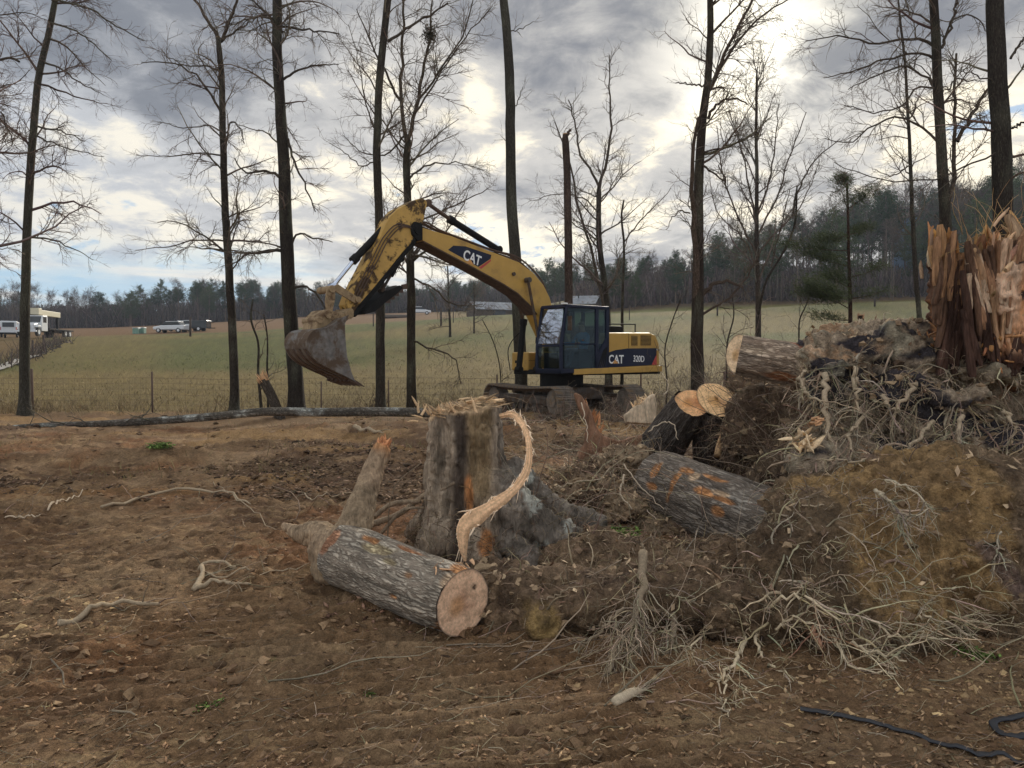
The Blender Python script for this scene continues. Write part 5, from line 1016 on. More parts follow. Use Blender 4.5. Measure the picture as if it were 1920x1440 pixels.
# ============================================================ torn wood, logs and root balls
MLB = vcmat('log_bark', 9, .55, 1.4, 30, .8, .02, uv=True, stretch=(2.4, .55, 1), furrow=12)
MWD = vcmat('raw_wood', 14, .72, 1.25, 70, .6, .006, stretch=(1, 1, 1))
MSO = vcmat('root_soil', 14, .48, 1.55, 60, 1., .04)
MFB = vcmat('stump_fibre', 14, .48, 1.5, 60, 1., .03, stretch=(1, 1, .22))
BARK, BARK2, TANW, ORW, PALE, DKR = np.array([.175, .155, .135]), np.array([.085, .068, .06]), np.array([.26, .195, .13]), np.array([.40, .20, .09]), np.array([.50, .37, .25]), np.array([.045, .03, .024])
def endface(b, c, ax, r, seed, col, hole=True, nr=14, k=48, tilt=0., rx=1.):
    g = np.random.default_rng(seed); ax = nrm(np.array(ax, float)); u = nrm(np.cross(ax, (0, 0, 1))); v_ = np.cross(u, ax)
    th = np.arange(k) * 2 * math.pi / k; rr = (np.linspace(0, 1, nr) ** .8)[:, None] * r * (1 + .035 * fb2(np.cos(th) * 1.5 + seed, np.sin(th) * 1.5, 1, 2, seed))[None]
    V = c + (rr * np.cos(th))[..., None] * u * rx + (rr * np.sin(th))[..., None] * v_
    V = V.reshape(-1, 3); q = np.stack([(rr * np.cos(th)).ravel(), (rr * np.sin(th)).ravel()], 1) / r
    V = V + ax * (.006 * fb2(q[:, 0] * 1.2, q[:, 1] * 7, 1.5, 3, seed))[:, None]
    R_ = np.hypot(q[:, 0], q[:, 1]); ring = .5 + .5 * np.sin((R_ + .06 * fb2(q[:, 0], q[:, 1], 2, 2, seed)) * 46)
    cc = np.array(col)[None] * (1 + .10 * ring + .14 * fb2(q[:, 0], q[:, 1] * 3, 2.5, 3, seed + 1))[:, None]
    cc = lerp(cc, np.array(col) * np.array([.62, .52, .5]), .75 * ss(-R_ + .25 * fb2(q[:, 0], q[:, 1], 2, 2, seed + 2), -.50, -.15))
    if hole: cc = lerp(cc, np.array([.03, .02, .015]), ss(-np.hypot(q[:, 0] - hole[0], (q[:, 1] - hole[1]) * .8) + .04 * fb2(q[:, 0], q[:, 1], 9, 2, 4), -.11, -.06))
    cc = cc * (1 - .14 * ss(fb2(q[:, 0] * .7, q[:, 1] * 9, 2.2, 3, seed + 7), .1, .4))[:, None]; cc = lerp(cc, np.array([.11, .085, .07]), ss(R_ + .02 * fb2(np.cos(np.arctan2(q[:, 1], q[:, 0])) * 3, np.sin(np.arctan2(q[:, 1], q[:, 0])) * 3, 2, 2, seed), .955, .985)); cc = lerp(cc, np.array(col) * (.75, .6, .35), .5 * ss(-np.hypot(q[:, 0] - .25, q[:, 1] + .05), -.4, -.15)); idx = np.arange(nr * k).reshape(nr, k); a = idx[:-1]; b2 = idx[1:]
    b.add(V, np.stack([a, b2, np.roll(b2, -1, 1), np.roll(a, -1, 1)], -1).reshape(-1, 4), cc)
def log(name, label, A, B, rA, rB, seed, fA=None, fB=None, col=BARK, scars=(), cat='log', n=90, k=120, rough=.03, mid=None, dirt=None, furrow=.012, parent_rz=0, axA=None, axB=None, barkname='bark'):
    g = np.random.default_rng(seed); A, B = np.array(A, float), np.array(B, float); P = np.linspace(A, B, n) if mid is None else spline(np.array([A, mid, B]), n)
    rad = np.interp(np.linspace(0, 1, n), np.linspace(0, 1, 2), (rA, rB)); V, Fs, U = tubes(P[None], rad[None], k); V3 = V.reshape(n, k, 3); C = P[:, None]; d = (V3 - C)
    th = np.arange(k) / k; s_ = np.linspace(0, np.linalg.norm(B - A), n); q = np.stack([np.broadcast_to(np.cos(th * 6.283)[None] * rA, (n, k)), np.broadcast_to(np.sin(th * 6.283)[None] * rA, (n, k)), np.broadcast_to(s_[:, None], (n, k))], -1).reshape(-1, 3)
    big = fb3(q, 2.5, 3, seed, st=(1, 1, .5)); fur = rd3(q, 11, 3, seed + 1, st=(1, 1, .22)); ed = np.minimum(s_, s_[-1] - s_); ed = .5 * np.exp(-ed / .03); V = (C + d * (1 + (rough * 2.4 * big).reshape(n, k, 1) - .05 * ed[:, None, None]) + nrm(d) * (furrow * fur).reshape(n, k, 1)).reshape(-1, 3)
    c = np.array(col)[None] * (1 + .25 * big + .0 * fur)[:, None] * (.72 + .45 * ss(fur, -.3, .6))[:, None]
    c = lerp(c, np.array([.30, .285, .255]), .35 * ss(fb3(q, 5, 3, seed + 2, st=(1, 1, .5)), .0, .5))
    if dirt is not None: c = lerp(c, np.array(dirt[0]), ss(fb3(q, 1.6, 4, seed + 5) + dirt[1], -.05, .25))
    for (sx, sy, sw, sl, scol) in scars:   # a scar: fraction along, angle, half-angle, half-length in metres
        ax0 = nrm(B - A); side0 = np.cross(ax0, (0, 0, 1.)); side0 = nrm(side0); side0 = side0 if side0 @ (A + B - (0, 0, 3.4)) < 0 else -side0; up0 = np.cross(ax0, side0); up0 = up0 if up0[2] > 0 else -up0; nn0 = nrm(d); phi = np.arctan2(nn0 @ up0, nn0 @ side0) / 6.2832
        dth = np.abs((phi - sy + .5) % 1 - .5); ds = (s_[:, None] - sx) * np.ones((1, k)); e = np.hypot(dth / sw, ds / sl).ravel() + .9 * fb3(q, 9, 3, seed + 8, st=(1, 1, .6)); m = 1 - ss(e, .7, 1.1)
        c = lerp(c, np.array(scol)[None] * (1 + .3 * fb3(q, 20, 2, 3, st=(1, 1, .3)))[:, None], m); V = V - nrm(d).reshape(-1, 3) * (m * .012)[:, None]
    base = (A + B) / 2; base[2] = min(A[2] - rA, B[2] - rB); o = empty(name, base, label, cat); b = NB(); b.add(V, Fs, c, U); b.build(barkname, MLB, o, base)
    e = NB(); axd = nrm(B - A)
    if fA: endface(e, A - axd * .008, -axd if axA is None else axA, rA * 1.0, seed + 20, fA[0], fA[1])
    if fB: endface(e, B + axd * .008, axd if axB is None else axB, rB * 1.0, seed + 21, fB[0], fB[1])
    if e.V: e.build('sawn_face', MWD, o, base)
    return o, base, V
def vobj(name, mat, V, F_, C, parent, base, kind=None):
    b = NB(); b.add(V, F_, C); o = b.build(name, mat, parent, base)
    if kind: o['kind'] = kind
    return o
# ---- the log in front
la, lb = W(646, 1022, 5.55), W(867, 1131, 4.62)
la[2] = g1(la[0], la[1]) + .20; lb[2] = g1(lb[0], lb[1]) + .185
lo_, lbase, _ = log('cut_log', 'large grey barked log with a sawn face lying in front of the tall stump', la, lb, .222, .206, 501, None, ((.54, .36, .24), (-.42, .38)), (.285, .25, .205),
    [(1.34, .26, .05, .12, ORW), (1.36, .15, .05, .09, PALE * .9), (1.36, -.10, .04, .10, ORW * .9), (1.25, -.15, .03, .08, ORW * .7), (.60, .17, .035, .16, (.36, .30, .19)), (.75, .13, .03, .10, (.36, .30, .19)), (.42, .22, .03, .09, ORW), (1.0, .10, .02, .06, (.36, .22, .13)), (.05, .1, .07, .10, (.33, .18, .11)), (.85, .24, .015, .2, (.38, .19, .1)), (.9, -.02, .015, .05, ORW)])
vx_ = Vox(); A = la
vx_.tube([A + (.12, -.12, 0.0), A + (-.06, .06, 0), A + (-.20, .14, .02)], [.20, .20, .15])
f1 = [A + (.02, .02, .05), W(676, 952, 5.72), W(692, 905, 5.85), W(706, 868, 5.95), W(718, 838, 6.0)]; vx_.tube(f1, [.16, .12, .092, .08, .058], 20)
f2 = [A + (-.05, .05, -.02), W(600, 1003, 5.75), W(570, 1003, 5.8), W(543, 990, 5.95), W(530, 984, 6.0)]; vx_.tube(f2, [.15, .12, .085, .05, .028], 20)
vx_.tube([A + (0, .05, -.03), A + (-.1, .3, -.1), A + (.1, .6, -.2)], [.12, .09, .04]); vx_.lump(A + (-.12, .02, -.10), (.13, .12, .12))
V, N_, F_ = vx_.mesh(.012); w1, w2, wid = worley(V, 16, 63, (1, 1, .45)); V += N_ * (.010 * (np.minimum(w2 - w1, .35) / .35 - .6))[:, None]; V += N_ * (.018 * fb3(V, 4, 4, 3) + .010 * rd3(V, 14, 3, 5))[:, None]
tip = np.array(f1[-1]); c = TANW[None] * (1 + .3 * fb3(V, 3, 4, 9) + .2 * fb3(V, 18, 2, 4))[:, None]; c = lerp(c, np.array([.33, .235, .16]), ss(fb3(V, 2.2, 3, 14), -.1, .3) * .6)
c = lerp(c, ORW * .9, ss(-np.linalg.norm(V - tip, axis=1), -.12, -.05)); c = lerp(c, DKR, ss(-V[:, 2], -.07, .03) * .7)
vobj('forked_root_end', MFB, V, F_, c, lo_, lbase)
g = np.random.default_rng(502); b = NB(); splinters(b, g, np.repeat(tip[None], 14, 0) + g.normal(size=(14, 3)) * .025, np.array([[.1, 0, 1.]]) + .25 * g.normal(size=(14, 3)), g.uniform(.04, .11, 14), .03, .01, col=(.42, .20, .10))
p = lb + np.array([-.1, .12, .19]); splinters(b, g, p + g.normal(size=(30, 3)) * np.array([.07, .07, .015]), np.array([[.6, -.6, .1]]) + .4 * g.normal(size=(30, 3)), g.uniform(.04, .12, 30), .022, .006, col=(.48, .30, .18)); b.build('splinter_wood', MO, lo_, lbase)['kind'] = 'stuff'
# ---- the tall stump
D0 = 6.4; vx_ = Vox()
def S_(px, py, D=D0): return W(px, py, D)
sb = S_(880, 1050); sb[2] = g1(sb[0], sb[1]); tp_ = S_(872, 762)
vx_.tube([S_(878, 1085), S_(882, 1000), S_(878, 900), S_(873, 820), tp_], [.40, .375, .325, .29, .285], 24, 20)
vx_.tube([S_(836, 1020, 6.3), S_(828, 900, 6.3), S_(834, 785, 6.3)], [.17, .12, .10]); vx_.tube([S_(905, 1080, 6.1), S_(905, 930, 6.2), S_(903, 800, 6.25)], [.15, .14, .12]); vx_.tube([S_(925, 1000, 6.5), S_(925, 900, 6.5), S_(915, 790, 6.5)], [.17, .12, .10])
for pts, rs in (([S_(915, 910, 6.2), S_(960, 955, 6.0), S_(1010, 990, 5.95), S_(1060, 1010, 5.95), S_(1120, 1028, 5.95)], [.19, .18, .15, .11, .06]), ([S_(940, 880, 6.5), S_(985, 925, 6.5), S_(1040, 962, 6.5), S_(1130, 985, 6.5)], [.17, .15, .11, .06]), ([S_(930, 970, 6.1), S_(955, 1010, 5.95), S_(985, 1045, 5.8), S_(1010, 1075, 5.7)], [.17, .13, .10, .06]),
                ([S_(850, 980, 6.3), S_(815, 1030, 6.1), S_(790, 1060, 6.1)], [.2, .14, .09]), ([S_(835, 940, 6.5), S_(800, 985, 6.7), S_(770, 1000, 7.0)], [.15, .12, .06]), ([S_(890, 1010, 6.2), S_(900, 1060, 5.9), S_(915, 1110, 5.6)], [.24, .2, .12])): vx_.tube(pts, rs, 18)
V, N_, F_ = vx_.mesh(.0145)
top_ = 1.7 - (np.interp(V[:, 0], [tp_[0] - .32, tp_[0] - .12, tp_[0] + .15, tp_[0] + .30], [782, 762, 752, 762]) - 675) / 1440 * D0 + .0
cut = top_ + .10 * (V[:, 1] - D0 + .1) + .11 * fb3(V, 6, 4, 71, st=(1, 1, .1)); hi_ = V[:, 2] > cut; V[hi_, 2] = cut[hi_]
q = V - tp_; ang_ = np.arctan2(q[:, 1], q[:, 0]); lowr = ss(-V[:, 2], -.9, -.1)
V += N_ * ((~hi_) * (.050 * fb3(V, 2.6, 4, 73, st=(1, 1, .45)) + .036 * rd3(V, 8, 4, 75, st=(1, 1, .28)) + .018 * rd3(V, 22, 3, 76, st=(1, 1, .6)) + .020 * fb3(V, 13, 3, 69)))[:, None]
w1, w2, wid = worley(V + .02 * np.stack([fb3(V, 9, 2, 1), fb3(V, 9, 2, 2), fb3(V, 9, 2, 3)], 1), 15, 61, (1, 1, .22)); V += N_ * ((~hi_) * .022 * (np.minimum(w2 - w1, .35) / .35 - .6) * (.6 + .5 * wid))[:, None]
px_ = 960 + V[:, 0] / V[:, 1] * 1440; py_ = 675 - (V[:, 2] - 1.7) / V[:, 1] * 1440
fr = rd3(V, 10, 4, 77, st=(1, 1, .22)); c = np.array([.235, .19, .145])[None] * (1 + .22 * wid)[:, None] * (.42 + .75 * ss(fr, -.4, .6))[:, None] * (1 + .35 * fb3(V, 2.2, 4, 78))[:, None]
wob = V[:, 0] + .04 * fb3(V, 3, 3, 79); X0 = tp_[0]
c = lerp(c, np.array([.20, .145, .085])[None] * (1 + .3 * fb3(V, 8, 3, 83))[:, None], ss(wob, X0 - .02, X0 + .06) * (1 - ss(wob, X0 + .2, X0 + .27)) * ss(V[:, 2], .5, .7))      # soil caked on the front
c = lerp(c, np.array([.045, .034, .028]), ss(-np.abs(wob - X0 + .03) + .03 * fb3(V, 6, 2, 84, st=(1, 1, .3)), -.09, -.02) * .92)             # dark split down the face
c = lerp(c, np.array([.125, .11, .095])[None] * (.5 + 1.0 * ss(fb3(V, 6, 4, 85), -.3, .4))[:, None], ss(wob, X0 + .22, X0 + .34) * .85)
orr = np.exp(-((V[:, 0] - S_(880, 930, 6.1)[0]) / .05) ** 2 - ((V[:, 2] - S_(880, 925, 6.1)[2]) / .22) ** 2) + np.exp(-((V[:, 0] - S_(915, 1010, 6)[0]) / .07) ** 2 - ((V[:, 2] - S_(915, 1010, 6)[2]) / .12) ** 2)
c = lerp(c, ORW * np.array([1, .95, .9]), ss(orr + .35 * fb3(V, 12, 3, 86, st=(1, 1, .3)), .42, .75) * (V[:, 1] < 6.35))
c = lerp(c, np.array([.40, .42, .38]), .6 * ss(fb3(V, 7, 3, 87), .22, .4) * ss(V[:, 0], X0 + .35, X0 + .5) * (1 - ss(V[:, 0], X0 + .8, X0 + 1)))
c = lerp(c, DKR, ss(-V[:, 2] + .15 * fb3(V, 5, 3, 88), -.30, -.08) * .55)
tc_ = np.array([.42, .30, .185])[None] * (1 + .35 * fb3(V, 7, 4, 89, st=(.4, 1.6, 1)))[:, None]; c = lerp(c, tc_, ss(V[:, 2] - (cut - .035), 0, .03) * .95)
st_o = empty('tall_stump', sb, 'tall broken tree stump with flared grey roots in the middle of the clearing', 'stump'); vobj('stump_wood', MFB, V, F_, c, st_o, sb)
g = np.random.default_rng(503); b = NB(); n_ = 150; p = tp_ + np.stack([g.uniform(-.27, .27, n_), g.uniform(-.22, .22, n_), g.uniform(-.03, .03, n_)], 1); p[:, 2] += .02 * 0 + np.interp(p[:, 0] - tp_[0], [-.3, -.1, .15, .3], [-.07, .01, .05, .02]) 
splinters(b, g, p, np.array([[.9, .1, .03]]) + np.array([[.3, .3, .10]]) * g.normal(size=(n_, 3)), g.uniform(.04, .16, n_), g.uniform(.004, .022, n_), .004, col=(.40, .29, .18), cv=.35)
n_ = 40; p = S_(838, 790, 6.15) + g.normal(size=(n_, 3)) * np.array([.09, .05, .03]); splinters(b, g, p + (0, 0, .05), np.array([[-.3, 0, .6]]) + .3 * g.normal(size=(n_, 3)), g.uniform(.05, .16, n_), .02, .006, col=(.36, .25, .15))
b.build('splinter_wood', MO, st_o, sb)['kind'] = 'stuff'
# small roots on and round the stump
b = NB(); cc_, nn_ = fsample(g, V, F_, 1500, lambda c_, n_: (c_[:, 2] < .95) * (c_[:, 2] > .0) * (.15 + ss(-c_[:, 2], -.75, -.3)))
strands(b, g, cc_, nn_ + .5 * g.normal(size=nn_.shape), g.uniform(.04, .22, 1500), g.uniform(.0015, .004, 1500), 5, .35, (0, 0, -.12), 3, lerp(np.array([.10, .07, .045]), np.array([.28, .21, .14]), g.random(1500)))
mb = NB()
for pts, rs in (([S_(852, 905, 6.05), S_(835, 915, 6.0), S_(828, 918, 5.9)], .014), ([S_(700, 970, 6.3), S_(735, 945, 6.3), S_(790, 940, 6.3)], .022), ([S_(715, 1000, 6.2), S_(760, 955, 6.25), S_(800, 952, 6.25)], .016), ([S_(725, 1020, 6.1), S_(745, 905, 6.1), S_(790, 868, 6.2)], .006), ([S_(690, 985, 6.4), S_(740, 968, 6.4), S_(800, 925, 6.4)], .030)):
    P = spline(np.array(pts), 14); V2, F2, U2 = tubes(P[None], (rs * np.linspace(1, .7, 14))[None], 7, True); mb.add(V2, F2, (.22, .17, .12))
mb.build('root', MFB, st_o, sb); q = b.build('fine_roots', MO, st_o, sb); q['kind'] = 'stuff'
# ---- curled strip of split wood
sp = np.array([S_(938, 780, 6.15), S_(962, 778, 6.0), S_(982, 800, 5.85), S_(992, 840, 5.75), S_(988, 880, 5.7), S_(966, 915, 5.6), S_(930, 945, 5.5), S_(895, 968, 5.45), S_(872, 985, 5.42), S_(868, 1020, 5.42), S_(872, 1052, 5.42)])
n = 90; P = spline(sp, n); T = nrm(np.gradient(P, axis=0)); vd = nrm(P - np.array([0, 0, 1.7])); A_ = nrm(np.cross(T, vd)); B_ = np.cross(A_, T)
wd = np.interp(np.linspace(0, 1, n), [0, .12, .3, .5, .7, .8, .9, 1], [.035, .05, .045, .062, .09, .125, .09, .02]) * .5 * (1 + .22 * fb2(np.arange(n) * .25, np.zeros(n), 1, 3, 7)); th_ = .006; kx = 9
sx_ = np.linspace(-1, 1, kx); prof = (1 - sx_ ** 2) * .005; rg = .008 * rd3(np.stack([np.repeat(np.arange(n) * .05, kx), np.tile(sx_ * 6, n), np.zeros(n * kx)], 1), 1, 3, 3).reshape(n, kx)
Vt = P[:, None] + A_[:, None] * (wd[:, None] * sx_[None])[..., None] + B_[:, None] * (-(prof[None] + rg))[..., None]; Vb = P[:, None] + A_[:, None] * (wd[:, None] * sx_[None])[..., None] + B_[:, None] * (th_)
Vr = np.concatenate([Vt, Vb[:, ::-1]], 1); k2 = 2 * kx; idx = np.arange(n * k2).reshape(n, k2); a = idx[:-1]; b2 = idx[1:]; F2 = np.stack([a, np.roll(a, -1, 1), np.roll(b2, -1, 1), b2], -1).reshape(-1, 4)
cs = PALE[None] * np.array([1.05, .92, .82]) * (1 + .30 * np.repeat(fb2(np.arange(kx * 2) * 1.7, np.zeros(kx * 2), 1, 2, 5)[None], n, 0).ravel() + .35 * fb2(np.repeat(np.arange(n), k2) * .06, np.tile(np.arange(k2), n) * 1.7, 1, 2, 8))[:, None]
cso = empty('split_wood_strip', sp[-1], 'curled pale strip of split wood hanging off the tall stump', 'wood strip'); vobj('strip', MWD, Vr.reshape(-1, 3), F2, cs, cso, sp[-1])
b = NB(); n_ = 130; i = g.integers(3, n - 2, n_); s_ = g.choice([-1, 1], n_); p = P[i] + A_[i] * (wd[i] * s_ * .9)[:, None]; splinters(b, g, p, T[i] * g.choice([1, 1, 1, -1], n_)[:, None] + A_[i] * (s_ * .30)[:, None] + .22 * g.normal(size=(n_, 3)), g.uniform(.02, .13, n_) * g.random(n_), g.uniform(.004, .016, n_), .003, col=(.66, .52, .38), cv=.2)
b.build('frayed_splinters', MO, cso, sp[-1])['kind'] = 'stuff'
# ---- root balls and mounds of soil
def mass(name, label, vox, vs, amp, colf, roots, base, cat='root ball', seed=0, mat=MSO, cutf=None, part='soil', fineamp=1.):
    V, N_, F_ = vox.mesh(vs); V = V + N_ * (amp * fb3(V, 1.7, 4, seed) + amp * .8 * fb3(V, 4.6, 4, seed + 1) - amp * .5 * ss(fb3(V, 3.1, 3, seed + 6), .12, .4) + .020 * fineamp * rd3(V, 13, 3, seed + 2) + .006 * fineamp * fb3(V, 34, 2, seed + 4))[:, None]
    Vw = V + .03 * np.stack([fb3(V, 6, 2, 5), fb3(V, 6, 2, 6), fb3(V, 6, 2, 7)], 1); a1, a2, aid = worley(Vw, 5.5, seed + 9); b1, b2, bid = worley(Vw, 13., seed + 10)
    if part == 'soil': V = V + N_ * (.045 * (np.minimum(a2 - a1, .4) / .4 - .6) * (.6 + .6 * aid) + .020 * (np.minimum(b2 - b1, .4) / .4 - .6) * (.7 + .5 * bid))[:, None]
    else: V = V - N_ * (.03 * ss(rd3(V, 4.5, 2, seed + 8, st=(1.6, 1.6, .35)), .3, .8))[:, None]
    if cutf: V = cutf(V)
    Nn = vnormals(V, F_); o = empty(name, base, label, cat); cc = colf(V, Nn); cc = cc * (1 + .16 * bid + .08 * aid)[:, None] * (1 + .22 * fb3(V, 30, 3, 12))[:, None] if part == 'soil' else cc; vobj(part, mat, V, F_, cc, o, base); g = np.random.default_rng(seed + 600)
    if part == 'soil':
        b = NB(); nc = 900; c_, n_ = fsample(g, V, F_, nc); lumps(b, g, c_, g.gamma(1.8, .011, nc), lerp(np.array([.09, .06, .04]), np.array([.26, .19, .12]), g.random(nc)), .8, el=1.3); flakes(b, g, *(lambda q: (q[0] + q[1] * .012,))(fsample(g, V, F_, 500)), g.uniform(.03, .09, 500), g.uniform(.015, .04, 500), lerp(np.array([.14, .09, .06]), np.array([.42, .32, .21]), g.random(500)), .8, h=.004); q = b.build('soil_crumbs', MO, o, base, smooth=False); q['kind'] = 'stuff'
    if roots: roots(o, V, Nn, F_, g)
    return o, V, F_
def rootset(b, g, V, F_, n, wt, L, r0, bias, col0, col1, out=1., sub=3, curl=.22, N=8, k=4, dirv=None, tip=.16):
    c, nn = fsample(g, V, F_, n, wt); D_ = nn * out + .45 * g.normal(size=nn.shape) + (0 if dirv is None else np.array(dirv)[None]); rr_ = g.uniform(*r0, n) * g.uniform(.6, 1.35, n)
    P, Rr = strands(b, g, c - nn * .03, D_, g.uniform(*L, n), rr_, N, curl, bias, k, lerp(np.array(col0), np.array(col1), g.random(n)), .15, tip)
    if sub:
        mi, t, p, T, rr = spawn(g, P, Rr, sub, .2, 1.); P2, R2 = strands(b, g, p, rperp(g, T, g.uniform(.4, 1.1, len(p))), np.mean(L) * .45 * g.uniform(.3, 1.2, len(p)), np.maximum(rr * .55, .0018), 5, curl, bias, 3, lerp(np.array(col0), np.array(col1), g.random(len(p))), .15, .4)
        if sub > 2:
            mi, t, p, T, rr = spawn(g, P2, R2, 2, .2, 1.); strands(b, g, p, rperp(g, T, g.uniform(.4, 1.1, len(p))), np.mean(L) * .2 * g.uniform(.3, 1.2, len(p)), np.maximum(rr * .6, .001), 4, curl, bias, 3, lerp(np.array(col0), np.array(col1), g.random(len(p))), .15, .5)
    return P, Rr
# middle mound under the stump
vx_ = Vox()
for px, py, D, r in ((985, 1115, 5.15, (.30, .30, .22)), (1080, 1105, 5.2, (.40, .35, .22)), (1190, 1100, 5.2, (.42, .4, .21)), (1290, 1100, 5.2, (.42, .4, .24)), (930, 1090, 5.5, (.26, .3, .22)), (1150, 1050, 5.8, (.6, .4, .18)), (1120, 1060, 6.2, (.8, .5, .16)), (1330, 1060, 6.0, (.5, .4, .2)), (1370, 1120, 5.0, (.35, .3, .2)), (1010, 1155, 4.88, (.16, .14, .16)), (950, 1140, 5.1, (.2, .2, .22))): vx_.lump(W(px, py + 18, D - .24) if D < 5.6 else W(px, py, D), r)
def cm(V, Nn):
    c = np.array([.155, .108, .068])[None] * (1 + .45 * fb3(V, 3, 4, 91) + .3 * fb3(V, 14, 3, 92))[:, None]; px = 960 + V[:, 0] / V[:, 1] * 1440
    c = lerp(c, np.array([.27, .185, .08])[None], ss(np.exp(-((V[:, 0] - W(1010, 1160, 4.6)[0]) / .15) ** 2 - ((V[:, 2] - W(1010, 1160, 4.6)[2]) / .14) ** 2) + .4 * fb3(V, 7, 3, 93), .45, .8) * (V[:, 1] < 5.0))
    c = lerp(c, np.array([.19, .13, .08]), ss(fb3(V, 2.0, 3, 94), .0, .35) * .6); c = lerp(c, np.array([.05, .034, .025]), ss(-fb3(V, 3.5, 3, 95), .1, .4) * .7); c = lerp(c, np.array([.13, .085, .06]), ss(Nn[:, 2], .5, .9) * .4); return c
def rm(o, V, Nn, F_, g):
    b = NB(); rootset(b, g, V, F_, 380, lambda c, n: (n[:, 1] < .3) * 1., (.06, .30), (.003, .009), (0, -.02, -.14), (.14, .10, .07), (.34, .27, .19), 1, 2)
    rootset(b, g, V, F_, 330, lambda c, n: (n[:, 2] > .0) * 1., (.05, .28), (.0025, .006), (0, 0, -.03), (.13, .09, .06), (.32, .25, .17), .6, 1, .35)
    q = b.build('fine_roots', MO, o, lambda_base); q['kind'] = 'stuff'
    for pts, r_, ch in (([(1206, 1035, 5.0), (1205, 1075, 4.85), (1205, 1110, 4.7), (1190, 1150, 4.55), (1165, 1200, 4.4), (1140, 1262, 4.2)], .030, 90), ([(1195, 1130, 4.65), (1192, 1190, 4.45), (1175, 1240, 4.3)], .016, 40), ([(1170, 1140, 4.65), (1110, 1195, 4.5), (1068, 1230, 4.4)], .011, 14), ([(1210, 1060, 5.3), (1206, 1035, 5.3), (1205, 1020, 5.3)], .02, 0),
                       ([(1240, 1110, 4.8), (1285, 1125, 4.7), (1330, 1140, 4.7)], .008, 8), ([(1262, 1140, 4.8), (1262, 1195, 4.6), (1250, 1225, 4.45)], .022, 40), ([(1025, 1125, 4.7), (1060, 1108, 4.7), (1120, 1094, 4.7)], .006, 0), ([(1205, 1150, 4.6), (1225, 1190, 4.5), (1228, 1210, 4.4)], .006, 6), ([(1320, 1070, 5.2), (1370, 1095, 5.0), (1390, 1110, 4.9)], .02, 6)):
        b = NB(); P = spline(np.array([WG(p_[0], p_[1], p_[2] - .14) for p_ in pts]), 16); P[1:-1] += .008 * g.normal(size=(14, 3)); V2, F2, U2 = tubes(P[None], (r_ * np.linspace(1, .4, 16))[None], 7, True); b.add(V2, F2, (.19, .15, .105))
        if ch:
            mi, t, p, T, rr = spawn(g, P[None], np.full((1, 16), r_), ch, .15, 1); P2, R2 = strands(b, g, p, rperp(g, T, g.uniform(.2, .7, ch)), g.uniform(.1, .38, ch), g.uniform(.0025, .006, ch), 7, .2, (0, -.01, -.07), 3, (.34, .28, .20))
            mi, t, p, T, rr = spawn(g, P2, R2, 3, .2, 1); strands(b, g, p, rperp(g, T, g.uniform(.2, .8, len(p))), g.uniform(.05, .15, len(p)), .0016, 5, .25, (0, 0, -.08), 3, (.36, .30, .22))
        b.build('root', MO, o, lambda_base)
lambda_base = W(1130, 1180, 5.1); lambda_base[2] = g1(lambda_base[0], lambda_base[1])
mass('root_plate', 'low bank of torn soil with pale hanging roots between cut log and clay ball', vx_, .018, .075, cm, rm, lambda_base, seed=700)
# lower ball of yellow clay
vx_ = Vox()
for px, py, D, r in ((1640, 1110, 5.05, (.5, .42, .44)), (1560, 1190, 4.85, (.3, .25, .24)), (1840, 1090, 5.25, (.8, .42, .46)), (1720, 1030, 5.4, (1.0, .78, .66)), (1760, 930, 5.35, (.75, .55, .34)), (1850, 1030, 5.4, (.9, .7, .60)), (1560, 1060, 5.2, (.55, .5, .52)), (1480, 1060, 5.1, (.33, .35, .34)), (1630, 1130, 4.95, (.55, .38, .40)), (1500, 1140, 4.85, (.28, .25, .26)), (1590, 1190, 4.7, (.22, .2, .18)), (1980, 1040, 5.5, (.9, .8, .6)), (1560, 950, 5.6, (.5, .4, .25)), (1440, 1120, 5.0, (.22, .22, .2)), (2150, 1050, 5.8, (.8, .8, .55)), (1900, 950, 5.9, (1.2, .6, .4))): vx_.lump(W(px, py + 14, D - .22) if D < 5.3 else W(px, py, D), r)
def cl(V, Nn):
    px = 960 + V[:, 0] / V[:, 1] * 1440; py = 675 - (V[:, 2] - 1.7) / V[:, 1] * 1440
    c = np.array([.15, .105, .066])[None] * (1 + .4 * fb3(V, 2.6, 4, 101) + .3 * fb3(V, 14, 3, 102))[:, None]
    Xc, Zc = W(1760, 1005, 4.6)[0], W(1760, 1005, 4.6)[2]; m = np.exp(-(np.abs(V[:, 0] - Xc) / .54) ** 4 - (np.abs(V[:, 2] - Zc) / .56) ** 4) + .45 * fb3(V, 2.2, 4, 103)
    ye = lerp(np.array([.275, .18, .085]), np.array([.20, .13, .066]), ss(fb3(V, 4, 4, 104), -.3, .3)); c = lerp(c, ye * (1 + .2 * fb3(V, 20, 3, 108))[:, None], ss(m, .28, .55) * (V[:, 1] < 5.6))
    c = c * (1 + .18 * fb3(V, 45, 2, 729))[:, None]
    c = lerp(c, np.array([.17, .12, .105]), ss(-np.abs((V[:, 0] - Xc - .15) + .8 * (V[:, 2] - Zc - .15)) + .06 * fb3(V, 5, 2, 105), -.09, -.05) * ss(fb3(V, 2.5, 2, 106), -.1, .1) * .8); c = lerp(c, np.array([.06, .04, .028]), ss(-fb3(V, 3, 4, 107), .12, .4) * .6 * (1 - .8 * ss(m, .28, .55)))
    return c
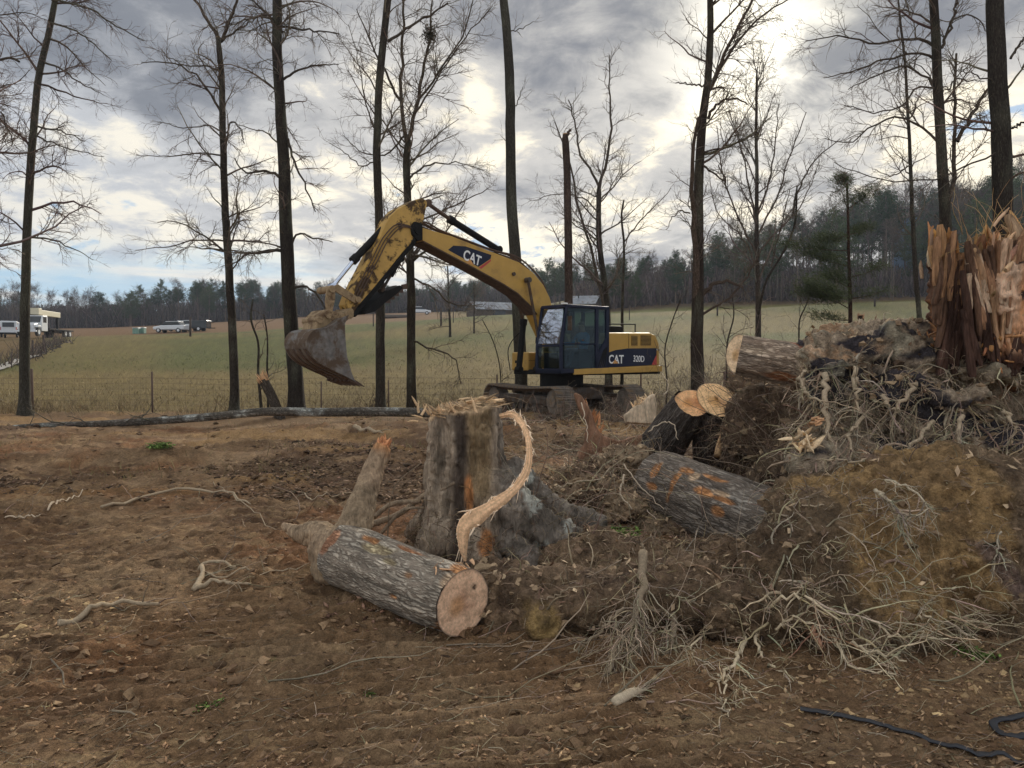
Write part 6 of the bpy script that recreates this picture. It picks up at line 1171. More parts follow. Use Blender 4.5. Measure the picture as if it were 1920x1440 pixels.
def rl(o, V, Nn, F_, g):
    b = NB(); xl = W(1640, 1000, 4.8)[0]; c0, c1 = (.12, .085, .06), (.36, .30, .22)
    rootset(b, g, V, F_, 420, lambda c, n: (n[:, 1] < .3) * (.12 + 2.2 * (c[:, 0] < xl)), (.06, .25), (.003, .008), (0, -.02, -.13), c0, c1, 1, 2)
    rootset(b, g, V, F_, 260, lambda c, n: (c[:, 2] > .72) * (n[:, 1] < .6), (.06, .30), (.0025, .007), (0, -.02, -.10), c0, (.32, .25, .18), 1, 2, .3)
    rootset(b, g, V, F_, 60, lambda c, n: (n[:, 1] < 0) * (c[:, 2] < .42) * (c[:, 2] > .1) * (c[:, 0] < xl + .5), (.2, .5), (.004, .009), (.08, -.03, -.07), (.32, .26, .17), (.50, .42, .30), .9, 4, .2, 10, 5, (.6, 0, -.2))
    rootset(b, g, V, F_, 26, lambda c, n: (n[:, 1] < 0) * (c[:, 2] < .7) * (c[:, 2] > .3) * (c[:, 0] < xl), (.15, .45), (.005, .012), (0, -.02, -.12), (.26, .21, .15), (.42, .36, .27), 1, 4, .25, 9, 5)
    q = b.build('fine_roots', MO, o, cb_); q['kind'] = 'stuff'
    def big(pts, r_, ch, col=(.46, .385, .27), sub=3, L=(.1, .35), spread=(.3, .9)):
        b = NB(); P = spline(np.array([WG(p_[0], p_[1], p_[2] - .16) for p_ in pts]), 16); P[1:-1] += .010 * g.normal(size=(14, 3)); V2, F2, U2 = tubes(P[None], (r_ * np.linspace(1, .35, 16))[None], 7, True); b.add(V2, F2, col)
        if ch:
            mi, t, p, T, rr = spawn(g, P[None], np.full((1, 16), r_), ch, .1, 1); P2, R2 = strands(b, g, p, rperp(g, T, g.uniform(*spread, ch)), g.uniform(*L, ch), g.uniform(.003, .007, ch), 7, .28, (0, -.01, -.05), 3, col)
            mi, t, p, T, rr = spawn(g, P2, R2, sub, .2, 1); strands(b, g, p, rperp(g, T, g.uniform(.3, 1., len(p))), g.uniform(.05, .14, len(p)), .0018, 5, .3, (0, 0, -.05), 3, col)
        b.build('root', MO, o, cb_)
    big([(1400, 1170, 4.9), (1392, 1215, 4.6), (1375, 1250, 4.5), (1345, 1285, 4.4)], .018, 34); big([(1360, 1275, 4.4), (1358, 1310, 4.25), (1366, 1350, 4.12)], .007, 8, L=(.05, .2)); big([(1345, 1270, 4.4), (1390, 1290, 4.3), (1400, 1305, 4.25)], .007, 5, L=(.05, .15))
    big([(1430, 1150, 4.75), (1480, 1120, 4.5), (1530, 1130, 4.35), (1575, 1165, 4.3)], .012, 12); big([(1455, 1180, 4.6), (1500, 1160, 4.4), (1540, 1175, 4.35)], .010, 10); big([(1420, 1190, 4.6), (1425, 1235, 4.4), (1470, 1270, 4.3)], .010, 14)
    big([(1580, 1200, 4.5), (1640, 1225, 4.3), (1700, 1240, 4.25)], .012, 16, L=(.1, .4), spread=(.1, .4)); big([(1620, 1150, 4.6), (1670, 1190, 4.4), (1740, 1195, 4.3)], .010, 14, L=(.1, .4), spread=(.1, .4)); big([(1560, 1190, 4.5), (1600, 1255, 4.25), (1680, 1270, 4.2)], .010, 14, L=(.1, .4), spread=(.1, .4)); big([(1700, 1160, 4.6), (1745, 1165, 4.4), (1745, 1180, 4.4)], .009, 10, spread=(.1, .5))
    big([(1545, 990, 4.9), (1570, 1030, 4.75), (1578, 1080, 4.7), (1590, 1120, 4.65)], .013, 22, (.32, .27, .20), L=(.06, .2)); big([(1640, 920, 5.0), (1670, 940, 4.75), (1690, 980, 4.68), (1695, 1005, 4.65)], .012, 46, (.36, .31, .23), L=(.08, .3)); big([(1660, 900, 5.0), (1720, 925, 4.75), (1738, 955, 4.65), (1700, 975, 4.62)], .009, 18, (.36, .31, .23), L=(.06, .25))
    big([(1535, 1065, 4.75), (1490, 1120, 4.6), (1470, 1150, 4.6)], .009, 8); big([(1870, 960, 5.0), (1868, 1040, 4.8), (1862, 1075, 4.75)], .010, 24, (.30, .26, .20), L=(.05, .2)); big([(1450, 1030, 5.0), (1455, 1080, 4.8), (1440, 1110, 4.7)], .022, 8, (.28, .2, .14)); big([(1505, 1150, 4.7), (1530, 1190, 4.5), (1540, 1215, 4.45)], .030, 10, (.30, .17, .11))
    big([(1470, 965, 5.2), (1520, 945, 5.0), (1600, 960, 5.0)], .008, 6, (.30, .24, .17)); big([(1330, 1180, 4.8), (1300, 1230, 4.5), (1340, 1262, 4.4)], .008, 12)
cb_ = W(1700, 1200, 5.0); cb_[2] = g1(cb_[0], cb_[1])
mass('clay_root_ball', 'large yellow clay root ball with fringes of pale roots at lower right', vx_, .022, .075, cl, rl, cb_, seed=720)
# upper root mass
vx_ = Vox()
for px, py, D, r in ((1580, 680, 6.9, (.42, .5, .34)), (1660, 660, 6.9, (.5, .5, .34)), (1740, 690, 6.8, (.6, .5, .45)), (1840, 730, 6.7, (.7, .55, .5)), (1560, 740, 6.7, (.25, .3, .28)), (1640, 760, 6.6, (.5, .35, .32)), (1750, 790, 6.5, (.6, .4, .35)), (1950, 760, 6.7, (.8, .6, .6)), (1540, 650, 7.0, (.2, .3, .12)), (1880, 850, 6.3, (.6, .4, .3)), (1600, 840, 6.5, (.5, .3, .22)), (1700, 870, 6.2, (.9, .4, .2))): vx_.lump(W(px, py, D), r)
for pts, rs in (([(1600, 725, 6.35), (1680, 745, 6.2), (1740, 735, 6.2)], [.05, .085, .05]), ([(1640, 700, 6.4), (1720, 725, 6.2), (1790, 750, 6.1), (1850, 735, 6.1)], [.06, .09, .1, .06]), ([(1510, 660, 6.7), (1570, 690, 6.4), (1620, 680, 6.4)], [.07, .10, .08]), ([(1520, 700, 6.6), (1545, 760, 6.4), (1560, 820, 6.3)], [.06, .05, .03]), ([(1780, 700, 6.3), (1860, 690, 6.1), (1930, 710, 6.1)], [.08, .12, .1])): vx_.tube([W(*p_) for p_ in pts], rs, 16)
def cu(V, Nn):
    c = np.array([.26, .205, .15])[None] * (1 + .5 * fb3(V, 2.6, 4, 111) + .35 * fb3(V, 12, 3, 112))[:, None]
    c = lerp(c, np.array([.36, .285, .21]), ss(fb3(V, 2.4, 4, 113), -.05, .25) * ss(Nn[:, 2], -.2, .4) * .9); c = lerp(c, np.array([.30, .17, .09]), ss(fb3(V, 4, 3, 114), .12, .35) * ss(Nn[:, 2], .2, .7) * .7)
    c = lerp(c, np.array([.035, .032, .040]), ss(-fb3(V, 3.2, 4, 115, st=(.6, 1, 1.6)), .03, .15) * .95); c = lerp(c, np.array([.26, .24, .18]), ss(fb3(V, 5, 3, 116), .22, .38) * .6); return c  # black patches put the shade of hollows into the soil colour
def ru(o, V, Nn, F_, g):
    b = NB(); c0, c1 = (.19, .145, .10), (.48, .40, .29)
    rootset(b, g, V, F_, 520, lambda c, n: (n[:, 1] < .2) * (c[:, 2] < 1.66) * (c[:, 2] > .9), (.15, .5), (.004, .015), (0, -.01, -.15), c0, c1, .8, 4, .22, 9, 4)
    rootset(b, g, V, F_, 450, lambda c, n: (n[:, 1] < .3) * (.12 + (c[:, 2] < 1.6)), (.08, .3), (.003, .007), (0, -.01, -.13), c0, c1, 1, 2, .3)
    q = b.build('fine_roots', MO, o, ub_); q['kind'] = 'stuff'
    for pts, r_ in (([(1508, 695, 6.4), (1512, 740, 6.2), (1550, 760, 6.1)], .02), ([(1545, 700, 6.3), (1550, 800, 6.1), (1560, 850, 6.0)], .028), ([(1600, 690, 6.2), (1605, 720, 6.1), (1615, 770, 6.0)], .02), ([(1655, 740, 6.1), (1665, 765, 6.0), (1680, 775, 6.0)], .022), ([(1720, 720, 6.1), (1690, 760, 6.0), (1680, 800, 6.0)], .022), ([(1805, 780, 5.9), (1795, 820, 5.8), (1830, 860, 5.7)], .02), ([(1880, 770, 5.9), (1900, 790, 5.8), (1895, 830, 5.8)], .018), ([(1620, 780, 6.1), (1590, 830, 5.9), (1600, 870, 5.8)], .016), ([(1750, 790, 6.0), (1700, 840, 5.8), (1640, 880, 5.7)], .018), ([(1820, 870, 5.6), (1860, 900, 5.4), (1915, 905, 5.3)], .014), ([(1690, 855, 5.6), (1620, 865, 5.4), (1530, 862, 5.3)], .012)):
        b = NB(); P = spline(np.array([WG(*p_) for p_ in pts]), 16); P[1:-1] += .014 * g.normal(size=(14, 3)); V2, F2, U2 = tubes(P[None], (r_ * np.linspace(1, .4, 16))[None], 7, True); b.add(V2, F2, (.30, .24, .17))
        mi, t, p, T, rr = spawn(g, P[None], np.full((1, 16), r_), 18, .15, 1); P2, R2 = strands(b, g, p, rperp(g, T, g.uniform(.3, .9, 18)), g.uniform(.1, .4, 18), g.uniform(.002, .006, 18), 7, .25, (0, -.01, -.1), 3, (.32, .26, .19)); b.build('root', MO, o, ub_)
ub_ = W(1720, 860, 6.6); ub_[2] = g1(ub_[0], ub_[1])
mass('upturned_root_mass', 'upturned gnarled root mass with dangling roots, resting on the clay root ball', vx_, .0225, .13, cu, ru, ub_, seed=740, fineamp=1.5)
# torn stump on top
vx_ = Vox()
for pts, rs in (([(1835, 740, 6.7), (1850, 600, 6.8), (1880, 480, 6.9)], [.5, .42, .36]), ([(1780, 640, 6.5), (1772, 540, 6.5), (1768, 478, 6.5)], [.15, .11, .09]), ([(1900, 640, 6.2), (1880, 560, 6.2), (1890, 480, 6.3)], [.22, .26, .22]), ([(1960, 620, 6.5), (1960, 480, 6.5)], [.4, .35]), ([(1905, 690, 6.0), (1880, 640, 6.1), (1860, 600, 6.2)], [.06, .12, .14])): vx_.tube([W(*p_) for p_ in pts], rs, 16)
def cs_(V, Nn):
    px = 960 + V[:, 0] / V[:, 1] * 1440; wob = V[:, 0] + .07 * fb3(V, 3.2, 3, 121) ; zc_ = V[:, 2] + .06 * fb3(V, 4, 3, 122)
    c = np.array([.11, .06, .04])[None] * (1 + .4 * fb3(V, 5, 4, 123, st=(1, 1, .4)))[:, None]
    x1 = W(1815, 600, 6.2)[0]; pale = lerp(np.array([.60, .42, .30]), np.array([.46, .25, .14]), ss(fb3(V, 3.5, 4, 124, st=(1.5, 1.5, .4)), -.1, .3)); c = lerp(c, pale * (1 + .25 * fb3(V, 12, 3, 125, st=(1, 1, .2)))[:, None], ss(wob, x1 - .02, x1 + .05) * ss(zc_, 1.72, 1.82) * (1 - ss(zc_, 2.50, 2.6)))
    x2 = W(1760, 560, 6.4)[0]; c = lerp(c, np.array([.06, .035, .03]), ss(wob, x2 + .02, x2 + .1) * (1 - ss(wob, x1 - .06, x1)) * ss(-zc_, -2.35, -2.2) * .9)
    c = lerp(c, np.array([.06, .03, .022]), ss(-zc_, -1.85, -1.7) * .8); c = lerp(c, np.array([.14, .085, .055]), ss(zc_, 2.48, 2.6) * .8); c = lerp(c, np.array([.42, .20, .085]), ss(fb3(V, 5, 3, 126), .2, .36) * .7); c = lerp(c, np.array([.04, .025, .02]), ss(fb3(V, 6, 3, 127), .3, .42)); return c
def rs_(o, V, Nn, F_, g):
    b = NB()
    def fan(px, py, D, n, L, w_, dirv, col, sp=.16, js=(.06, .06, .04), cv=.22, th_=.012):
        p = W(px, py, D) + g.normal(size=(n, 3)) * np.array(js); dd = np.array([dirv]) + sp * g.normal(size=(n, 3)); LL = g.uniform(*L, n) * g.uniform(.5, 1, n); ww = g.uniform(*w_, n)
        for i in range(n):
            b = NB(); splinters(b, g, p[i:i + 1], dd[i:i + 1], LL[i:i + 1], ww[i:i + 1], th_, 6, .10, col=np.array(col) * g.uniform(.55, 1.3) * (1, g.uniform(.9, 1.1), g.uniform(.85, 1.2)), cv=0.); b.build('splinter', MFB, o, tb_o)
    gs = np.random.default_rng(5599); SL = []
    for i in range(120):
        px, py = gs.uniform(1745, 1945), gs.uniform(500, 690); lft = px < 1815
        if py > 575 and px > 1758 and (px - 1750) / 165. < (py - 555) / 120.: colr = (.075, .042, .032)
        elif lft: colr = ((.30, .165, .085), (.38, .215, .12), (.13, .075, .05))[gs.integers(0, 3)]
        else: colr = ((.48, .33, .225), (.40, .245, .145), (.28, .155, .09), (.13, .075, .05), (.52, .38, .27))[gs.integers(0, 5)]
        tl = np.interp(px, [1745, 1788, 1798, 1846, 1868, 1945], [425, 425, 482, 486, 446, 425]) + 12 * gs.normal(); Lc = max(.12, (py + 20 - tl) / 1440 * 6.1)
        SL.append((px, py, 6.22 if lft else 6.02, min(gs.uniform(.2, .55), Lc), gs.uniform(.018, .06), .22 * math.sin(px / 23.) + .06 * gs.normal() - (.1 if lft else 0), colr))
    SL += [(1768, 500, 6.3, .42, .06, -.12, (.46, .27, .14)), (1780, 505, 6.3, .34, .05, .02, (.36, .20, .10)), (1760, 510, 6.3, .30, .045, -.25, (.42, .25, .13)), (1766, 545, 6.25, .26, .07, -.05, (.55, .46, .37)), (1850, 500, 6.2, .26, .07, -.5, (.24, .15, .10)), (1880, 500, 6.2, .34, .08, .45, (.36, .24, .15)), (1905, 490, 6.2, .40, .07, .3, (.30, .20, .13)), (1925, 480, 6.2, .42, .09, -.35, (.34, .235, .15))]
    for (px, py, D, Lq, wq, lean, col_) in SL:
        b = NB(); p = W(px, py + 20, D); P = spline(np.array([p, p + (lean * Lq * .48 + .006 * g.normal(), .01 * g.normal(), Lq * .5), p + (lean * Lq, .03 - .06 * g.random(), Lq)]), 12); wv = wq * .5 * (1 + .12 * fb2(np.arange(12) * .5, np.zeros(12) + px, 1, 2, 3)) * np.array([.6, 1., 1, 1.05, 1, 1, 1, 1., .95, .85, .7, .3]); kk = 9; sx = np.linspace(-1, 1, kk)
        rdg = .012 * fb2(np.repeat(np.arange(12) * .08, kk), np.tile(sx * 4 + px, 12), 1.3, 3, 5).reshape(12, kk); Vt = P[:, None] + np.stack([sx[None] * wv[:, None], -.028 + rdg - .012 * (1 - sx ** 2)[None] * np.ones((12, 1)), rdg * 0], -1); Vb = P[:, None] + np.stack([sx[None] * wv[:, None], .02 + 0 * rdg, 0 * rdg], -1)
        Vr_ = np.concatenate([Vt, Vb[:, ::-1]], 1); idx = np.arange(12 * 18).reshape(12, 18); a = idx[:-1]; b2_ = idx[1:]; cc_ = np.array(col_)[None] * .86 * (1 + .45 * np.concatenate([fb2(np.repeat(np.arange(12) * .2, kk).reshape(12, kk), np.tile(sx * 5 + px, 12).reshape(12, kk), 1.5, 3, 8)] * 2, 1).ravel())[:, None]
        b.add(Vr_.reshape(-1, 3), np.stack([a, np.roll(a, -1, 1), np.roll(b2_, -1, 1), b2_], -1).reshape(-1, 4), cc_); b.build('slab', MFB, o, tb_o)
    fan(1772, 478, 6.4, 24, (.14, .36), (.02, .05), (-.12, 0, 1), (.40, .20, .08), .10, (.055, .04, .03)); fan(1766, 500, 6.35, 26, (.14, .3), (.03, .06), (0, 0, 1), (.55, .45, .36), .08, (.03, .03, .03)); fan(1758, 540, 6.3, 8, (.08, .2), (.02, .04), (-.2, 0, 1), (.48, .34, .24), .15, (.03, .03, .08))
    fan(1840, 480, 6.5, 14, (.1, .3), (.02, .06), (.2, 0, .8), (.32, .20, .12), .4, (.1, .08, .02)); fan(1870, 486, 6.3, 20, (.08, .32), (.02, .11), (.35, 0, .8), (.42, .24, .12), .35, (.10, .08, .04)); fan(1915, 478, 6.3, 24, (.08, .40), (.02, .11), (-.3, 0, .8), (.36, .25, .15), .35, (.12, .1, .06)); fan(1990, 460, 6.4, 24, (.1, .35), (.03, .07), (0, 0, 1), (.38, .22, .11), .3, (.15, .1, .06))
    fan(1890, 500, 6.05, 34, (.05, .25), (.01, .04), (.1, -.2, 1), (.50, .32, .20), .25, (.12, .03, .1)); fan(1870, 650, 6.0, 14, (.05, .2), (.01, .03), (.1, -.2, -.7), (.42, .20, .09), .4, (.06, .05, .08)); fan(1755, 600, 6.4, 14, (.04, .16), (.01, .03), (-.4, -.2, .4), (.40, .20, .10), .5, (.03, .05, .2)); fan(1760, 685, 6.4, 16, (.05, .2), (.01, .03), (.6, -.3, .2), (.46, .27, .14), .4, (.12, .05, .03))
    b = NB(); n_ = 70; p = W(1890, 455, 6.4) + g.normal(size=(n_, 3)) * np.array([.22, .12, .05]); strands(b, g, p, np.array([[.1, 0, .8]]) + .5 * g.normal(size=(n_, 3)), g.uniform(.15, .6, n_), .004, 7, .2, (0, 0, -.02), 3, (.36, .24, .12)); q = b.build('fibres', MO, o, tb_o); q['kind'] = 'stuff'
tb_o = W(1850, 700, 6.6)
def cuts(V):
    t_ = 2.50 + .22 * fb3(V, 4, 3, 131, st=(1, 1, .1)) + .10 * ss(V[:, 0], W(1860, 500, 6.4)[0], W(1920, 500, 6.4)[0]); V[:, 2] = np.minimum(V[:, 2], t_); return V
mass('torn_stump', 'torn orange stump with long splinters standing on the root mass at right edge', vx_, .017, .10, cs_, rs_, tb_o, 'stump', 760, MFB, cuts, 'torn_wood', 2.0)
# ---- logs at right
def P3(px, py, D): return W(px, py, D)
log('cut_log', 'leaning dark log with round orange sawn face, left one of the pair', P3(1205, 890, 9.0), P3(1296, 757, 8.3), .28, .195, 510, None, ((.56, .33, .17), None), (.075, .065, .058), cat='log', n=60, k=90, furrow=.018, axB=(-.05, -.72, .70))
log('cut_log', 'leaning dark log with larger pale-ringed sawn face, right one of the pair', P3(1345, 880, 8.9), P3(1347, 752, 8.3), .27, .255, 511, None, ((.62, .41, .22), (.05, .1)), (.055, .045, .04), n=50, k=90, furrow=.018, axB=(.25, -.70, .68))
log('scarred_log', 'big grey log with orange machine scars lying behind the clay root ball', P3(1228, 905, 7.3), P3(1480, 1010, 6.1), .30, .34, 512, None, None, (.155, .135, .115), [(.20, .10, .055, .035, ORW), (.24, .04, .02, .09, ORW), (.46, .10, .07, .03, ORW), (.50, .17, .02, .10, ORW), (.62, .15, .03, .05, PALE), (.78, .18, .012, .13, ORW), (.80, .10, .02, .10, ORW * 1.1), (.95, .12, .012, .10, PALE), (1.02, .10, .012, .12, ORW), (1.0, .05, .02, .07, ORW)], n=100, k=140, furrow=.02, dirt=((.20, .155, .11), -.30))
vx_ = Vox(); vx_.lump(P3(1222, 900, 7.35), (.22, .25, .30))
V, N_, F_ = vx_.mesh(.03)
log('cut_log', 'short log with red torn bark and pale end left of the root mass', P3(1386, 664, 7.3), P3(1530, 690, 7.1), .19, .21, 513, ((.62, .46, .30), None), None, (.30, .235, .18), [(.40, .22, .035, .25, (.32, .13, .07)), (.6, -.12, .05, .35, (.36, .17, .09)), (.75, .15, .1, .2, (.28, .12, .08)), (.15, .05, .03, .12, (.40, .32, .24))], n=60, k=90, axA=(-.93, -.36, .05))
# broken pale slab and orange torn root
def jag(name, label, pts, D, depth, col, seed, cat, spn=30, spd=(0, 0, 1), spl=(.06, .2), top=None, mat=None):
    b = MM(); q = [W(x, y, D) for x, y in pts]; base = q[0].copy(); base[2] = g1(base[0], base[1]); vx = Vox(); n = len(q); back = np.array([0, depth, -.02]); V = [tuple(p) for p in q] + [tuple(p + back) for p in q]
    vx.add(V, [list(range(n))[::-1], list(range(n, 2 * n))] + [[i, (i + 1) % n, n + (i + 1) % n, n + i] for i in range(n)]); V, N_, F_ = vx.mesh(.014); V = V + N_ * (.014 * fb3(V, 6, 3, seed) + .008 * rd3(V, 20, 3, seed + 1, st=(1, 1, .3)))[:, None]
    c = np.array(col)[None] * (1 + .3 * fb3(V, 5, 4, seed + 2) + .2 * fb3(V, 16, 3, seed + 3))[:, None]; o = empty(name, base, label, cat); vobj('wood', mat or MFB, V, F_, c, o, base); g = np.random.default_rng(seed); b = NB()
    if top: 
        a_, b_ = W(*top[0], D), W(*top[1], D); t_ = g.random(spn)[:, None]; p = a_ + (b_ - a_) * t_ + (0, depth * .4, 0) + g.normal(size=(spn, 3)) * .02; splinters(b, g, p, np.array([spd]) + .3 * g.normal(size=(spn, 3)), g.uniform(*spl, spn), g.uniform(.01, .035, spn), .008, col=top[2]); b.build('splinter_wood', MO, o, base)['kind'] = 'stuff'
    return o
jag('broken_slab', 'pale jagged slab of broken trunk right of the excavator tracks', [(1176, 792), (1172, 778), (1190, 762), (1205, 755), (1214, 745), (1226, 738), (1232, 760), (1230, 795)], 9.6, .14, (.46, .37, .27), 520, 'wood', 26, (.1, -.1, .7), (.04, .12), ((1190, 764), (1228, 740), (.56, .42, .27)))
o = jag('torn_root', 'orange torn root stub curving up left of the scarred log', [(1080, 862), (1098, 830), (1102, 795), (1088, 765), (1078, 735), (1090, 742), (1108, 770), (1118, 800), (1130, 818), (1160, 828), (1205, 815), (1200, 845), (1150, 872)], 8.2, .16, (.20, .115, .075), 522, 'root', 22, (.1, -.1, .8), (.05, .18), ((1095, 760), (1125, 815), (.40, .20, .10)))
# tangle of tan roots left of the scarred log
vx_ = Vox()
for px, py, D, r in ((1110, 900, 7.6, (.35, .35, .16)), (1170, 880, 7.8, (.30, .3, .22)), (1080, 930, 7.3, (.25, .25, .10)), (1180, 950, 7.2, (.35, .3, .16)), (1260, 990, 6.9, (.3, .25, .14))): vx_.lump(W(px, py, D), r)
for pts, rs in (([(1060, 930, 7.2), (1085, 900, 7.3), (1110, 870, 7.5), (1140, 865, 7.6)], [.05, .065, .06, .05]), ([(1050, 900, 7.5), (1045, 940, 7.2), (1080, 955, 7.1), (1130, 940, 7.2)], [.03, .04, .045, .04]), ([(1150, 850, 7.8), (1180, 870, 7.6), (1210, 850, 7.8)], [.08, .1, .08]), ([(1080, 860, 7.9), (1075, 890, 7.6), (1090, 915, 7.4)], [.03, .035, .03]), ([(1120, 920, 7.2), (1160, 910, 7.2), (1200, 930, 7.1)], [.04, .05, .03])): vx_.tube([W(*p_) for p_ in pts], rs, 16)
def ct(V, Nn): return lerp(np.array([.22, .165, .11])[None], np.array([.09, .06, .042])[None], ss(fb3(V, 3, 4, 141), -.15, .25)) * (1 + .25 * fb3(V, 12, 3, 142))[:, None]
def rt(o, V, Nn, F_, g):
    b = NB(); rootset(b, g, V, F_, 420, None, (.08, .35), (.003, .009), (0, 0, -.06), (.14, .10, .07), (.36, .28, .19), 1, 2, .3); q = b.build('fine_roots', MO, o, tt_); q['kind'] = 'stuff'
    for pts, r_ in (([(1040, 915, 7.0), (1080, 905, 6.9), (1130, 895, 6.8), (1145, 875, 6.8)], .008), ([(1170, 870, 7.2), (1200, 910, 6.9), (1245, 955, 6.6)], .007), ([(1090, 755, 8.0), (1100, 800, 7.7), (1103, 830, 7.5)], .007), ([(1215, 810, 7.5), (1245, 790, 7.5), (1262, 795, 7.4), (1272, 825, 7.3)], .008), ([(1245, 745, 8.6), (1252, 720, 8.7), (1242, 700, 8.8)], .009), ([(1170, 890, 7.0), (1165, 930, 6.8), (1185, 955, 6.7)], .012)):
        b = NB(); P = spline(np.array([W(*p_) for p_ in pts]), 14); P[1:-1] += .008 * g.normal(size=(12, 3)); V2, F2, U2 = tubes(P[None], (r_ * np.linspace(1, .5, 14))[None], 6, True); b.add(V2, F2, (.34, .28, .21)); b.build('root', MO, o, tt_)
tt_ = W(1120, 950, 7.4); tt_[2] = g1(tt_[0], tt_[1])
mass('root_tangle', 'tangle of tan twisted roots between the tall stump and the scarred log', vx_, .019, .06, ct, rt, tt_, seed=780, mat=MFB)
# back bank of soil and twigs behind the logs, and the thicket between logs and roots
vx_ = Vox()
for px, py, D, r in ((1440, 830, 7.6, (.45, .4, .55)), (1500, 900, 7.0, (.5, .4, .4)), (1430, 930, 7.2, (.35, .3, .25)), (1480, 760, 8.0, (.4, .4, .3)), (1400, 800, 8.2, (.25, .3, .3)), (1560, 830, 7.2, (.5, .4, .5)), (1400, 740, 8.6, (.2, .3, .25))): vx_.lump(W(px, py, D), r)
def cbk(V, Nn): return lerp(np.array([.085, .058, .04])[None], np.array([.15, .11, .075])[None], ss(fb3(V, 3, 4, 151), -.1, .3)) * (1 + .3 * fb3(V, 12, 3, 152))[:, None]
def rbk(o, V, Nn, F_, g):
    b = NB(); rootset(b, g, V, F_, 650, lambda c, n: (n[:, 1] < .4) * 1., (.1, .5), (.0025, .006), (0, 0, -.05), (.10, .07, .05), (.26, .19, .13), 1, 3, .28); rootset(b, g, V, F_, 70, lambda c, n: (n[:, 1] < .4) * 1., (.4, 1.1), (.003, .006), (0, 0, -.02), (.14, .10, .08), (.3, .24, .18), 1, 3, .15); q = b.build('twig_tangle', MO, o, bk_); q['kind'] = 'stuff'
bk_ = W(1450, 930, 7.6); bk_[2] = g1(bk_[0], bk_[1])
mass('brush_pile', 'brown pile of soil and fine twigs between the sawn logs and the root mass', vx_, .03, .09, cbk, rbk, bk_, 'brush pile', 790)
g = np.random.default_rng(530); b = NB(); p0 = np.array([W(*q_) for q_ in ((1375, 770, 8.0), (1365, 800, 7.8), (1350, 830, 7.7), (1345, 855, 7.6))]); P = spline(p0, 14); V2, F2, U2 = tubes(P[None], (.035 * np.linspace(.6, 1, 14))[None], 8, True); b.add(V2, F2, (.34, .22, .12)); splinters(b, g, P[g.integers(0, 12, 40)], np.array([[.3, -.2, .8]]) + .4 * g.normal(size=(40, 3)), g.uniform(.05, .16, 40), .025, .008, col=(.42, .27, .14))
tag(b.build('split_branch', MO), 'split pale branch leaning right of the larger sawn log face', 'branch')
b = NB(); n_ = 26; splinters(b, g, W(1508, 828, 6.0) + g.normal(size=(n_, 3)) * np.array([.05, .04, .03]), g.normal(size=(n_, 3)) + (0, -.3, .4), g.uniform(.05, .15, n_), g.uniform(.02, .05, n_), .012, col=(.60, .46, .30)); tag(b.build('wood_chunk', MO), 'bright pale broken chunk of wood under the left end of the root mass', 'wood chunk')
b = NB(); splinters(b, g, W(1527, 790, 6.0) + g.normal(size=(8, 3)) * .012, np.array([[1, -.2, .1]]) + .2 * g.normal(size=(8, 3)), g.uniform(.05, .10, 8), .03, .01, col=(.5, .30, .17)); tag(b.build('wood_chunk', MO), 'small orange wood chip caught in the roots above the bright chunk', 'wood chunk')
# long bent twigs that cross the heap
g = np.random.default_rng(531); b = NB(); n_ = 90; px, py = g.uniform(960, 1480, n_), g.uniform(880, 1120, n_); P0 = np.array([W(x, y, 6.6 - (y - 900) / 220 * 1.3) for x, y in zip(px, py)]); P, Rr = strands(b, g, P0, np.stack([g.normal(size=n_), .3 * g.normal(size=n_), .35 + .3 * g.normal(size=n_)], 1), g.uniform(.25, .9, n_), g.uniform(.002, .005, n_), 9, .16, (0, 0, -.05), 3, lerp(np.array([.15, .11, .08]), np.array([.36, .30, .22]), g.random(n_)))
mi, t, p, T, rr = spawn(g, P, Rr, 3, .2, 1.); strands(b, g, p, rperp(g, T, g.uniform(.4, 1, len(p))), g.uniform(.08, .3, len(p)), .0016, 5, .25, (0, 0, -.03), 3, (.24, .19, .14)); tag(b.build('loose_twigs', MO), kind='stuff')
# debris on the heap's ground: bark, clods, rootlets
b = NB(); g = np.random.default_rng(532); n_ = 4000; x = g.uniform(-.9, 3.4, n_); y = g.uniform(4.9, 10.5, n_); z = gz(x, y); P0 = np.stack([x, y, z], 1)
strands(b, g, P0, np.stack([g.normal(size=n_), g.normal(size=n_), .5 * g.random(n_)], 1), g.uniform(.05, .24, n_) * (g.random(n_) < .55), g.uniform(.002, .006, n_), 5, .3, (0, 0, -.03), 3, lerp(np.array([.12, .08, .055]), np.array([.32, .25, .17]), g.random(n_))); xx = g.uniform(-.6, 4.2, 1300); yy = g.uniform(9.5, 20.5, 1300); Q0 = np.stack([xx, yy, gz(xx, yy)], 1); lumps(b, g, Q0[:700], g.gamma(1.8, .03, 700), lerp(np.array([.07, .045, .03]), np.array([.2, .14, .09]), g.random(700))); flakes(b, g, Q0[700:] + (0, 0, .02), g.uniform(.05, .2, 600), g.uniform(.03, .07, 600), lerp(np.array([.12, .07, .05]), np.array([.42, .32, .22]), g.random(600) ** 2), .7); strands(b, g, Q0, np.stack([g.normal(size=1300), g.normal(size=1300), .4 * g.random(1300)], 1), g.uniform(.15, .9, 1300), g.uniform(.004, .010, 1300), 6, .2, (0, 0, -.03), 3, lerp(np.array([.14, .10, .07]), np.array([.38, .31, .22]), g.random(1300)))
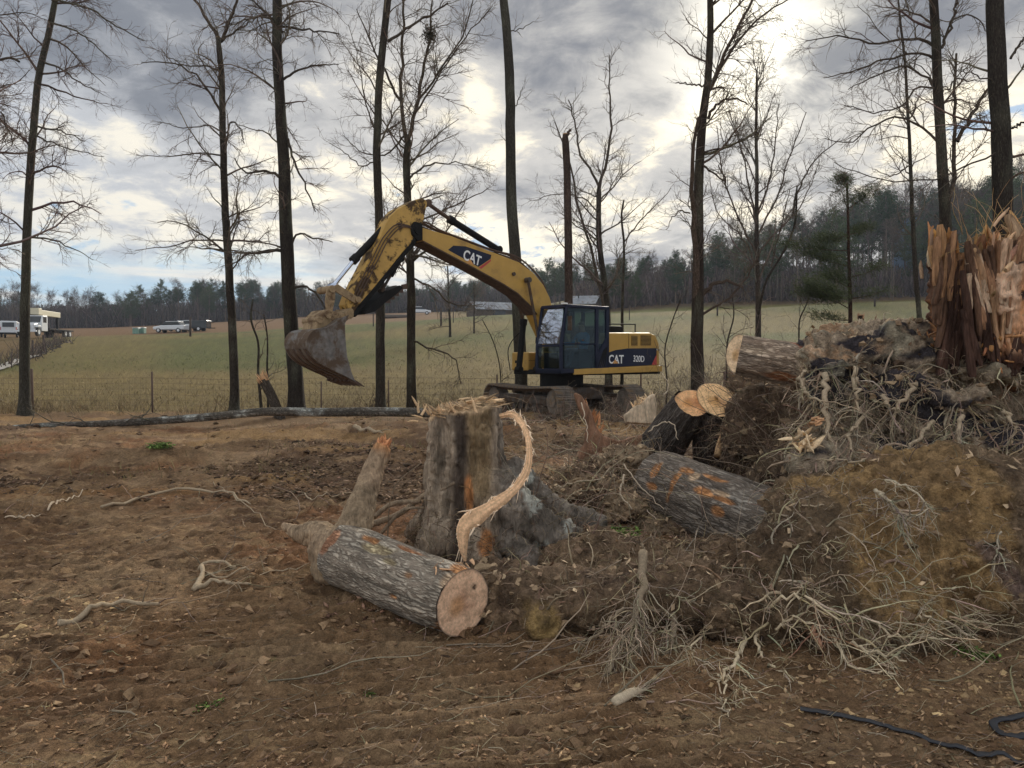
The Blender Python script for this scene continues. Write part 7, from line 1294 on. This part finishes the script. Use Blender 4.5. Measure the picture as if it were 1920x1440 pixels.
n2_ = 1500; lumps(b, g, P0[:n2_], g.gamma(1.8, .014, n2_), lerp(np.array([.09, .055, .035]), np.array([.19, .13, .08]), g.random(n2_))); flakes(b, g, P0[1500:3500] + (0, 0, .01), g.uniform(.03, .10, 2000), g.uniform(.02, .05, 2000), lerp(np.array([.14, .07, .045]), np.array([.36, .26, .17]), g.random(2000)), .6)
tag(b.build('heap_debris', MO), kind='stuff')
# ---- long fallen trunk across the left
pts = [(-120, 806), (0, 803), (90, 797), (170, 795), (280, 790), (400, 781), (500, 772), (600, 773), (700, 772), (812, 774)]; n = 120; fp = spline(np.array([W(x, y, 19.8 - 1.2 * (i / 9)) for i, (x, y) in enumerate(pts)]), n)
rad = np.interp(np.linspace(0, 1, n), [0, .15, .5, 1], [.03, .06, .10, .115]); V, Fs, U = tubes(fp[None], rad[None], 20, True); q = fb3(V, 3, 4, 161, st=(.4, 1, 1)); c = np.array([.11, .10, .085])[None] * (1 + .4 * q)[:, None]; c = lerp(c, np.array([.34, .36, .34]), ss(fb3(V, 3.4, 4, 162, st=(.7, 1, 1)), .15, .4) * .8)
base = fp[n // 2].copy(); base[2] = g1(base[0], base[1]); o = empty('fallen_trunk', base, 'long thin fallen trunk lying across the left side below the fence', 'log'); b = NB(); b.add(V, Fs, c, np.concatenate([U])); b.build('trunk', MLB, o, base); b = NB(); g = np.random.default_rng(533)
P, Rr = strands(b, g, fp[g.integers(0, 60, 16)], np.stack([g.normal(size=16), -.4 * np.ones(16), .3 * g.random(16)], 1), g.uniform(.5, 1.6, 16), .018, 8, .2, (0, 0, -.03), 4, (.12, .10, .08)); mi, t, p, T, rr = spawn(g, P, Rr, 6, .2, 1.); strands(b, g, p, rperp(g, T, g.uniform(.4, 1, len(p))), g.uniform(.2, .6, len(p)), .006, 5, .2, (0, 0, 0), 3, (.13, .11, .09)); b.build('branches', MTW, o, base)['kind'] = 'stuff'
for lb, pts, r_ in (('short lichen-spotted branch lying just below the long fallen trunk', [(665, 790, 16.5), (690, 797, 16.2), (720, 800, 16)], .05), ('grey branch on the ground right of the tall stump', [(990, 930, 8.6), (1040, 918, 8.4), (1090, 905, 8.2)], .03), ('bent root lying on the bare soil left of the cut log', [(365, 1108, 5.2), (380, 1085, 5.35), (385, 1066, 5.5), (420, 1064, 5.45), (440, 1068, 5.4)], .020), ('forked root piece lying right of the bent root on the soil', [(362, 1112, 5.15), (400, 1098, 5.25), (430, 1102, 5.2), (470, 1100, 5.2)], .018), ('long thin branch running left from the bent root', [(385, 1080, 5.4), (450, 1075, 5.4), (520, 1078, 5.3), (580, 1060, 5.45)], .009),
                     ('half-buried root ridge in the soil at the left', [(110, 1175, 4.75), (170, 1152, 4.9), (230, 1141, 5.0), (300, 1138, 5.0)], .020), ('arched thin branch on the bare soil in the left middle', [(190, 955, 7.9), (260, 938, 8.2), (330, 922, 8.5), (400, 930, 8.3), (470, 950, 7.9)], .018), ('small pale broken stick on the left soil', [(90, 960, 8.2), (130, 940, 8.5), (155, 920, 8.9)], .012), ('short pale stick left of the small broken stick', [(10, 975, 7.9), (40, 975, 7.9), (75, 969, 8.0)], .010),
                     ('long straight twig slanting down to the cut log', [(400, 905, 8.4), (470, 955, 7.4), (545, 1010, 6.2)], .006), ('curved bare twig on the soil right of the arched branch', [(560, 920, 8.4), (600, 935, 8.2), (660, 925, 8.3)], .010)):
    g = np.random.default_rng(len(lb) * 7); P = []
    for x, y, D in pts:
        q = GP(x, y) if D < 15 else W(x, y, D); P.append(q)
    P = spline(np.array(P), 18); lift = .02 * np.sin(np.linspace(0, 3.14, 18)) * (1 if r_ < .03 else .3); P[:, 2] = gz(P[:, 0], P[:, 1]) + r_ * .7 + lift + .008 * g.random(18); b = NB(); V2, F2, U2 = tubes(P[None], (r_ * np.linspace(1, .5, 18) * (1 + .15 * g.normal(size=18)))[None], 7, True); b.add(V2, F2, (.27, .215, .15) if 'pale' not in lb else (.42, .34, .25)); mi, t, p, T, rr = spawn(g, P[None], np.full((1, 18), r_), 7, .1, 1); strands(b, g, p, rperp(g, T, g.uniform(.4, 1, 7)), g.uniform(.08, .35, 7), r_ * .3, 6, .2, (0, 0, -.04), 3, (.25, .20, .145))
    tag(b.build('branch', MO), lb, 'branch', 'loose branches on the bare soil')
# frayed root piece in front, and black hose
g = np.random.default_rng(540); b = NB(); A, B = GP(1150, 1326), GP(1210, 1305); A[2] += .02; B[2] += .035; P = spline(np.array([A, (A + B) / 2 + (0, 0, .012), B]), 10); V2, F2, U2 = tubes(P[None], (np.array([.018, .026, .027, .026, .025, .024, .02, .017, .013, .009]))[None], 10, True); b.add(V2, F2, (.36, .30, .22)); n_ = 70; i = g.integers(3, 10, n_); T = nrm(B - A)
strands(b, g, P[i] + .008 * g.normal(size=(n_, 3)), T + .3 * g.normal(size=(n_, 3)), g.uniform(.06, .18, n_), g.uniform(.001, .003, n_), 6, .12, (0, 0, -.02), 3, (.42, .36, .27)); tag(b.build('frayed_root', MO), 'frayed pale root piece lying alone on the soil in front of the heap', 'root')
def hose(label, pts, r_):
    P = spline(np.array([GP(x, y) for x, y in pts]), 40); P[:, 2] = gz(P[:, 0], P[:, 1]) + r_ * .6 + .004; T = nrm(np.gradient(P, axis=0)); S = np.stack([-T[:, 1], T[:, 0], 0 * T[:, 0]], 1); k = 10; th = np.arange(k) * 6.283 / k; tw = .5 * fb2(np.arange(40) * .2, np.zeros(40), 1, 2, 3)
    V = P[:, None] + S[:, None] * (np.cos(th)[None] * r_ * (1.5 + tw[:, None]))[..., None] + np.array([0, 0, 1.]) * (np.sin(th)[None] * r_ * .45)[..., None]; idx = np.arange(40 * k).reshape(40, k); a = idx[:-1]; b2 = idx[1:]; b = NB(); b.add(V.reshape(-1, 3), np.stack([a, np.roll(a, -1, 1), np.roll(b2, -1, 1), b2], -1).reshape(-1, 4), (.016, .018, .024)); tag(b.build('flat_hose', MHS), label, 'hose')
MHS = vcmat('hose_rubber', 20, .8, 1.2, 30, .2, .003, .5, spec=.4)
hose('long flattened black hose on the soil at the lower right', [(1500, 1335), (1560, 1346), (1640, 1362), (1720, 1382), (1800, 1405), (1880, 1428), (1960, 1450)], .013); hose('short loop of black hose at the bottom right edge', [(1990, 1345), (1900, 1350), (1862, 1368), (1885, 1384), (1990, 1386)], .015)
# ============================================================ vehicles and sheds across the pasture
MVW = plain('white_vehicle_paint', (.62, .64, .66), .35, var=.06); MCR = plain('cream_paint', (.55, .50, .36), .5, var=.08); MDG = plain('dark_glass', (.02, .025, .03), .15); MTY = plain('tyre', (.02, .02, .02), .8); MTN = plain('metal_roofing', (.24, .26, .29), .45, .2, var=.3, sc=.6, dirt=(.20, .17, .15), dsc=.5, dth=(.52, .62)); MBW = plain('barn_board', (.10, .08, .065), .9, var=.3); MGN = plain('pale_green_paint', (.16, .28, .22), .6)
def at(px, y): x = (px - 960) / 1440 * y; return np.array([x, y, g1(x, y)])
def wheels(o, spots, r_=.48, w_=.28):
    for x, y in spots:
        s = 1 if y > 0 else -1; t_ = MM().cyl((x, y - s * w_, r_), (x, y, r_), r_, 20).build('wheel', MTY, o, smooth=True); MM().cyl((x, y, r_), (x, y + s * .02, r_), r_ * .55, 14).build('rim', MVW, t_, smooth=True)
p = at(88, 92); p[2] += .1; o = empty('crane_truck', p, 'white-nosed truck with a cream crane boom folded over its flatbed', 'truck', rz=R(-80))
MM().prism([(3.9, .55), (5.35, .55), (5.4, 1.35), (4.2, 1.55), (3.9, 1.6)], -.85, .85).build('hood', MVW, o, .08); MM().prism([(2.3, .6), (4.0, .6), (4.0, 1.6), (3.65, 2.4), (2.4, 2.45), (2.3, 2.3)], -1.1, 1.1).build('cab', MVW, o, .08)
w_ = MM().prism([(4.0, 1.62), (4.03, 1.62), (3.70, 2.32), (3.67, 2.32)], -.95, .95).build('windscreen', MDG, o); [MM().box(2.7, 3.6, s * 1.10, s * 1.12, 1.6, 2.25).build('side_window', MDG, o) for s in (-1, 1)]
MM().box(5.40, 5.44, -.45, .45, .7, 1.25).build('grille', MDG, o); [MM().cyl((5.4, s * .66, .95), (5.45, s * .66, .95), .12).build('headlight', MVW, o) for s in (-1, 1)]; MM().box(5.4, 5.6, -1.15, 1.15, .45, .65).build('bumper', MVW, o, .03)
[MM().prism([(4.1, 1.0), (5.2, 1.0), (5.0, 1.25), (4.3, 1.25)], *sorted((s * .85, s * 1.15))).build('fender', MVW, o, .04) for s in (-1, 1)]; MM().box(-5.2, 2.3, -.5, .5, .6, .85).box(-5.2, 2.1, -1.2, 1.2, .85, 1.0).build('flatbed', MBLK, o, .02); wheels(o, [(4.6, 1.05), (4.6, -1.05), (-2.8, 1.15), (-2.8, -1.15), (-4.1, 1.15), (-4.1, -1.15)])
MM().cyl((1.6, 0, 1.0), (1.6, 0, 2.6), .35).build('crane_turret', MCR, o, smooth=True); MM().box(-3.6, 2.6, -.28, .28, 2.5, 3.15).build('crane_boom', MCR, o, .05); MM().box(2.2, 3.1, -.45, .45, 2.55, 3.3).build('crane_head', MCR, o, .05); MM().box(-3.4, -3.2, -.12, .12, 1.0, 2.5).build('boom_rest', MBLK, o)
p = at(22, 98); o = empty('van', p, 'white van seen from behind at the far left beyond the pasture', 'van', rz=R(116)); MM().prism([(-2.2, .45), (2.3, .45), (2.35, 1.1), (1.7, 1.3), (1.1, 2.0), (-2.15, 2.05)], -.92, .92).build('body', MVW, o, .12); MM().box(-2.24, -2.19, -.62, .62, 1.3, 1.85).build('rear_window', MDG, o); [MM().box(-1.6, .8, *sorted((s * .925, s * .93)), 1.25, 1.8).build('side_window', MDG, o) for s in (-1, 1)]; [MM().box(-2.24, -2.19, *sorted((s * .8, s * .9)), .9, 1.3).build('tail_light', MRED, o) for s in (-1, 1)]; MM().box(-2.32, -2.18, -.9, .9, .42, .6).build('bumper', MBLK, o); wheels(o, [(-1.4, .93), (-1.4, -.93), (1.5, .93), (1.5, -.93)], .34, .2)
def car(px, y, rz, label, cat='car', s=1.):
    p = at(px, y); o = empty('parked_car', p, label, cat, 'cars parked beyond the pasture', R(rz)); MM().prism([(-2.2, .4), (2.2, .4), (2.25, .8), (1.1, 1.0), (-2.2, 1.05)], -.88, .88).build('body', MVW, o, .1); MM().prism([(-1.7, 1.0), (1.1, 1.0), (.5, 1.5), (-1.3, 1.52)], -.78, .78).build('cabin', MDG, o, .08); MM().prism([(-1.35, 1.5), (.5, 1.48), (.45, 1.56), (-1.3, 1.57)], -.74, .74).build('roof', MVW, o, .02); wheels(o, [(-1.4, .88), (-1.4, -.88), (1.45, .88), (1.45, -.88)], .33, .2); return o
car(323, 106, 175, 'white pickup parked left of the thick crest post'); car(345, 110, 170, 'pale low car just right of the white pickup'); car(787, 150, 5, 'white car parked far behind the forked tree')
for px, y, lb in ((257, 104, 'pale green utility box, left of the two'), (268, 105, 'pale green utility box, right of the two')):
    p = at(px, y); o = empty('utility_box', p, lb + ' on the pasture crest', 'utility box', 'utility boxes on the crest'); MM().box(-.38, .38, -.35, .35, 0, .75).build('cabinet', MGN, o, .03); MM().box(-.42, .42, -.4, .4, .75, .82).build('lid', MVW, o, .02)
p = at(378, 108); o = empty('trailer', p, 'dark box trailer right of the thick crest post', 'trailer'); MM().box(-1.1, 1.1, -.9, .9, .4, 1.5).build('box_body', MDG, o, .03); wheels(o, [(0, .95), (0, -.95)], .33, .2); MM().box(1.1, 2., -.05, .05, .4, .5).build('drawbar', MBLK, o)
p = at(742, 128); o = empty('log_stack', p, 'low dark row of logs lying beyond the pasture behind the stick', 'log stack'); [MM().cyl((-3, .5 * k_, .3), (3, .5 * k_, .3), .28).build('log', MBW, o, smooth=True) for k_ in range(4)]
def shed(px, y, rz, L, Wd, H, label, rise=1.2):
    p = at(px, y); p[2] -= .2; o = empty('shed', p, label, 'shed', rz=R(rz)); b = MM().prism([(-Wd, 0), (Wd, 0), (Wd, H), (0, H + rise), (-Wd, H)], -L, L, 'yz'); b.v = [(x, y_, z) for x, y_, z in b.v]; b.build('wall', MBW, o)
    for s in (-1, 1):
        r = MM(); v0 = [(s * (Wd + .35), H - .18), (0, H + rise + .02), (0, H + rise + .10), (s * (Wd + .35), H - .10)]; r.prism(v0, -L - .3, L + .3, 'yz'); ro = r.build('roof', MTN, o); n = int(2 * L / .6)
        rb = MM()
        for k_ in range(n): x = -L + k_ * .6; rb.prism([(s * (Wd + .35), H - .10), (0, H + rise + .10), (0, H + rise + .15), (s * (Wd + .35), H - .05)], x - .03, x + .03, 'yz')
        rb.build('roof_rib', MTN, ro)
    MM().box(-.9, .9, -Wd - .04, -Wd - .02, 0, H * .75).build('door', MDG, o)
shed(925, 104, 24, 3.1, 2.0, 1.0, 'low shed with a pale metal roof seen between the boom and trunk', .9); shed(1096, 112, -20, 1.9, 2.0, 1.3, 'small shed with a white gable roof behind the excavator cab', 1.1)
p = at(1722, 150); o = empty('house', p, 'blue-grey house half hidden by trees at right', 'house'); MM().box(-4, 4, -3, 3, 0, 12).build('wall', plain('blue_siding', (.10, .16, .24), .8), o); MM().prism([(-4.4, 12), (4.4, 12), (0, 14.5)], -3.3, 3.3).build('roof', MBW, o); [MM().box(x, x + 1.1, -3.03, -3.0, z, z + 1.4).build('window', MDG, o) for x in (-3, -.5, 2) for z in (2, 5, 8.5)]
# stones of the boundary ditch and the pale track at the far left
p = GP(10, 672); b = NB(); g = np.random.default_rng(551); n_ = 260; t_ = g.random(n_); A, B = GP(0, 690), GP(115, 640); x = A[0] + (B[0] - A[0]) * t_ + .5 * g.normal(size=n_); y = A[1] + (B[1] - A[1]) * t_ + .8 * g.normal(size=n_); lumps(b, g, np.stack([x, y, gz(x, y) + .05], 1), g.gamma(2, .06, n_), lerp(np.array([.04, .035, .03]), np.array([.10, .08, .07]), g.random(n_)))
P0 = np.stack([x, y, gz(x, y)], 1); strands(b, g, P0, np.stack([.3 * g.normal(size=n_), .3 * g.normal(size=n_), np.ones(n_)], 1), g.uniform(.5, 1.6, n_), .03, 5, .2, (0, 0, 0), 3, (.10, .08, .065)); tag(b.build('ditch_brush', MO), kind='stuff')
b = NB(); A, B = GP(-60, 715), GP(62, 668); n = 30; P = np.linspace(A, B, n); T = nrm(B - A); S = np.array([-T[1], T[0], 0]); Vt = np.concatenate([P + S * .4, P - S * .4]); Vt[:, 2] = gz(Vt[:, 0], Vt[:, 1]) + .09; idx = np.arange(n - 1); b.add(Vt, np.stack([idx, idx + n, idx + n + 1, idx + 1], 1), (.24, .23, .21)); tag(b.build('gravel_track', MO), kind='structure')
